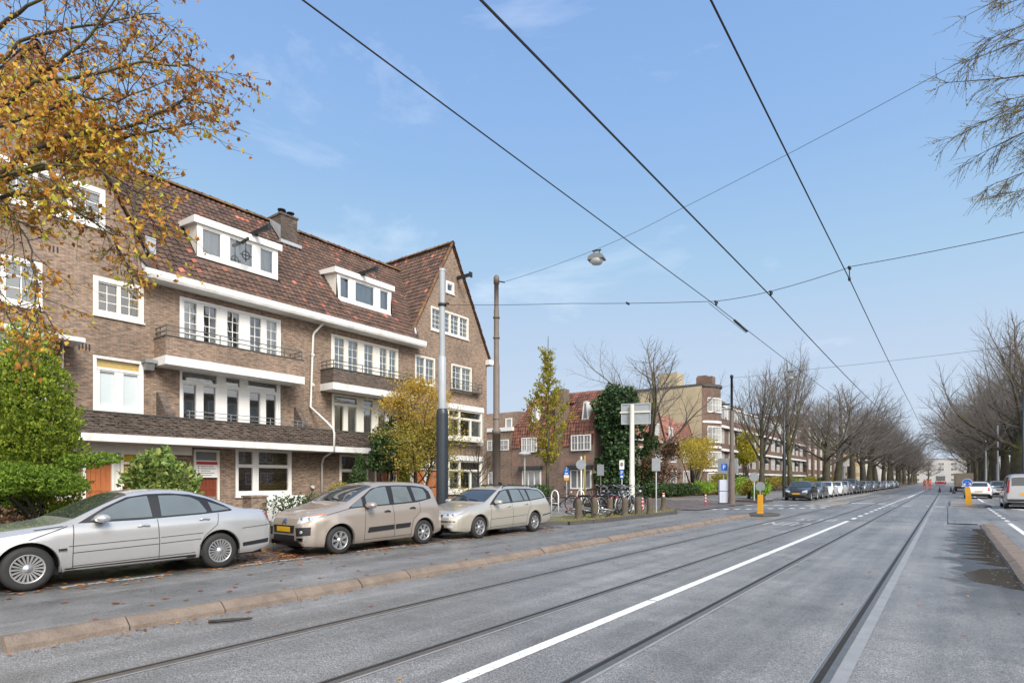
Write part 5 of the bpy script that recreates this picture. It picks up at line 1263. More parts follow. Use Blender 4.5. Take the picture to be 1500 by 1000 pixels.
def mpv_extra(B, c, paint):
    for sg in (-1, 1):
        k = MB(); face_patch(k, B, [(.45,.44),(.745,.46)], [(.43,.62),(.75,.64)], False, .006, 9, 4, sg); fo = k.build('fog_lamp_panel', M['trim'], c)
        k = MB(); y = B.endy(.60,.53,False,.012); k.tube([(sg*.60,y-.02,.53),(sg*.60,y+.006,.53)], .035, 12); k.build('fog_lamp', M['lamp'], fo)
        k = MB(); face_patch(k, B, [(.46,.325),(.70,.34)], [(.45,.40),(.72,.415)], False, .007, 9, 2, sg); k.build('daytime_lamp', M['chrome'], c)
        k = MB(); flank(k, B, [(1.52,.43),(2.30,.46)], [(1.56,.55),(2.30,.575)], .012, 12, 3, sg); flank(k, B, [(2.35,.462),(2.80,.48)], [(2.35,.577),(2.84,.59)], .012, 8, 3, sg); k.build('door_moulding', M['trim'], c)
        k = MB(); flank(k, B, [(3.05,.86),(3.20,.87)], [(3.06,1.0),(3.2,1.0)], .0035, 5, 3, sg) if sg > 0 else k.bar(B.on(3.12,.78,.002,sg), B.on(3.30,.79,.002,sg), .001); 
        face = MB(); face_patch(face, B, [(.62,.86),(.76,.895)], [(.61,.875),(.75,.925)], False, .008, 5, 2, sg); face.build('indicator', M['amber'], c)
    k = MB()                                               # twin chevrons on the bonnet edge
    for dz in (0, .055):
        for sg in (-1, 1):
            a = (sg*.075, .70+dz); b = (0, .755+dz)
            k.bar((a[0], B.endy(a[0], a[1], False, .012), a[1]), (b[0], B.endy(0, b[1], False, .012), b[1]), .026, .02)
    k.build('emblem', M['chrome'], c)
    k = MB()
    for z in (.565, .60): k.box(-.38, .38, B.Y(.0)-.03, B.Y(.0)+.012, z+.055, z+.062)
    k.build('grille_bars', M['metal_dark'], c)
MPV['extra'] = mpv_extra
car('parked_car', 'beige compact people carrier with tall rounded cabin parked behind the silver saloon', 'car', MPV, M['beige'], (-10.0-.87*.935, 7.54 + .935*(MPV['L']/2 - MPV['axles'][0]), 0), PI, 'cars parked before the brick houses').scale = (.945, .96, .92)
# --- the champagne estate
EST = dict(L=4.78, W=.905, axles=(.95, 3.66), wr=.318, wheel=.315, arch=.372, spokes=(7, .033),
  top=[(0,.56),(.02,.64),(.07,.71),(.22,.79),(.6,.88),(1.0,.94),(1.25,.975),(1.4,1.02),(1.8,1.24),(2.05,1.37),(2.3,1.435),(2.8,1.475),(3.4,1.47),(3.9,1.45),(4.25,1.415),(4.42,1.34),(4.58,1.10),(4.66,.98),(4.73,.9),(4.76,.8),(4.78,.6)],
  belt=[(0,.50),(.1,.64),(.5,.78),(1.1,.87),(1.4,.905),(2.5,.945),(3.6,.985),(4.3,1.01),(4.65,.93),(4.78,.55)],
  bot=[(0,.34),(.05,.25),(.4,.21),(4.3,.24),(4.7,.33),(4.78,.42)],
  plan=[(0,.66),(.03,.75),(.10,.84),(.25,.91),(.5,.955),(.9,.99),(1.4,1),(3.5,1),(4.1,.975),(4.5,.94),(4.66,.90),(4.74,.85),(4.78,.78)],
  edge=[(0,.52),(.3,.6),(1.0,.69),(1.35,.73),(1.6,.70),(2.2,.61),(2.8,.60),(4.0,.59),(4.4,.60),(4.6,.66),(4.78,.6)],
  strip=[(0,.52),(4.8,.60)], screen=(1.40, 2.08), rear=(4.36, 4.62),
  frame=([(1.44,.935),(2.4,.965),(3.4,1.0),(4.36,1.07)], [(1.48,.96),(1.8,1.16),(2.1,1.32),(2.4,1.375),(3.0,1.395),(3.7,1.375),(4.16,1.335),(4.30,1.22),(4.4,1.09)]),
  wins=[([(1.62,.965),(2.42,.99)],[(1.72,1.06),(1.95,1.20),(2.14,1.30),(2.4,1.345)]), ([(2.54,.995),(3.10,1.015)],[(2.55,1.35),(2.8,1.36),(3.02,1.355)]), ([(3.16,1.017),(3.38,1.025)],[(3.08,1.355),(3.34,1.345)]), ([(3.46,1.03),(4.30,1.085)],[(3.44,1.345),(3.8,1.335),(4.12,1.30),(4.28,1.13)])],
  seams=[[(1.46,.92),(1.42,.6),(1.41,.25)], [(2.48,.96),(2.49,.6),(2.49,.25)], [(3.46,1.01),(3.44,.85),(3.27,.66),(3.2,.45),(3.2,.25)], [(1.41,.29),(3.2,.32)], [(1.42,.52),(2.48,.55)], [(2.5,.55),(3.25,.58)]],
  handles=[(2.2,.86),(3.1,.90)], mirror=(1.68,.96),
  hl=([(.36,.60),(.62,.61),(.735,.66)],[(.36,.70),(.62,.745),(.75,.79)]), tl=([(.60,.70),(.74,.70)],[(.60,1.1),(.70,1.1)]),
  nose=[('grille','trim',[(-.30,.58),(.30,.58)],[(-.33,.69),(.33,.69)],False,.006), ('lower_grille','trim',[(-.42,.31),(.42,.31)],[(-.40,.42),(.40,.42)],False,.006), ('number_plate','plate',[(-.25,.46),(.25,.46)],[(-.25,.565),(.25,.565)],False,.012), ('bumper_strip','trim',[(-.74,.50),(.74,.50)],[(-.74,.53),(.74,.53)],False,.008)])
def est_extra(B, c, paint):
    for sg in (-1, 1):
        k = MB(); pts = [B.ontop(t, .93, .05 if 2.42 < t < 4.0 else .0, sg) for t in (2.36, 2.45, 2.8, 3.3, 3.8, 4.0, 4.12)]; k.tube(pts, .017, 6); k.build('roof_rail', M['trim'], c)
        k = MB(); face_patch(k, B, [(.52,.34),(.70,.35)], [(.52,.41),(.70,.42)], False, .008, 6, 3, sg); k.build('fog_lamp', M['lamp'], c)
        k = MB(); flank(k, B, [(4.1,.50),(4.74,.55)], [(4.1,.53),(4.74,.58)], .006, 8, 1, sg); k.build('bumper_trim', M['trim'], c)
    k = MB(); k.tube([B.ontop(2.25, 0, .0), (0, B.Y(2.25)-.12, 1.62)], [.008,.004], 5); k.build('aerial', M['trim'], c)
EST['extra'] = est_extra
car('parked_car', 'champagne estate car with roof rails parked behind the beige people carrier', 'car', EST, M['champ'], (-9.78-.905*.93, 11.74 + .93*(EST['L']/2 - EST['axles'][0]), 0), PI, 'cars parked before the brick houses').scale = (.93, .935, .92)
# --- hatchback for the long row further down
HAT = dict(SAL); HAT.update(L=4.15, axles=(.86, 3.42), spokes=(6,.035), strip=None, extra=None,
  top=[(0,.56),(.02,.64),(.08,.72),(.25,.80),(.6,.88),(.95,.95),(1.15,1.0),(1.6,1.26),(1.9,1.40),(2.2,1.455),(2.7,1.48),(3.2,1.45),(3.55,1.39),(3.75,1.25),(3.95,1.0),(4.08,.93),(4.13,.8),(4.15,.55)],
  belt=[(0,.50),(.1,.66),(.5,.80),(1.0,.89),(1.3,.93),(2.5,.96),(3.4,1.0),(3.9,.97),(4.15,.5)], bot=[(0,.36),(.05,.25),(.4,.21),(3.7,.24),(4.05,.34),(4.15,.42)],
  plan=[(0,.66),(.03,.76),(.10,.85),(.25,.915),(.5,.96),(.9,.99),(1.4,1),(3.0,1),(3.6,.97),(3.95,.91),(4.09,.85),(4.15,.76)],
  edge=[(0,.52),(.3,.6),(.9,.69),(1.2,.72),(1.5,.68),(2.0,.61),(2.8,.60),(3.5,.60),(3.9,.66),(4.15,.6)], screen=(1.18,1.92), rear=(3.58,3.92),
  frame=([(1.25,.955),(2.2,.98),(3.0,1.01),(3.5,1.06)], [(1.3,.98),(1.6,1.17),(1.9,1.33),(2.3,1.385),(2.8,1.39),(3.2,1.34),(3.45,1.22),(3.54,1.08)]),
  wins=[([(1.42,.985),(2.2,1.0)],[(1.5,1.06),(1.75,1.22),(1.95,1.31),(2.2,1.35)]), ([(2.32,1.005),(3.0,1.03)],[(2.33,1.355),(2.7,1.36),(3.0,1.32)]), ([(3.08,1.04),(3.42,1.07)],[(3.06,1.30),(3.2,1.27),(3.4,1.16)])],
  seams=[[(1.25,.93),(1.22,.6),(1.22,.25)],[(2.26,.98),(2.27,.6),(2.27,.25)],[(3.1,1.0),(3.1,.85),(2.95,.66),(2.9,.45),(2.9,.25)]], handles=[(2.0,.87),(2.8,.91)], mirror=(1.46,.97),
  hl=([(.40,.62),(.72,.66)],[(.42,.72),(.74,.80)]), tl=([(.58,.68),(.74,.68)],[(.58,.98),(.70,.98)]),
  nose=[('grille','trim',[(-.35,.60),(.35,.60)],[(-.35,.70),(.35,.70)],False,.006), ('lower_grille','trim',[(-.45,.30),(.45,.30)],[(-.45,.42),(.45,.42)],False,.006), ('number_plate','plate',[(-.25,.47),(.25,.47)],[(-.25,.57),(.25,.57)],False,.01), ('rear_plate','plate',[(-.25,.57),(.25,.57)],[(-.25,.67),(.25,.67)],True,.01)])
far = 'cars parked in the long row down the street'
hat = car('parked_car', 'black hatchback with a yellow plate, first of the long parked row by the trees', 'car', HAT, PAINT['black'], (-9.0, 47.2+HAT['L']/2, 0), PI, far, hi=False)
kinds = ['black','grey','white','white','pale','grey','blue','pale','grey','pale','black','pale','grey','white','pale','grey','white','blue','pale']
cname = {'black':'black','grey':'dark grey','white':'white','pale':'silver','blue':'dark blue'}
order = ['first','second','third','fourth','fifth','sixth','seventh','eighth','ninth','tenth','eleventh','twelfth','thirteenth','fourteenth','fifteenth','sixteenth','seventeenth','eighteenth','nineteenth']
y = 47.2
for i, k in enumerate(kinds):
    if i:
        tall = 1.22 if i == 5 else rnd(.97, 1.05)
        dup(hat, (-9.0 + rnd(-.07,.07), y+2.1, 0), PI + rnd(-.012,.012), f'{cname[k]} {"van" if i == 5 else "car"}, {order[i]} from the near end of the long parked row', far, (.96, rnd(.94,1.02), tall*.95), {'black_paint': PAINT[k]})
    y += rnd(5.0, 5.6)
# --- traffic on the right carriageway
dup(hat, (2.05, 63.5, 0), 0, 'white car driving away past the right traffic island', 'cars on the right carriageway', (1,1.08,.96), {'black_paint': PAINT['white']})
dup(hat, (3.9, 84, 0), 0, 'dark car half hidden between the white car and the silver van', 'cars on the right carriageway', 1, {'black_paint': PAINT['black']})
dup(hat, (3.85, 70, 0), PI, 'pale green and silver car facing us behind the silver van', 'cars on the right carriageway', 1, {'black_paint': PAINT['pale']})
dup(hat, (6.6, 84, 0), PI, 'far silver car under the trees on the right', 'cars on the right carriageway', 1, {'black_paint': PAINT['pale']})
VAN = dict(MPV); VAN.update(L=4.5, W=.93, axles=(.85,3.65), extra=None, spokes=(6,.035),
  top=[(0,.60),(.02,.75),(.1,.92),(.5,1.08),(.9,1.18),(1.5,1.6),(1.8,1.78),(2.2,1.86),(3.5,1.88),(4.2,1.85),(4.32,1.78),(4.42,1.2),(4.47,.95),(4.5,.5)],
  belt=[(0,.55),(.08,.74),(.4,.90),(.9,1.04),(2.2,1.12),(4.3,1.15),(4.44,.95),(4.5,.45)], bot=[(0,.34),(.06,.24),(.4,.2),(4.0,.24),(4.4,.32),(4.5,.36)],
  plan=[(0,.66),(.03,.76),(.1,.85),(.25,.91),(.45,.96),(.75,1),(4.1,1),(4.35,.97),(4.46,.94),(4.5,.88)],
  edge=[(0,.5),(.3,.6),(.9,.7),(1.5,.7),(1.9,.7),(4.2,.70),(4.5,.7)], screen=(.98,1.76), rear=(4.335,4.415),
  frame=([(1.0,1.06),(4.1,1.18)], [(1.1,1.16),(1.5,1.45),(1.8,1.64),(2.4,1.7),(4.0,1.69),(4.12,1.6)]), wins=[([(1.5,1.12),(2.3,1.15)],[(1.55,1.4),(1.85,1.6),(2.3,1.65)]), ([(2.4,1.16),(3.2,1.18)],[(2.4,1.66),(3.2,1.66)]), ([(3.3,1.19),(4.0,1.21)],[(3.3,1.66),(3.98,1.62)])],
  seams=[[(1.45,1.08),(1.44,.25)],[(2.35,1.1),(2.36,.25)],[(3.25,1.15),(3.2,.7)]], handles=[(2.1,.95),(2.5,.98)], mirror=(1.5,1.1),
  hl=([(.44,.72),(.78,.80)],[(.46,.86),(.76,.96)]), tl=([(.74,.85),(.86,.85)],[(.70,1.55),(.80,1.55)]),
  nose=[('number_plate','plate',[(-.3,.72),(.3,.72)],[(-.3,.84),(.3,.84)],True,.012), ('bumper','trim',[(-.8,.40),(.8,.40)],[(-.84,.52),(.84,.52)],True,.012), ('grille','trim',[(-.4,.5),(.4,.5)],[(-.4,.65),(.4,.65)],False,.006)])
car('passenger_van', 'silver passenger van with a yellow plate driving away at the right edge', 'van', VAN, car_paint('grey_silver_van_paint', (.36,.365,.375), .4, .3), (3.35, 42.6, 0), 0, None, hi=False)
# lorry with a closed box further on
tr = thing('lorry', 'lorry with a square brown box body stopped far down on the right', 'lorry', (1.75, 104, 0))
k = MB(); k.box(-1.2,1.2,-4,3.0,.95,3.3); k.build('box_body', plain('brown_tarpaulin', (.20,.155,.11), .7), tr)
k = MB(); k.box(-1.25,1.25,-4.05,-3.95,.9,3.36); k.box(-1.0,1.0,-4.1,-4.04,1.3,3.0); k.build('tailgate', plain('pale_tailgate', (.33,.27,.20), .7), tr)
k = MB(); k.box(-1.15,1.15,3.2,5.2,.6,2.9); k.build('cab', PAINT['grey'], tr)
k = MB(); k.box(-.5,.5,-3.9,5,.55,.95); k.box(-1.1,1.1,-4.1,-3.9,.5,.72); k.build('chassis', M['metal_dark'], tr)
for yy in (-2.6, 4.0):
    for sg in (-1, 1): wheel(tr, sg*.95, yy, .48, .3, 6, .05, sg)
tr.scale = (.85, .85, .74)
# tram at the end of the street
tm = thing('tram', 'white and red tram far away in the middle of the street', 'tram', (-1.5, 196, 0))
k = MB(); k.prism([(-1.15,.35),(1.15,.35),(1.2,1.2),(1.12,2.9),(.8,3.3),(-.8,3.3),(-1.12,2.9),(-1.2,1.2)], 1, 0, 22); k.build('body', PAINT['white'], tm)
k = MB(); k.box(-1.21,1.21,-.04,22.03,.45,1.15); k.build('skirt', plain('tram_red', (.42,.03,.04), .4), tm)
k = MB(); k.box(-1.0,1.0,-.05,0,1.4,2.65); k.build('windscreen', M['car_glass'], tm)
k = MB(); 
for sg in (-1,1): k.tube([(sg*.8,-.07,.95),(sg*.8,-.03,.95)], .12, 10)
k.build('headlight', M['lamp'], tm)
k = MB(); k.bar((-.5,8,3.3),(0,9,4.3),.06); k.bar((0,9,4.3),(0,8.2,5.3),.06); k.bar((-.8,8.2,5.3),(.8,8.2,5.3),.06); k.build('pantograph', M['metal_dark'], tm)
# ---------------------------------------------------------------- trees and shrubs
random.seed(21)
def rv(s=1.0):
    while True:
        v = Vector((rnd(-1,1), rnd(-1,1), rnd(-1,1)))
        if .05 < v.length < 1: return v.normalized()*s
def limb(mb, p, d, L, r0, r1, n=4, wob=.18, lift=0.0, sides=5):
    pts = [p.copy()]; q = p.copy(); d = d.normalized()
    for i in range(n):
        d = (d + rv(wob) + Vector((0,0,lift))).normalized(); q = q + d*(L/n); pts.append(q.copy())
    mb.tube(pts, [r0 + (r1-r0)*i/n for i in range(n+1)], sides, 0, caps=False)
    return pts, d
def at_len(pts, t):
    k = t*(len(pts)-1); i = min(int(k), len(pts)-2); return pts[i].lerp(pts[i+1], k-i), (pts[i+1]-pts[i]).normalized()
def grow(tr, cr, p, d, L, r, lvl, cfg, tips):
    """one branch and what grows from it; thick wood goes to tr, twigs to cr"""
    mb = tr if lvl < cfg['split'] else cr
    n = 5 if lvl < 2 else 3
    pts, d2 = limb(mb, p, d, L, r, r*(.45 if lvl else .55), n, cfg['wob'][lvl], cfg['lift'][lvl], cfg['sides'][lvl])
    if lvl == len(cfg['kids']):
        tips.append((pts, d2)); return
    k = cfg['kids'][lvl]; lo = cfg['from'][lvl]
    for i in range(k):
        t = lo + (1-lo)*(i + rnd(.1,.9))/k; q, dd = at_len(pts, min(t, .99))
        a = 2*PI*(i*.382) + rnd(-.5,.5); x = dd.orthogonal().normalized(); y = dd.cross(x)
        ang = math.radians(rnd(*cfg['ang'][lvl]))
        nd = dd*math.cos(ang) + (x*math.cos(a) + y*math.sin(a))*math.sin(ang)
        grow(tr, cr, q, nd, L*rnd(*cfg['len'][lvl])*(1.08-.35*t*(lvl > 0)), r*cfg['rad'][lvl]*(1.15-.5*t), lvl+1, cfg, tips)
    grow(tr, cr, pts[-1], d2, L*cfg['len'][lvl][0], r*(.45 if lvl else .55), lvl+1, cfg, tips)
BROAD = dict(split=2, kids=[8,6,6,7], wob=[.05,.14,.2,.26,.28], lift=[.0,.08,.07,.06,.05], sides=[8,6,4,3,3], ang=[(36,66),(26,55),(25,55),(20,50)], len=[(.66,.86),(.52,.68),(.46,.66),(.5,.8)], rad=[.38,.43,.42,.42]); BROAD['from'] = [.52,.22,.2,.15]
BIG = dict(BROAD); BIG['kids'] = [11,7,6,5]; BIG['from'] = [.42,.2,.2,.15]; BIG['rad'] = [.34,.42,.42,.40]; BIG['ang'] = [(24,72),(24,52),(25,55),(20,50)]
UPRIGHT = dict(split=2, kids=[9,6,5,4], wob=[.04,.09,.14,.2,.25], lift=[.0,.10,.08,.05,.03], sides=[8,6,4,3,3], ang=[(18,38),(16,36),(18,40),(20,45)], len=[(.62,.85),(.44,.6),(.42,.6),(.45,.7)], rad=[.42,.48,.5,.6]); UPRIGHT['from'] = [.45,.22,.2,.15]
def leafquad(mb, p, s, mi=0, d=None, bend=.25):
    a = rv(); b = rv(); 
    if d is not None: a = (d + a*.8).normalized()
    b = (b - a*a.dot(b)).normalized(); c = a.cross(b)*bend*s
    w = s*rnd(.3,.42)
    mb.add([p - a*s*.5, p + b*w + c, p + a*s*.5, p - b*w + c], [(0,1,2),(0,2,3)], mi)
def make_tree(name, label, loc, H, trunk_frac, cfg, tr_r, barkm, twigm, group=None, leaf=None, leaf_n=0, leaf_s=.08, seed=1, lean=(0,0), spread=1.0):
    random.seed(seed)
    t = thing(name, label, 'tree', loc, 0, group)
    T = MB(); C = MB(); tips = []
    L0 = H*trunk_frac; d = Vector((lean[0], lean[1], 1)).normalized()
    T.tube([(0,0,-.1),(0,0,.12),(0,0,.45)], [tr_r*1.55, tr_r*1.25, tr_r*1.02], 9)
    grow(T, C, Vector((0,0,.2)), d, L0, tr_r, 0, cfg, tips)
    zt = max(v[2] for v in C.v); kf = H/zt
    for b_ in (T, C):
        b_.v = [(v[0]*kf*spread, v[1]*kf*spread, v[2]*kf) for v in b_.v]
    tips = [([q*kf for q in pts], d2) for pts, d2 in tips]
    T.build('trunk', M[barkm], t)
    lf = MB()
    if leaf:
        for pts, d2 in tips:
            for _ in range(leaf_n): q, _d = at_len(pts, rnd(.1,1)); leafquad(lf, q + rv(leaf_s*.7), leaf_s*rnd(.6,1.3), 0, Vector((0,0,-.5)))
    co_ = C.build('crown', M[twigm], t)
    if lf.v: lf.build('leaves', M[leaf], co_)
    return t
# street trees on the left: two upright ones, then the long row of old broad ones
lg = 'bare street trees along the left kerb'
make_tree('street_tree', 'slender bare tree with upright branches nearest the parked black car', (-10.9,45.0,.1), 10.6, .38, UPRIGHT, .19, 'bark', 'twig', lg, seed=31)
make_tree('street_tree', 'second slender bare upright tree, with a mossy green trunk', (-11.6,58.5,.1), 14.4, .40, UPRIGHT, .23, 'bark_moss', 'twig', lg, seed=8)
bA = make_tree('street_tree', 'big bare broad tree, first of the dense row beyond the slender pair', (-11.0,74,.1), 12.6, .40, BROAD, .36, 'bark', 'twig', lg, seed=5, spread=1.3)
bB = make_tree('street_tree', 'bare broad tree with dark leaning trunk, second of the dense row', (-11.2,84,.1), 14, .40, BROAD, .36, 'bark', 'twig', lg, seed=14, lean=(.06,.02), spread=1.3)
bC = make_tree('street_tree', 'bare broad tree with twin limbs, third of the dense row', (-11,96,.1), 15.2, .38, BROAD, .38, 'bark', 'twig', lg, seed=23, lean=(.05,-.03), spread=1.25)
ordn = ['fourth','fifth','sixth','seventh','eighth','ninth','tenth','eleventh','twelfth','thirteenth','fourteenth','fifteenth']
y = 107
for i in range(13):
    dup((bA,bB,bC)[i % 3], (-11+rnd(-.4,.4), y, .1), rnd(0,6.28), f'bare broad tree, {ordn[i]} of the dense row along the left kerb' if i < 12 else 'last bare broad tree of the dense row along the left kerb', lg, rnd(.98,1.2)); y += 12 + i*.8
# right-hand row
rg = 'bare street trees on the right'
bR = make_tree('street_tree', 'big bare tree with spreading crown at the right edge behind the silver van', (5.9,77,.1), 19.5, .34, BIG, .52, 'bark_moss', 'twig', rg, seed=41, spread=.95)
labs = ['first','second','third','fourth','fifth','sixth','seventh','eighth','ninth','tenth','eleventh','twelfth','thirteenth','fourteenth','fifteenth','sixteenth']
pos = [(6.5,92,1.0),(11,88,.9),(6.4,106,.95),(12,102,1.0),(6.2,120,1.0),(12,118,1.1),(6.3,135,1.05),(6,150,1.1),(12,140,1.0),(6.2,168,1.15),(6,188,1.2),(12,165,1.1),(6.0,212,1.2),(6,240,1.2),(6,270,1.2),(13,74,.9)]
for i, (x, yy, s) in enumerate(pos):
    dup((bR,bC,bB)[i % 3], (x, yy, .1), rnd(0,6.28), f'bare tree with mossy trunk, {labs[i]} behind the big one on the right', rg, s*(1 if i % 3 == 0 else 1.25))
# far row that closes the end of the street
for i in range(9):
    dup((bA,bB,bC)[i % 3], (-34+i*9+rnd(-2,2) + (6 if i > 3 else 0), 380+rnd(0,25), 0), rnd(0,6), f'bare tree, {labs[i]} from the left before the pale building closing the street', 'bare trees at the end of the street', 1.1)
# near tree off the right edge, its drooping twigs hang into the picture
random.seed(3)
tR = thing('street_tree', 'drooping bare twigs of a near tree reaching in at the upper right corner', 'tree', (7.6, 27.5, .1))
T = MB(); C = MB(); b0 = Vector((7.6,27.5,.1))
T.tube([(0,0,-.1),(0,0,.5),(.1,0,6),(0,.2,11),(-.1,.1,17)], [.6,.45,.38,.28,.1], 10)
buds = MB()
ends = [((1352,122),17.5,16.0),((1395,185),17.0,13.5),((1370,205),18.2,12.8),((1420,275),17.0,10.6),((1445,285),18.4,10.4),((1400,20),18.6,17.5),((1420,60),17.5,15.5),((1385,95),19,15),((1438,150),17,13.5),((1395,235),18.5,12),((1460,230),17.4,11.5),((1440,10),17.4,17.2)]
for (px, py), dd, zz in ends:
    e = at(px+22, py, dd) - b0; z0 = min(16, max(5.5, e.z + rnd(-1.5,1.0))); s0 = Vector((rnd(-.1,.1), rnd(-.1,.1), z0))
    mid = s0.lerp(e, .5) + Vector((0,0,rnd(.7,1.3))) + rv(.4); m2 = s0.lerp(e, .8) + Vector((0,0,.55)) + rv(.2)
    pts = [s0, s0.lerp(mid,.5)+Vector((0,0,.35)), mid, m2, e]; T.tube(pts, [.11,.07,.045,.02,.006], 5)
    for i in range(22):
        t = rnd(.32,.99); q, d = at_len(pts, t); d = (d + rv(.55) + Vector((0,0,-.22))).normalized(); L = rnd(.8,2.2)*(1.12-t*.8)
        p1, d1 = limb(C, q, d, L, .012, .004, 4, .14, -.05, 3)
        for j in range(7):
            q2, d2 = at_len(p1, rnd(.15,.95)); d2 = (d2 + rv(.6) + Vector((0,0,-.12))).normalized()
            p2, d3 = limb(C, q2, d2, rnd(.3,.85), .007, .003, 3, .18, -.04, 3)
            for _ in range(3): q3, _d = at_len(p2, rnd(.2,1)); leafquad(buds, q3 + rv(.02), rnd(.03,.06))
T.build('trunk', M['bark'], tR); c_ = C.build('crown', M['twig_dark'], tR); buds.build('buds', M['leaf_olive'], c_)
def lump_pts(lumps, n, inner=.55):
    tot = sum((a*b*c)**(2/3) for _, (a,b,c) in lumps); out = []
    for ctr, (a,b,c) in lumps:
        k = int(n*(a*b*c)**(2/3)/tot)
        for _ in range(k):
            v = rv(); r = rnd(inner, 1.05)**.6 * (1 + .13*math.sin(v.x*7+v.y*5+ctr[0]*3) + .10*math.sin(v.z*9+ctr[1]))
            out.append((Vector((ctr[0]+v.x*a*r, ctr[1]+v.y*b*r, ctr[2]+v.z*c*r)), v))
    return out
# ---- the autumn tree just outside the left edge
random.seed(17)
tx, ty = -12.75, 1.2
tA = thing('autumn_tree', 'tree with orange and yellow autumn leaves reaching in at the upper left', 'tree', (tx, ty, .1))
o = Vector((tx, ty, .1))
T = MB(); C = MB(); LF = MB(); LB = MB()
T.tube([(0,0,-.1),(0,0,.5),(.05,0,2.6),(.0,.1,4.5),(-.1,.1,7),(.1,.2,9.5),(.2,.1,12)], [.42,.33,.28,.25,.19,.12,.04], 10)
def I(px, py, d): return at(px, py, d) - o
A_limbs = [   # guide lines of the larger limbs, each point at its own distance
 ([(0,.05,4.4), I(-60,300,9.0), I(20,255,8.8), I(105,232,8.6), I(150,212,8.6), I(215,195,8.5), I(285,180,8.4)], .085),
 ([(0,.05,4.7), I(-60,290,8.9), I(5,252,8.4), I(60,215,8.2), I(120,196,8.1), I(205,180,8.0), I(270,145,7.9), I(325,160,7.8)], .06),
 ([(0,.05,4.2), I(-50,300,9.2), I(20,284,9.0), I(62,287,8.9), I(110,240,9.2), I(160,215,9.4)], .05),
 ([(0,.1,5.6), I(-60,180,9.2), I(20,130,9.0), I(85,95,8.9), I(130,55,8.8), I(175,-10,8.8)], .07),
 ([(0,.1,5.4), I(-40,190,8.7), I(50,120,8.5), I(130,110,8.4), I(210,90,8.2), I(275,95,8.1), I(305,110,8.0)], .045),
 ([(0,.1,6.2), I(-60,90,9.2), I(10,30,9.0), I(60,0,8.9), I(120,-40,8.9)], .06),
 ([(0,.1,5.9), I(-40,130,9.4), I(30,60,9.4), I(110,40,9.3), I(170,30,9.2), I(235,20,9.0)], .045),
 ([(0,.05,3.9), I(-60,330,8.8), I(10,300,8.7), I(40,350,8.5), I(50,400,8.4), I(60,455,8.3)], .028),
 ([(0,.05,4.0), I(-40,290,9.6), I(30,270,9.6), I(110,310,9.5), I(165,345,9.4), I(188,400,9.3)], .026),
 ([(0,.05,3.8), I(-60,400,9.0), I(-10,410,8.8), I(15,470,8.7), I(45,500,8.6)], .03),
 ([(0,.05,4.5), I(-50,270,8.2), I(60,240,7.9), I(150,250,7.7), I(215,300,7.6), I(225,335,7.6)], .03),
 ([(0,.1,5.2), I(-60,200,8.4), I(40,170,8.1), I(120,140,8.0), I(170,150,7.9), I(240,120,7.8)], .04),
]
def dens(p):                               # how leafy the crown is there, thick low and left, thin at the top
    w = p + o; d = -w.x*SN + w.y*CS
    px = 750 + F*(w.x*CS + w.y*SN)/max(d, .1); py = 703 - F*(w.z-H0)/max(d, .1)
    return px, py
for pts, r0 in A_limbs:
    pts = [Vector(p) for p in pts]; n = len(pts)
    fine = []
    for a, b in zip(pts[:-1], pts[1:]):
        for k in range(3): fine.append(a.lerp(b, k/3) + (rv(.03) if k else Vector()))
    fine.append(pts[-1]); m = len(fine)
    T.tube(fine, [r0*.78*(1-.92*i/(m-1)) + .004 for i in range(m)], 6)
    tot = sum((b-a).length for a, b in zip(pts[:-1], pts[1:]))
    for i in range(int(13 + tot*3.4)):
        t = rnd(.22,1.0); q, d = at_len(fine, t); d = (d*.7 + rv(.75) + Vector((.12,.1,-.10))).normalized(); L = rnd(.35,1.05)
        p1, d1 = limb(C, q, d, L, .007, .003, 4, .22, -.03, 4)
        for j in range(5):
            q2, d2 = at_len(p1, rnd(.15,1)); p2, d3 = limb(C, q2, (d2 + rv(.8)).normalized(), rnd(.15,.5), .004, .002, 3, .25, -.05, 3)
            px, py = dens(p2[-1]); k = 4 if py > 95 else 3
            if px > 170 and 70 < py < 195: k = 7
            if px > 215 and py > 195: k = 3
            if px < 215 and py > 330: k = 3
            for _ in range(k):
                q3, _d = at_len(p2, rnd(.2,1)); px, py = dens(q3)
                brown = (px > 150 and py < 190) or py < 95
                leafquad(LB if (brown and random.random() < .75) else LF, q3 + rv(.05), rnd(.055,.10)*(.85 if brown else 1), 0, Vector((.1,0,-.6)), .2)
for p, v in lump_pts([((*(I(px_, py_, 8.6+rnd(-.5,.5))),), (.55,.55,.42)) for px_, py_ in ((40,130),(75,125),(110,165),(60,175),(25,175),(95,205),(130,215),(45,215),(15,150),(180,225),(150,185))], 1900, .1): leafquad(LF if random.random() < .75 else LB, p, rnd(.06,.105), 0, Vector((.1,0,-.6)), .2)
T.build('trunk', M['bark_moss'], tA); cc = C.build('crown', M['twig_dark'], tA); LF.build('leaves', M['leaf_autumn'], cc); LB.build('brown_leaves', M['leaf_brown'], cc)
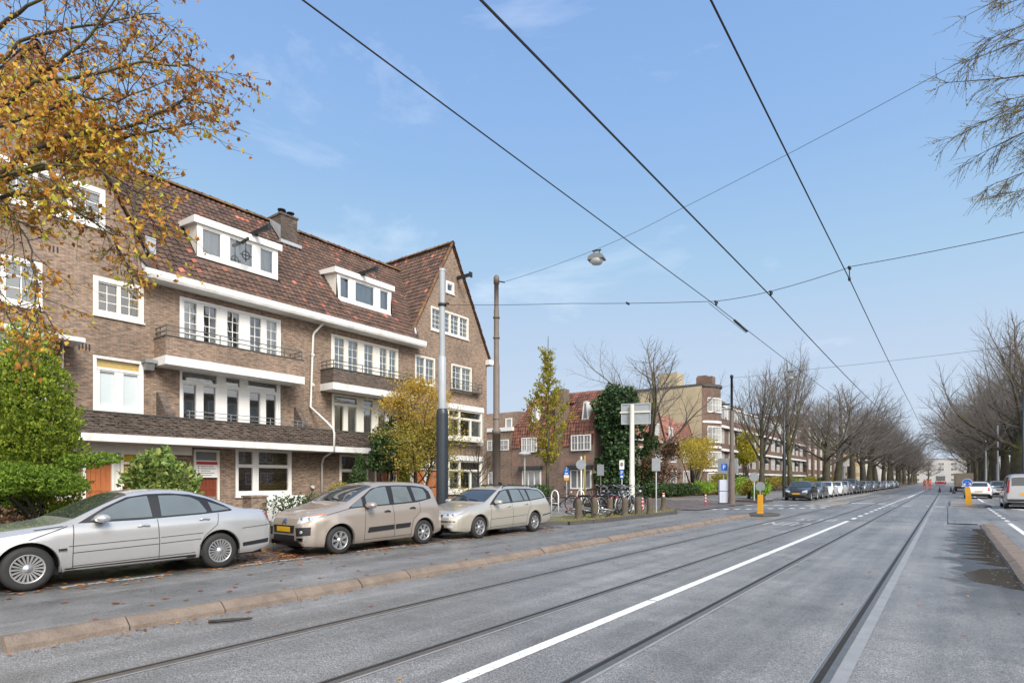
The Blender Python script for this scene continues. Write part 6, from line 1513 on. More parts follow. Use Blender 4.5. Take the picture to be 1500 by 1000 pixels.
# ---- shrubs and small trees
def shrub(name, label, cat, loc, lumps, n, s, leafm, barkm='bark_dark', stems=5, aspect=.4, up=.25, group=None, stem_h=None, inner=.5):
    t = thing(name, label, cat, loc, 0, group); L = MB(); S = MB()
    for p, v in lump_pts(lumps, n, inner):
        if p.z < .02: continue
        a = (v*.6 + rv(.8) + Vector((0,0,up))).normalized(); b = rv(); b = (b - a*a.dot(b)).normalized(); k = s*rnd(.6,1.35); w = k*aspect; c = a.cross(b)*k*.18
        L.add([p - a*k*.5, p + b*w + c, p + a*k*.5, p - b*w + c], [(0,1,2),(0,2,3)])
    zt = max(c[2] for c, _ in lumps)
    for i in range(stems):
        c, r = lumps[i % len(lumps)]; b = Vector((rnd(-.12,.12), rnd(-.12,.12), 0)); e = Vector(c) + Vector((rnd(-.3,.3)*r[0], rnd(-.3,.3)*r[1], r[2]*rnd(-.1,.5)))
        S.tube([b, b.lerp(e,.5) + Vector((0,0,.08)) + rv(.06), e], [.03+.012*zt, .02+.008*zt, .008], 5)
    so_ = S.build('trunk' if cat == 'tree' else 'stem', M[barkm], t); L.build('crown' if cat == 'tree' else 'foliage', M[leafm], t)
    return t
random.seed(77)
# bright conifer at the left edge
cx, cy = -17.3, 4.15
lum = []
for i in range(34):
    z = .7 + 3.9*(i/33)**.9; rr = .98*math.sqrt(max(.03, 1-((z-1.9)/2.9)**2)) if z > 1.9 else .95
    a = i*2.4; lum.append(((rr*.55*math.cos(a), rr*.55*math.sin(a), z), (rr*.62, rr*.62, .50)))
shrub('conifer', 'big bright yellow-green conifer in the front garden at the left edge', 'tree', (cx,cy,.1), lum, 34000, .078, 'leaf_thuja', 'bark_dark', 6, .32, .9, inner=.78)
lum = [((rnd(-.85,.9)*1.0, rnd(-2.4,.15), rnd(1.2,1.7)), (.45,.5,.2)) for _ in range(18)] + [((-.2,-1.2,1.0),(.6,.6,.3)), ((.1,.55,1.85),(.35,.45,.16)), ((.1,1.0,1.95),(.3,.35,.13))]
shrub('juniper', 'low spreading green juniper on a dark trunk in front of the orange doors', 'shrub', (-16.4,4.4,.1), lum, 17000, .095, 'leaf_juniper', 'bark_dark', 7, .22, -.15, inner=.8)
lum = [((rnd(-.5,.5), rnd(-.6,.6), rnd(.6,1.85)), (.5,.5,.45)) for _ in range(15)]
shrub('laurel_shrub', 'rounded broad-leaved variegated shrub between the orange doors and the red door', 'shrub', (-17.6,7.25,.1), lum, 5600, .16, 'leaf_laurel', 'bark_dark', 6, .36, .4)
lum = [((rnd(-.5,.5), rnd(-1.4,1.2), rnd(.3,.6)), (.45,.5,.35)) for _ in range(9)]
shrub('shrub', 'tangled dark low shrub at the left edge under the conifer', 'shrub', (-15.2,2.9,.1), lum, 3500, .09, 'leaf_red', 'bark_dark', 14, .35, .3)
shrub('shrub', 'low green bush under the juniper beside the silver saloon roof', 'shrub', (-16.2,5.7,.1), [((rnd(-.4,.4), rnd(-.5,.4), rnd(.3,.6)), (.4,.5,.35)) for _ in range(8)], 4200, .10, 'leaf_juniper', 'bark_dark', 5, .25, .2)
shrub('shrub', 'sparse dark twiggy shrub before the low white garden wall', 'shrub', (-17.9,11.4,.1), [((rnd(-.3,.3), rnd(-.6,1.0), rnd(.3,.85)), (.35,.45,.3)) for _ in range(9)], 1000, .08, 'leaf_dark', 'bark_dark', 18, .35, .3)
shrub('shrub', 'dark red low shrub behind the bonnet of the beige people carrier', 'shrub', (-18.3,13.6,.1), [((rnd(-.3,.3), rnd(-1.0,1.0), rnd(.3,.7)), (.35,.5,.35)) for _ in range(8)], 1500, .085, 'leaf_red', 'bark_dark', 14, .35, .3)
shrub('shrub', 'olive green bush against the wall right of the drainpipe', 'shrub', (-21.3,16.3,.1), [((rnd(-.4,.4), rnd(-1.1,1.1), rnd(.5,1.0)), (.5,.5,.5)) for _ in range(9)], 3400, .10, 'leaf_olive', 'bark_dark', 5)
shrub('shrub', 'dark pointed evergreen bush before the curtained ground floor window', 'shrub', (-21.2,16.9,.1), [((rnd(-.2,.2), rnd(-.2,.2), .6+i*.32), (.62-i*.08,.62-i*.08,.42)) for i in range(6)], 4200, .10, 'leaf_dark', 'bark_dark', 4)
shrub('shrub', 'small bright lime conifer before the brown doors', 'shrub', (-20.5,19.0,.1), [((rnd(-.1,.1), rnd(-.1,.1), .4+i*.38), (.5-i*.07,.5-i*.07,.4)) for i in range(6)], 3200, .09, 'leaf_thuja', 'bark_dark', 3, .3, .7)
t = shrub('evergreen_tree', 'dark green evergreen small tree half hidden by the yellow garden tree', 'tree', (-20.8,18.2,.1), [((rnd(-.6,.6), rnd(-.7,.7), rnd(2.2,4.0)), (.6,.7,.5)) for _ in range(11)], 5200, .13, 'leaf_dark', 'bark_dark', 5, .4)
lum = [((rnd(-.4,.4), rnd(-3.2,3.2), rnd(.35,.9)), (.5,.6,.4)) for _ in range(20)]
shrub('hedge', 'dark green clipped hedge behind the roof of the champagne estate', 'hedge', (-18.7,25.2,.1), lum, 7500, .10, 'leaf_dark', 'bark_dark', 10, .4)
# yellow garden tree
random.seed(9)
GT = dict(split=2, kids=[8,6,5], wob=[.06,.2,.28,.3], lift=[0,.02,-.05,-.12], sides=[7,5,3,3], ang=[(30,62),(30,60),(25,60)], len=[(.55,.8),(.5,.7),(.5,.75)], rad=[.42,.5,.5]); GT['from'] = [.35,.15,.1]
tY = thing('garden_tree', 'ochre and olive yellow small-leaved tree before the middle of the terrace', 'tree', (-20.0,19.3,.1))
T = MB(); C = MB(); tips = []
grow(T, C, Vector((0,0,0)), Vector((0,0,1)), 3.2, .10, 0, GT, tips); grow(T, C, Vector((.1,.2,0)), Vector((.1,.2,1)), 2.6, .08, 0, GT, tips)
LU = MB(); LL = MB()
for pts, d2 in tips:
    for _ in range(8):
        q, _d = at_len(pts, rnd(.0,1)); leafquad(LU if q.z > 4.3 + rnd(-.8,.8) else LL, q + rv(.16), rnd(.06,.12), 0, Vector((0,0,-.7)))
for p, v in lump_pts([((rnd(-1.1,1.1), rnd(-1.25,1.2), rnd(1.9,4.4)), (.65,.7,.6)) for _ in range(15)], 9500, .3): leafquad(LL if p.z < 4 else LU, p, rnd(.05,.10), 0, Vector((0,0,-.7)))
for p, v in lump_pts([((rnd(-1.0,1.0), -1.5+3.4*i/9+rnd(-.2,.2), 5.3+rnd(-.5,.6)), (.55,.6,.42)) for i in range(10)], 3800, .2): leafquad(LU, p, rnd(.06,.12), 0, Vector((0,0,-.7)))
T.build('trunk', M['bark_dark'], tY); cc = C.build('crown', M['twig_dark'], tY); LU.build('upper_leaves', M['leaf_birch'], cc); LL.build('lower_leaves', M['leaf_olive'], cc)
make_tree('garden_tree', 'small bare ornamental tree before the ground floor bay of the gabled end house', (-20.4,24.4,.1), 4.2, .30, BROAD, .055, 'bark_dark', 'twig_dark', None, seed=4)
# young columnar street tree with yellow-green leaves
random.seed(12)
tC = thing('young_tree', 'slim young tree with yellow-green leaves in front of the orange roofed house', 'tree', (-20.0,30.5,.1))
T = MB(); C = MB(); L = MB(); T.tube([(0,0,-.1),(0,0,2),(.05,0,5),(0,.05,8),(.02,.05,10.4)], [.13,.10,.085,.055,.015], 8)
for i in range(60):
    z = 2.7 + 7.0*(i/59); R = (.45 + 1.5*math.exp(-((z-5.0)/1.9)**2))*(1 if z < 8 else .62); a = i*2.4
    d = Vector((math.cos(a), math.sin(a), .75)); p1, d1 = limb(C, Vector((0,0,z-.5)), d, R, .022, .006, 4, .1, .06, 4)
    for j in range(9):
        q, dd = at_len(p1, rnd(.2,1)); p2, d3 = limb(C, q, (dd+rv(.7)).normalized(), rnd(.25,.6), .008, .004, 3, .2, 0, 3)
        for _ in range(11 if z < 7.3 else 7): q3, _d = at_len(p2, rnd(.05,1)); leafquad(L, q3 + rv(.08), rnd(.09,.16), 0, Vector((0,0,-.4)))
T.build('trunk', M['bark_moss'], tC); cc = C.build('crown', M['twig_dark'], tC); L.build('leaves', M['leaf_lime'], cc)
random.seed(31)
# ivy-clad tree at the corner house
lum = [((rnd(-1.1,1.1), rnd(-1.1,1.1), rnd(7.0,8.7)), (.95,.95,.9)) for _ in range(12)] + [((rnd(-.9,.9), rnd(-.9,.9), rnd(.8,7.2)), (1.0,1.0,1.1)) for _ in range(24)]
shrub('ivy_tree', 'tall dark column of ivy with rounded top beside the orange roofed house', 'tree', (-22.3,45.1,.1), lum, 15000, .26, 'leaf_ivy', 'bark_dark', 5, .45, -.3, inner=.7)
# big bare tree behind the white pole and its leafy undergrowth
BT = dict(BROAD); BT['kids'] = [5,6,6,4]; BT['from'] = [.5,.2,.2,.15]; BT['ang'] = [(22,50),(22,48),(25,50),(20,50)]
make_tree('garden_tree', 'big bare tree with mossy forked limbs between ivy column and cream block', (-20.4,46.9,.1), 14.2, .40, BT, .30, 'bark_moss', 'twig', None, seed=52, lean=(.03,.05), spread=1.3)
lum = [((rnd(-1.2,1.2), rnd(-4.0,4.0), rnd(3.0,5.2)), (1.0,1.7,.8)) for _ in range(16)]
t = shrub('garden_tree', 'spreading tree with loose golden yellow leaves before the low pink roofed house', 'tree', (-19.4,55,.1), lum, 4600, .16, 'leaf_yellow', 'bark_dark', 14, .4, .1, inner=.1)
lum = [((rnd(-1,1), rnd(-2.2,2.2), rnd(1.6,4.8)), (.8,1.0,.8)) for _ in range(15)]
shrub('garden_tree', 'brownish half-bare bushy tree behind the small white sign back', 'tree', (-20.3,48.5,.1), lum, 5200, .15, 'leaf_red', 'bark_dark', 14, .4, .1, inner=.1)
shrub('garden_tree', 'dark ivy-covered leaning trunk under the big bare tree', 'tree', (-20.6,46.6,.1), [((rnd(-.3,.3), .1*i+rnd(-.3,.3), .6+i*.5), (.6,.65,.55)) for i in range(10)], 4200, .2, 'leaf_dark', 'bark_dark', 4, .4)
lum = [((rnd(-.35,.35), -4.4+9*i/21, .60), (.5,.5,.52)) for i in range(22)] + [((rnd(-.3,.3), rnd(-4.4,4.4), .85), (.4,.5,.35)) for i in range(14)]
shrub('hedge', 'long dark green hedge along the pavement beyond the bicycles', 'hedge', (-18.3,46.6,.1), lum, 10500, .13, 'leaf_dark', 'bark_dark', 12, .42)
gl = [('rounded yellow-green bush at the far end of the dark hedge', -17.8, 53.2, 1.5, 'leaf_juniper'), ('golden yellow bush between the hedge and the parking machine', -17.7, 56.5, 2.1, 'leaf_lime'), ('dark green bush behind the parking machine', -17.8, 59.5, 2.6, 'leaf_dark'), ('low green bush right of the brown wooden pole', -14.8, 55, 1.7, 'leaf_juniper'), ('brown-green bush at the foot of the slender street tree', -12.3, 47.0, 1.5, 'leaf_olive'), ('small green bush before the first parked black car', -11.2, 45.7, 1.25, 'leaf_juniper'), ('yellowish hedge bush far along the white-banded terrace', -18, 74, 1.9, 'leaf_dark'), ('green garden bush before the bowed brick corner', -19, 66, 2.4, 'leaf_dark')]
for lab, x, yy, h, lm in gl:
    lum = [((rnd(-.7,.7)*h*.5, rnd(-1,1)*h*.6, rnd(.3,.78)*h), (.36*h,.4*h,.3*h)) for _ in range(9)]
    shrub('shrub', lab, 'shrub', (x,yy,.1), lum, 2300, .13, lm, 'bark_dark', 5, .4)
shrub('garden_tree', 'upright bright yellow tree beside the bowed brick corner', 'tree', (-17.5,66,.1), [((rnd(-.6,.6), rnd(-.9,.9), rnd(3.4,6.2)), (.9,1.0,.8)) for _ in range(12)], 4200, .2, 'leaf_lime', 'bark_dark', 6, .4, .1, inner=.2)
for i, yy in enumerate((84,95,108,121,135)):
    lum = [((rnd(-.7,.7), rnd(-3,3), rnd(.5,1.6)), (.8,1.3,.6)) for _ in range(9)]
    shrub('shrub', f'{("olive","green","yellowish","dark green","low olive")[i]} front garden bush, {labs[i]} in a line along the white-banded terrace', 'shrub', (-18.5,yy,.1), lum, 1800, .2, ('leaf_olive','leaf_juniper','leaf_lime','leaf_dark','leaf_olive')[i], 'bark_dark', 4, .4, group='front garden bushes along the terrace')
for i, yy in enumerate((88,104,122,144)):
    lum = [((rnd(-.8,.8), rnd(-6,6), rnd(.5,1.9)), (.9,1.8,.7)) for _ in range(12)]
    shrub('hedge', f'{("first","second","third","last")[i]} stretch of dark hedge under the bare trees on the right', 'hedge', (15,yy,.1), lum, 2200, .3, 'leaf_dark', 'bark_dark', 4, .4, group='hedges under the trees on the right')
# tufts and moss on the paved corner
mb = MB()
for _ in range(1500):
    x, yy = rnd(-12.2,-10.1), rnd(17,27.6)
    if random.random() < .6: x = -10.1 - abs(random.gauss(0,.5)) 
    h = rnd(.02,.06); a = rnd(0,6.3); w_ = .012
    mb.add([(x-w_*math.cos(a),yy-w_*math.sin(a),.117),(x+w_*math.cos(a),yy+w_*math.sin(a),.117),(x+rnd(-.03,.03),yy+rnd(-.03,.03),.117+h)], [(0,1,2)])
struct(mb, 'grass', M['leaf_olive'], 'stuff')
# ---------------------------------------------------------------- poles, wires, signs, bollards, bicycles, people
random.seed(55)
M['pole_light'] = plain('light_grey_pole_paint', (.34,.365,.39), .45, var=.15)
M['pole_dark'] = plain('dark_blue_pole_paint', (.022,.030,.040), .4, var=.25)
M['pole_brown'] = plain('brown_weathered_pole', (.155,.125,.105), .7, .1, var=.3, scale=5)
M['pole_white'] = plain('cream_pole_paint', (.62,.60,.52), .5, var=.12)
M['sign_grey'] = plain('sign_back_aluminium', (.27,.295,.315), .55, .0, var=.25, scale=6)
M['sign_white'] = plain('sign_white', (.78,.78,.77), .4, var=.03)
M['sign_blue'] = plain('sign_blue', (.02,.12,.50), .4, var=.05)
M['beacon'] = plain('beacon_yellow', (.70,.33,.015), .45, var=.12)
M['bollard'] = plain('mossy_stone', (.105,.085,.062), .9, var=.5, scale=6, bmp=.6)
M['red'] = plain('red_paint', (.50,.03,.03), .45, var=.1)
M['hivis'] = plain('orange_workwear', (.80,.12,.03), .7, var=.15, scale=8)
M['skin'] = plain('skin', (.45,.27,.2), .6)
M['wire'] = plain('overhead_wire', (.02,.02,.022), .6)
# overhead line poles
p = thing('overhead_pole', 'light grey tram line pole with dark blue lower half behind the beige people carrier', 'pole', (-12.5,13.15,.1))
k = MB(); k.lathe([(.09,5.2),(.09,7.9)], (0,0,0), 18); k.lathe([(.12,3.6),(.12,5.2),(.09,5.24)], (0,0,0), 18); k.lathe([(.098,7.86),(.098,7.93),(.0,7.94)], (0,0,0), 18); k.build('upper_tube', M['pole_light'], p)
k = MB(); k.lathe([(.185,0),(.185,3.42),(.175,3.55),(.136,3.62)], (0,0,0), 20); k.build('lower_tube', M['pole_dark'], p)
for z in (6.78,):
    k = MB(); k.lathe([(.108,z),(.128,z+.01),(.128,z+.08),(.108,z+.09)], (0,0,0), 16); k.bar((.1,0,z+.045),(.28,0,z+.045),.04); k.build('clamp', M['metal_dark'], p)
p = thing('overhead_pole', 'tall brown weathered steel pole between the gabled end house and the slim young tree', 'pole', (-12.5,15.85,.1))
k = MB(); k.lathe([(.14,0),(.14,3.0),(.15,3.0),(.15,3.15),(.11,3.2),(.11,5.4),(.09,5.45),(.09,7.3),(.08,7.35),(.08,8.2),(.10,8.2),(.10,8.42),(.05,8.5),(0,8.5)], (0,0,0), 16); k.build('pole', M['pole_brown'], p)
for z in (7.0, 6.3, 3.5):
    k = MB(); k.lathe([(.08,z),(.12,z+.01),(.12,z+.06),(.08,z+.07)], (0,0,0), 14); k.build('collar', M['pole_brown'], p)
k = MB(); k.bar((0,0,8.3),(.32,.05,8.2),.04); k.box(.12,.2,-.06,.06,1.2,1.35); k.build('bracket', M['metal_dark'], p)
p = thing('overhead_pole', 'brown wooden-looking pole with dark thinner top beside the parking machine', 'pole', (-10.45,36.2,.1))
k = MB(); k.lathe([(.22,0),(.19,.5),(.18,2.2),(.15,2.3),(.13,2.6),(.12,5.6)], (0,0,0), 14); k.build('pole', M['pole_brown'], p)
k = MB(); k.lathe([(.08,5.6),(.07,7.6),(.10,7.6),(.10,7.75),(0,7.8)], (0,0,0), 12); k.build('pole_top', M['metal_dark'], p)
def cable(name, label, pts, r, sag=0, n=24, group=None, cat='wire'):
    pts = [Vector(q) for q in pts]; out = []
    for a, b in zip(pts[:-1], pts[1:]):
        m = max(2, n//(len(pts)-1))
        for i in range(m): t = i/m; q = a.lerp(b, t); q.z -= sag*4*t*(1-t); out.append(q)
    out.append(pts[-1]); c = out[0].copy(); k = MB(); k.tube(out, r, 5, 0)
    return single(k, name, M['wire'], label, cat, c, group)
wg = 'tram contact wires over the road'
def contact(name, label, x, z, r):
    cable('contact_wire', label, [(x,-25,z),(x,13.2,z),(x,36,z),(x,72,z),(x,108,z),(x,150,z),(x,200,z)], r, .06, 60, wg)
contact('l', 'left thin tram contact wire running down the street', -4.15, 5.42, .008)
contact('m', 'middle thick tram wire running down the street', -3.02, 5.44, .0125)
contact('m2', 'thin wire close below the middle thick tram wire', -2.96, 5.36, .005)
contact('r', 'right tram contact wire with hanging insulator', -1.53, 5.43, .009)
# span wires across the road and the lamp that hangs from one
cable('span_wire', 'span wire from the light grey pole across the tram wires', [(-12.25,13.15,6.88),(-7.9,13.2,6.15),(-4.15,13.2,5.52),(-3.0,13.2,5.52),(-1.5,13.2,5.72),(1.2,13.2,5.75),(12,13.2,7.5)], .007, .02)
sp_l = Vector((-8.65,15.95,8.62))
cable('span_wire', 'span wire from the brown pole that carries the street lamp', [(-12.2,15.9,8.32), sp_l, (-6.2,16,9.1), (.2,16,10.6), (10,16.2,12.9)], .006, .04)
cable('span_wire', 'faint span wire from the far brown pole with a far lamp', [(-10.45,36.2,7.7),(-7.2,36.3,7.75),(3,36.5,7.9),(12,36.5,8.2)], .008, .05)
def insulator(x, y, z, label, hang=.0):
    k = MB(); k.lathe([(.0,-.07),(.028,-.06),(.018,-.03),(.03,0),(.018,.03),(.028,.06),(0,.07)], (x,y,z), 10, 1)
    if hang: k.bar((x,y,z),(x,y,z-hang),.018); k.lathe([(0,0),(.022,.01),(.028,.06),(.015,.08)], (x,y,z-hang), 10)
    single(k, 'insulator', M['metal_dark'], label, 'insulator', (x,y,z), 'wire fittings')
insulator(-4.15,13.2,5.50, 'wire fitting where the span wire meets the left contact wire', .08); insulator(-3.0,13.2,5.50, 'wire fitting where the span wire meets the thick middle wire', .07)
insulator(-1.55,13.2,5.70, 'double hanger on the span wire above the right contact wire', .26); insulator(-6.3,13.2,5.86, 'small turnbuckle on the span wire left of the contact wires')
k = MB(); k.tube([(-4.15,14.6,5.40),(-4.15,15.7,5.36)], [.03,.03], 8); k.tube([(-4.15,12.7,5.36),(-4.15,15.6,5.30)], .008, 4); single(k, 'section_insulator', M['metal_dark'], 'long section insulator under the left contact wire', 'insulator', (-4.15,14.6,5.4))
def hang_lamp(loc, label, s=1.0):
    t = thing('hanging_lamp', label, 'street lamp', loc, .2, 'lamps hanging over the street'); 
    k = MB(); k.prism([(-.30*s,-.02*s),(-.26*s,.10*s),(-.12*s,.17*s),(.12*s,.17*s),(.26*s,.10*s),(.30*s,-.02*s)], 1, -.2*s, .2*s); k.build('housing', plain('lamp_housing', (.16,.165,.165), .5), t)
    k = MB(); k.lathe([(.24*s,-.02*s),(.23*s,-.10*s),(.16*s,-.17*s),(0,-.20*s)], (0,0,0), 18); k.build('lamp_glass', M['lamp'], t)
    k = MB(); k.bar((-.1*s,0,.16*s),(-.1*s,0,.34*s),.025); k.bar((.1*s,0,.16*s),(.1*s,0,.34*s),.025); k.bar((-.16*s,0,.33*s),(.16*s,0,.33*s),.04); k.build('hanger', M['metal_dark'], t)
hang_lamp(sp_l + Vector((0,0,-.32)), 'grey street lamp hanging on the span wire from the brown pole', .85)
hang_lamp((-7.2,36.3,7.42), 'small far street lamp hanging before the slender bare tree', .9)
# little lamp post behind the estate car
t = thing('lamp_post', 'low white lamp post with saucer head before the orange roofed house', 'street lamp', (-22.1,31.0,.1))
k = MB(); k.lathe([(.07,0),(.06,1.2),(.05,3.0)], (0,0,0), 10); k.build('post', M['pole_white'], t); k = MB(); k.lathe([(.06,3.0),(.42,3.1),(.40,3.17),(.15,3.35),(0,3.4)], (0,0,0), 18); k.build('lamp_head', M['sign_white'], t)
# sign posts
def sign(label, loc, h, plates, post='pole_light', r=.03, rz=0.0, pr=None):
    t = thing('traffic_sign', label, 'sign', loc, rz, 'signs on posts around the paved corner')
    k = MB(); k.lathe([(r*1.3,0),(r*1.3,.3),(r,.34),(r,h),(0,h+.01)], (0,0,0), 10); k.build('post', M[post], t)
    for kind, z, w, hh, mt in plates:       # plates face -y in the thing's own frame
        k = MB()
        if kind == 'round': k.lathe([(0,-.008),(w/2,-.008),(w/2,.012),(0,.012)], (0,-.045,z), 24, 1, smooth=False)
        else: k.box(-w/2, w/2, -.055, -.035, z-hh/2, z+hh/2)
        pl = k.build('plate', M[mt], t)
        k = MB(); k.box(-.05,.05,-.036,.04,z-.03,z+.03); k.build('clamp', M['sign_grey'], t)
        if kind == 'P':
            text_mesh('P', hh*.62, 'letter', M['sign_white'], pl, Matrix.Translation((0,-.058,z+hh*.14)) @ Matrix.Rotation(PI/2, 4, 'X'))
            q = MB(); q.box(-w*.3, w*.3, -.058, -.055, z-hh*.40, z-hh*.20); q.build('lower_mark', M['sign_white'], pl)
        if kind == 'ring':
            q = MB(); q.tube([(w*.26*math.cos(a), -.058, z+.02+w*.34*math.sin(a)) for a in [i*PI/10 for i in range(21)]], w*.05, 5); q.box(-w*.10,w*.10,-.06,-.055,z-.04,z+.09); q.build('emblem', M['metal_dark'], pl)
    return t
YAW = .35
sign('round grey sign back on a white post behind the lying bicycle', (-12.8,22.2,.1), 2.45, [('round',2.1,.44,0,'sign_grey')], 'pole_white', .035, YAW)
sign('small grey square sign back on a rusty red post among the bicycles', (-14.2,26.6,.1), 2.25, [('box',1.94,.35,.56,'sign_grey')], 'pole_brown', .03, YAW)
sign('two white and blue parking plates on a post above the tangle of bicycles', (-13.6,27.8,.1), 2.5, [('ring',2.22,.25,.47,'sign_white'),('P',1.74,.20,.43,'sign_blue')], 'pole_light', .03, YAW)
sign('blue parking sign with white and orange plates before the brick house wall', (-20.5,33.6,.1), 2.3, [('P',2.0,.34,.42,'sign_blue'),('box',1.67,.34,.20,'sign_white'),('box',1.48,.34,.14,'beacon')], 'pole_light', .03, YAW)
sign('square white sign back on a post at the end of the dark corner kerb', (-10.2,24.2,.1), 2.45, [('box',2.1,.36,.56,'sign_grey')], 'pole_light', .028, YAW)
k = MB(); k.tube([(-14.5,25.5,.1),(-14.5,25.5,2.75)], .04, 8); single(k, 'lamp_mast', plain('mustard_post', (.30,.24,.06), .6), 'thin mustard yellow post beside the round sign back', 'post', (-14.5,25.5,.1))
t = thing('direction_sign', 'big grey back of a direction sign on a thick cream pole', 'sign', (-12.0,25.6,.1), YAW)
k = MB(); k.lathe([(.13,0),(.13,1.6),(.115,1.62),(.105,5.0)], (0,0,0), 14); k.build('pole', M['pole_white'], t)
k = MB(); k.box(-.50,.84,.12,.15,4.1,5.05); bo = k.build('panel', M['sign_grey'], t)
for q in ((-.52,.86,4.08,4.13),(-.52,.86,5.02,5.07)): k = MB(); k.box(q[0],q[1],.09,.16,q[2],q[3]); k.build('panel_frame', M['pole_light'], bo)
for q in (-.52,.82): k = MB(); k.box(q,q+.04,.09,.16,4.13,5.02); k.build('panel_frame', M['pole_light'], bo)
k = MB(); k.box(-.58,.84,.06,.12,4.62,4.69); k.build('crossbar', M['pole_white'], bo)
# parking machine
t = thing('parking_machine', 'pale blue-grey parking machine with a blue flag sign beside the brown pole', 'parking meter', (-10.9,36.25,.1), .5)
k = MB(); k.prism([(-.32,-.2),(.32,-.2),(.34,0),(.32,.2),(-.32,.2)], 2, .02, 1.45); k.build('cabinet', plain('kiosk_paint', (.50,.54,.64), .45, var=.08), t)
k = MB(); k.box(-.33,.33,-.21,.21,.75,.78); k.box(-.34,.34,-.22,.22,0,.06); k.build('band', M['pole_dark'], t)
k = MB(); k.bar((.2,0,1.4),(.2,0,2.55),.06); k.build('flag_post', M['pole_white'], t)
k = MB(); k.box(-.20,.16,-.02,.02,2.0,2.42); f_ = k.build('flag', M['sign_blue'], t); text_mesh('P', .32, 'letter', M['sign_white'], f_, Matrix.Translation((-.02,-.026,2.21)) @ Matrix.Rotation(PI/2, 4, 'X'))
# stone bollards
def bollard_mesh(h=.74, r=.122):
    k = MB(); k.lathe([(r*1.25,0),(r*1.12,.06),(r*1.02,.2),(r*.98,h*.8),(r*.92,h*.92),(r*.6,h*.99),(0,h)], (0,0,0), 9, smooth=True); return k
bl = [((-10.69,18.35),'mossy stone bollard nearest the champagne estate'),((-10.57,19.35),'mossy stone bollard beside the lying bicycle wheel'),((-10.48,20.4),'mossy stone bollard before the middle of the bicycles'),((-10.29,21.3),'mossy stone bollard before the right end of the bicycles'),((-10.13,22.2),'mossy stone bollard just right of the bicycles'),((-9.98,23.0),'mossy stone bollard beside the red and white post')]
proto = None
for (x, yy), lab in bl:
    if proto is None: proto = bollard_mesh().build('bollard', M['bollard']); proto.location = (x,yy,.1); tag(proto, lab, 'bollard', 'mossy stone bollards')
    else: dup(proto, (x,yy,.1), rnd(0,6), lab, None, (rnd(.95,1.08), rnd(.95,1.08), rnd(.94,1.06)))
t = thing('bollard', 'dark flared bollard with a red and white cap at the corner tip', 'bollard', (-10.5,25.75,.1))
k = MB(); k.lathe([(.30,0),(.24,.06),(.15,.35),(.13,.85),(.15,.9),(.10,.98),(0,1.0)], (0,0,0), 10); k.build('base', M['bollard'], t); k = MB(); k.lathe([(.07,.98),(.07,1.2),(.05,1.22),(0,1.22)], (0,0,0), 10); k.build('cap', M['sign_white'], t); k = MB(); k.lathe([(.073,1.1),(.073,1.19)], (0,0,0), 10); k.build('band', M['red'], t); t.scale = (.8,.8,.68)
for loc, lab in (((-11.2,25.0,.1),'red and white post right behind the sixth stone bollard'), ((-11.5,34.6,.03),'lone red and white post in the mouth of the side street')):
    t = thing('marker_post', lab, 'bollard', loc, 0, 'red and white posts')
    k = MB(); k.lathe([(.07,0),(.07,1.0),(.05,1.03),(0,1.03)], (0,0,0), 12); k.build('post', M['red'], t)
    for z in (.35,.62,.86): k = MB(); k.lathe([(.073,z),(.073,z+.10)], (0,0,0), 12); k.build('stripe', M['sign_white'], t)
    t.scale = (.66,.66,.66)
# yellow beacons on the islands
t = thing('traffic_beacon', 'yellow-orange beacon post on the dark kerb island left of the rails', 'beacon', (-6.38,26.2,.1))
k = MB(); k.prism([(-.095,0),(.095,0),(.095,.78),(.08,.82),(-.08,.82),(-.095,.78)], 1, -.07, .07); k.box(-.12,.12,-.10,.10,-.02,.05); k.build('post', M['beacon'], t)
k = MB(); k.bar((0,.0,.8),(0,0,1.0),.04); k.lathe([(0,-.012),(.19,-.012),(.19,.012),(0,.012)], (0,0,1.16), 24, 1, smooth=False); k.build('sign_back', M['sign_grey'], t)
t = thing('traffic_beacon', 'leaning yellow beacon with a round blue arrow sign on the right island', 'beacon', (1.0,42.9,.1), 0); t.rotation_euler = (0, math.radians(-4), 0)
k = MB(); k.prism([(-.15,0),(.15,0),(.12,1.0),(-.12,1.0)], 1, -.09, .09); k.build('post', M['beacon'], t)
k = MB(); k.lathe([(0,-.014),(.25,-.014),(.25,.014),(0,.014)], (0,-.02,1.27), 28, 1, smooth=False); k.bar((0,.02,.95),(0,.02,1.15),.05); s_ = k.build('sign_plate', M['sign_blue'], t)
k = MB(); k.tube([(.232*math.cos(i*PI/14), -.036, 1.27+.232*math.sin(i*PI/14)) for i in range(29)], .010, 4); k.build('rim', M['sign_white'], s_)
k = MB()
for sg in (-1, 1):                           # two arrows pointing down left and down right
    a = Vector((sg*.03,-.036,1.34)); b = Vector((sg*.13,-.036,1.19)); 
    k.bar(a, b, .045, .01); k.add([b+Vector((sg*.03,0,-.05)), b+Vector((-sg*.09,0,-.02)), b+Vector((sg*.04,0,.08))], [(0,1,2)])
k.build('arrows', M['sign_white'], s_)
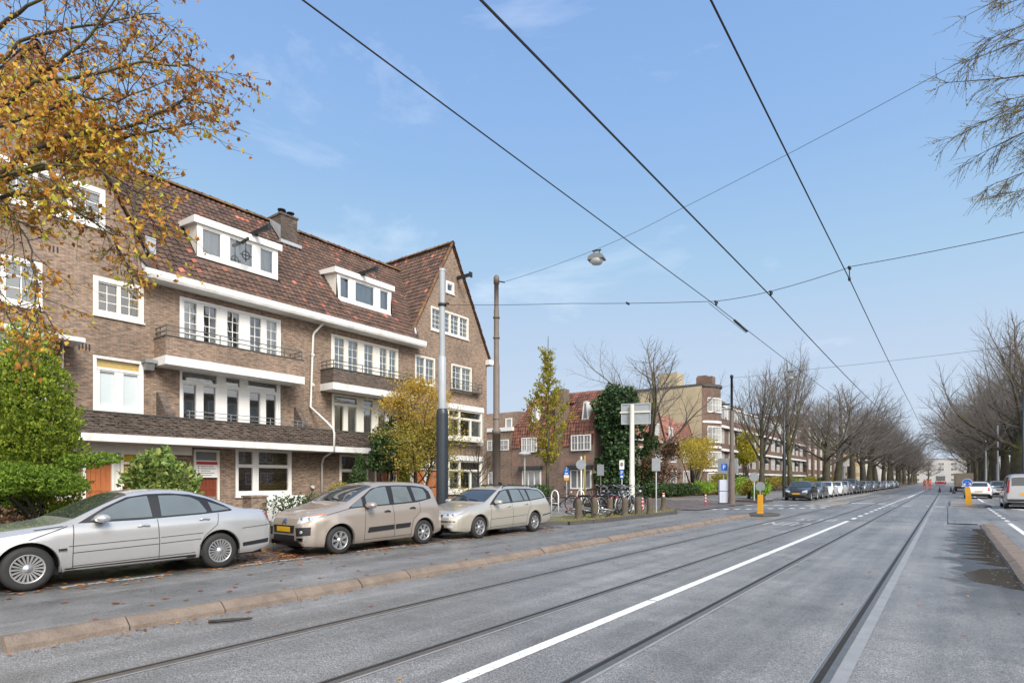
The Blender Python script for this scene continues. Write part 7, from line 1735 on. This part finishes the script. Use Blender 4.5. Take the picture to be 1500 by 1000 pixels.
# bicycles
M['bike_black'] = plain('bike_black', (.02,.02,.022), .4); M['bike_chrome'] = plain('bike_chrome', (.5,.5,.5), .3, .8)
BIKE = {}
def bicycle(label, loc, rz, frame, basket=False, tilt=0, group='bicycles parked at the corner', lying=False):
    t = thing('bicycle', label, 'bicycle', loc, rz, group); r = .34; xs = (-.53, .53)
    for x in xs:
        k = MB(); k.tube([(x + r*math.cos(a), 0, r + r*math.sin(a)) for a in [i*PI/14 for i in range(29)]], .021, 6, caps=False); w_ = k.build('wheel', M['tyre'], t)
        k = MB(); k.tube([(x + (r-.03)*math.cos(a), 0, r + (r-.03)*math.sin(a)) for a in [i*PI/14 for i in range(29)]], .012, 4, caps=False); k.tube([(x,-.05,r),(x,.05,r)], .022, 8); k.build('rim', M['bike_chrome'], w_)
        k = MB()
        for i in range(12): a = i*PI/6; k.bar((x,.02*(-1)**i,r),(x+(r-.03)*math.cos(a),0,r+(r-.03)*math.sin(a)),.004)
        k.build('spokes', M['bike_chrome'], w_)
        k = MB(); a0, a1 = (.1, 2.6) if x > 0 else (.4, 3.5)
        pts = [(x + (r+.035)*math.cos(a0+(a1-a0)*i/10), 0, r + (r+.035)*math.sin(a0+(a1-a0)*i/10)) for i in range(11)]; k.tube(pts, .024, 4); k.build('mudguard', frame, t)
    k = MB(); bb = (-.08,0,.30); st = (-.20,0,.78); hd = (.34,0,.86); hb = (.38,0,.70)
    for a, b, rr in ((bb,st,.016),(bb,hb,.018),((-.17,0,.66),(.36,0,.80),.015),(hd,hb,.02),(hb,(.53,0,r),.014),(bb,(-.53,0,r),.012),((-.19,0,.72),(-.53,0,r),.010)): k.tube([a,b], rr, 6)
    k.tube([st,(-.22,0,.90)], .013, 6); k.tube([hd,(.32,0,1.02)], .013, 6); k.build('frame', frame, t)
    k = MB(); k.prism([(-.36,.90),(-.10,.915),(-.08,.94),(-.34,.965)], 1, -.03, .03); k.prism([(-.38,.91),(-.22,.92),(-.22,.955),(-.37,.975)], 1, -.1, .1); k.build('saddle', M['trim'], t)
    k = MB(); k.tube([(.18,-.29,1.05),(.30,-.25,1.09),(.34,-.06,1.03),(.34,.06,1.03),(.30,.25,1.09),(.18,.29,1.05)], .012, 6); h_ = k.build('handlebar', M['bike_chrome'], t)
    for sg in (-1,1): k = MB(); k.tube([(.26,sg*.265,1.075),(.14,sg*.295,1.04)], .018, 6); k.build('grip', M['trim'], h_)
    k = MB(); k.box(-.75,-.30,-.06,.06,.70,.715); k.bar((-.7,.06,.7),(-.53,.06,.36),.012); k.bar((-.7,-.06,.7),(-.53,-.06,.36),.012); k.build('carrier', M['trim'], t)
    k = MB(); k.prism([(-.55,.28),(-.55,.40),(-.02,.38),(.02,.30),(-.06,.22)], 1, .03, .06); k.build('chain_guard', frame, t)
    for sg in (-1,1): k = MB(); k.bar(bb,(-.08+sg*.10,sg*.09,.30-sg*.12),.02); k.box(-.08+sg*.10-.05,-.08+sg*.10+.05,sg*.08,sg*.18,.29-sg*.12,.31-sg*.12); k.build('pedal', M['trim'], t)
    k = MB(); k.lathe([(0,-.02),(.05,0),(.055,.06),(0,.08)], (.44,0,.86), 10, 0); k.build('headlight', M['lamp'], t)
    k = MB(); k.box(-.79,-.75,-.04,.04,.62,.68); k.build('rear_reflector', M['red'], t)
    if basket:
        k = MB()
        for z in (.86,.98,1.10): k.bar((.42,-.2,z),(.42,.2,z),.012); k.bar((.74,-.2,z),(.74,.2,z),.012); k.bar((.42,-.2,z),(.74,-.2,z),.012); k.bar((.42,.2,z),(.74,.2,z),.012)
        for q in range(6):
            for yy in (-.2,.2): k.bar((.42+.064*q,yy,.86),(.42+.064*q,yy,1.1),.008)
            k.bar((.42,-.2+.08*q,.86),(.42,-.2+.08*q,1.1),.008); k.bar((.74,-.2+.08*q,.86),(.74,-.2+.08*q,1.1),.008)
        k.box(.42,.74,-.2,.2,.85,.86); k.build('basket', M['bike_black'], t)
    t.rotation_euler = (tilt, 0, rz)
    return t
black, chrome = M['bike_black'], M['bike_chrome']; silverp = plain('bike_silver', (.42,.43,.45), .35, .4); whitep = plain('bike_white', (.7,.7,.7), .4); bluep = plain('bike_blue', (.05,.08,.16), .4)
bicycle('black bicycle leaning at the rack left of the round sign', (-14.1,22.6,.12), .55, black, False, .10)
bicycle('silver bicycle lying on its side across the mossy paving by the bollards', (-11.2,20.0,.20), .55, silverp, False, 1.25)
bb = [('black city bicycle with red reflector at the left of the tangled group', -12.6,25.0,1.2,black,0,.08), ('silver bicycle, second in the tangled group, with high handlebars', -12.2,24.9,1.0,silverp,0,-.08), ('black bicycle with a front basket in the tangled group', -12.0,25.6,1.3,black,1,.06), ('dark blue bicycle in the middle of the tangled group', -11.7,25.3,1.1,bluep,0,-.1), ('black bicycle leaning right in the middle of the tangled group', -11.5,24.7,.95,black,0,.16), ('white-framed bicycle near the right of the tangled group', -11.2,24.9,1.25,whitep,0,-.12), ('black bicycle at the right end of the tangled group beside the cream pole', -11.1,25.4,1.1,black,0,.1), ('silver bicycle before the foot of the cream pole', -10.9,24.4,1.35,silverp,0,.05), ('black bicycle turned across the front of the tangled group', -12.1,24.2,.35,black,0,.1), ('dark bicycle with upright handlebars behind the fourth stone bollard', -11.35,24.2,.75,black,0,-.06)]
for lab, x, yy, rz, fr, ba, ti in bb: bicycle(lab, (x+.25, yy-2.35, .12), rz+.25, fr, bool(ba), ti).scale = (1.08, 1.08, 1.08)
k = None
for x, yy, lab in ((-13.9,21.8,'white tubular bicycle hoop nearest the champagne estate'), (-13.3,23.0,'white tubular bicycle hoop left of the round sign post')):
    k = MB(); k.tube([(x-.18,yy,.1),(x-.18,yy,.85),(x-.12,yy,1.02),(x,yy,1.08),(x+.12,yy,1.02),(x+.18,yy,.85),(x+.18,yy,.1)], .03, 8); k.tube([(x-.18,yy,.5),(x+.18,yy,.5)], .02, 6); single(k, 'bicycle_rack', M['sign_white'], lab, 'bicycle rack', (x,yy,.1), 'white bicycle hoops')
# further signs and posts down the left side
t = thing('advertising_sign', 'yellow oval shop sign on a tall pole before the red brick block', 'sign', (-10.6,85,.1)); k = MB(); k.lathe([(.07,0),(.06,4.2)], (0,0,0), 8); k.build('pole', M['pole_light'], t)
k = MB(); k.box(-.6,.6,-.1,.1,3.2,4.7); b_ = k.build('panel', M['sign_white'], t); k = MB(); k.lathe([(0,-.13),(.42,-.13),(.42,-.10)], (0,0,4.2), 20, 1); k.build('oval', plain('sign_yellow', (.75,.42,.02), .4), b_)
t = thing('electricity_box', 'pale grey roadside box and panel before the first slender tree', 'cabinet', (-12.6,43.4,.1)); k = MB(); k.box(-.9,.5,-.1,.1,1.9,3.0); k.build('panel', M['sign_grey'], t); k = MB(); k.bar((-.5,0,0),(-.5,0,1.9),.08); k.bar((.2,0,0),(.2,0,1.9),.08); k.build('legs', M['pole_light'], t)
sign('round white sign back on a short post by the first slender tree', (-10.6,41.9,.1), 1.9, [('round',1.65,.62,0,'sign_grey')], 'pole_light', .04, .2)
for i, (x, yy, h) in enumerate(((-10.8,52,8.2),(-11,88,8.5),(-11,120,8.5),(5.2,66,8.5),(5.2,98,8.5),(5.4,132,8.5))):
    k = MB(); k.lathe([(.14,0),(.14,3.4),(.09,3.6),(.08,h),(0,h)], (0,0,0), 10); ob = k.build('overhead_pole', M['pole_dark'] if i in (0,3) else M['pole_light']); ob.location = (x,yy,.1)
    tag(ob, ('dark lower pole between the two slender bare trees','pale line pole within the left row of trees','second pale line pole within the left row of trees','dark line pole beside the big bare tree on the right','pale line pole among the right hand trees','farther pale line pole among the right hand trees')[i], 'pole', 'line poles further down the street')
# people at work far down the road
def person(label, loc, rz, walk=.12, jacket='hivis'):
    t = thing('person', label, 'person', loc, rz, 'road workers')
    V = [(0,0,.96),(0,0,1.16),(0,.01,1.40),(0,.01,1.52),(0,.03,1.66),(0,.03,1.76)]; R = [.15,.14,.16,.06,.095,.07]; E_ = [(0,1),(1,2),(2,3),(3,4),(4,5)]
    for sg in (-1,1):
        n = len(V); V += [(sg*.10,0,.90),(sg*.11,sg*walk*.5,.50),(sg*.11,sg*walk-.02,.08),(sg*.12,sg*walk+.14,.05)]; R += [.10,.068,.05,.045]; E_ += [(0,n),(n,n+1),(n+1,n+2),(n+2,n+3)]
        n = len(V); V += [(sg*.20,.0,1.40),(sg*.25,.02,1.12),(sg*.23,.14,.90),(sg*.22,.20,.82)]; R += [.07,.05,.04,.04]; E_ += [(2,n),(n,n+1),(n+1,n+2),(n+2,n+3)]
    me = bpy.data.meshes.new('body'); me.from_pydata(V, E_, []); ob = bpy.data.objects.new('body', me); COL.objects.link(ob)
    sk_ = ob.modifiers.new('s','SKIN'); ob.modifiers.new('u','SUBSURF').levels = 1
    for i, rr in enumerate(R): me.skin_vertices[0].data[i].radius = (rr, rr*.85)
    me.skin_vertices[0].data[0].use_root = True
    ev = bpy.data.meshes.new_from_object(ob.evaluated_get(bpy.context.evaluated_depsgraph_get())); bpy.data.objects.remove(ob)
    ev.materials.clear(); ev.materials.append(M['hivis']); ev.materials.append(M['skin']); ev.materials.append(M['trim'])
    for p_ in ev.polygons: p_.material_index = 1 if p_.center.z > 1.53 or (p_.center.z < .87 and abs(p_.center.x) > .17 and p_.center.z > .7) else (2 if p_.center.z < .1 else 0); p_.use_smooth = True
    bo = bpy.data.objects.new('body', ev); COL.objects.link(bo); bo.parent = t
    k = MB(); k.lathe([(.115,1.68),(.11,1.76),(.07,1.82),(0,1.84)], (0,.03,0), 12); k.build('helmet', M['sign_white'], t)
    for z in (1.05,1.25): k = MB(); k.lathe([(.19,z),(.195,z+.05)], (0,0,0), 14); k.build('reflective_band', M['sign_white'], t)
    return t
person('road worker in orange standing in the middle of the far road', (-2.9,114,0), 2.6)
person('second road worker in orange, turned away, right of the first', (-2.3,116,0), .6, .05)
for i, (x, yy) in enumerate(((-.8,92),(.35,94),(.6,84))):
    k = MB(); k.box(-.2,.2,-.2,.2,0,.04); k.lathe([(.15,.04),(.03,.7),(0,.7)], (0,0,0), 12); ob = k.build('traffic_cone', M['metal_dark']); ob.location = (x,yy,0); tag(ob, ('dark traffic cone between the rails far down the road','dark traffic cone right of the rails near the lorry','nearer traffic cone right of the rails')[i], 'traffic cone', 'cones at the road works')
# ---------------------------------------------------------------- camera, sun and sky
cam = bpy.data.cameras.new('camera'); co = bpy.data.objects.new('camera', cam); COL.objects.link(co)
co.location = (0, 0, H0); co.rotation_euler = (PI/2, 0, TH)
cam.sensor_width = 36; cam.lens = F/1500*36; cam.shift_x = 0; cam.shift_y = 203/1500; cam.clip_end = 4000
SC.camera = co
SUN_EL, SUN_AZ = math.radians(42), math.radians(112)      # azimuth from +Y, clockwise: high on the right, behind the lens
sd = Vector((math.sin(SUN_AZ)*math.cos(SUN_EL), math.cos(SUN_AZ)*math.cos(SUN_EL), math.sin(SUN_EL)))
sl = bpy.data.lights.new('sun', 'SUN'); sl.energy = 2.2; sl.angle = math.radians(25); sl.color = (1, .955, .88)
so = bpy.data.objects.new('sun', sl); COL.objects.link(so); so.rotation_euler = (-sd).to_track_quat('-Z', 'Y').to_euler()
w = bpy.data.worlds.new('World'); SC.world = w; w.use_nodes = True; nt = w.node_tree; bg = nt.nodes['Background']
sk = nt.nodes.new('ShaderNodeTexSky'); sk.sky_type = 'NISHITA'; sk.sun_disc = False; sk.sun_elevation = SUN_EL; sk.sun_rotation = SUN_AZ
sk.air_density = 1.0; sk.dust_density = .25; sk.ozone_density = 1.0
tc = N(nt, 'ShaderNodeTexCoord', name='TC')
sp = N(nt, 'ShaderNodeSeparateXYZ'); sock(nt, tc.outputs['Generated'], sp.inputs[0])
mp = N(nt, 'ShaderNodeMapping'); mp.inputs['Scale'].default_value = (1.6, 1.6, 4.5); sock(nt, tc.outputs['Generated'], mp.inputs[0])
cl = noise(nt, 1.7, 7, .6, mp.outputs[0], .35)
k = ramp(nt, cl, [(.57, (0,0,0)), (.84, (.20,)*3)])
# unseen cloud added overhead and behind the lens as neutral light; blue only ahead
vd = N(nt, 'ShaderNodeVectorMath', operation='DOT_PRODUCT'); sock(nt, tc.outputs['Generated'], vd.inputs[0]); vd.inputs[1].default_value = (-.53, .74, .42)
unseen_bank = ramp(nt, math_(nt, 'ADD', math_(nt, 'MULTIPLY', vd.outputs['Value'], -1.0), math_(nt, 'MULTIPLY', cl, .35)), [(-.0, (0,0,0)), (.0, (0,0,0)), (.38, (.92,)*3)])
cov = mixc(nt, 1.0, k, unseen_bank, 'LIGHTEN')
CLOUD = (6.4, 6.2, 6.0)  # cloud colour, raised so the added cloud lights the house fronts
el = math_(nt, 'MAXIMUM', sp.outputs[2], 0.0)
hz = ramp(nt, el, [(0, (.72,.83,.965)), (.14, (.60,.76,.96)), (.30, (.455,.66,.945)), (.46, (.335,.56,.92)), (.66, (.265,.475,.88)), (1, (.22,.40,.80))])
hz = mixc(nt, 1.0, hz, (3.0, 3.0, 3.0), 'MULTIPLY')                # thin high haze evens the blue of the clear sky
veil = mixc(nt, .80, mixc(nt, 1.0, sk.outputs[0], (2.4, 2.6, 3.0), 'DARKEN'), hz)
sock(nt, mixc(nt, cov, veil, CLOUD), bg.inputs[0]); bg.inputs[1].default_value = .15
SC.view_settings.view_transform = 'Standard'; SC.view_settings.look = 'None'; SC.view_settings.exposure = 1.0; SC.view_settings.gamma = 1
SC.render.engine = 'CYCLES'
SC.cycles.max_bounces = 8; SC.cycles.transparent_max_bounces = 12; SC.cycles.use_denoising = True
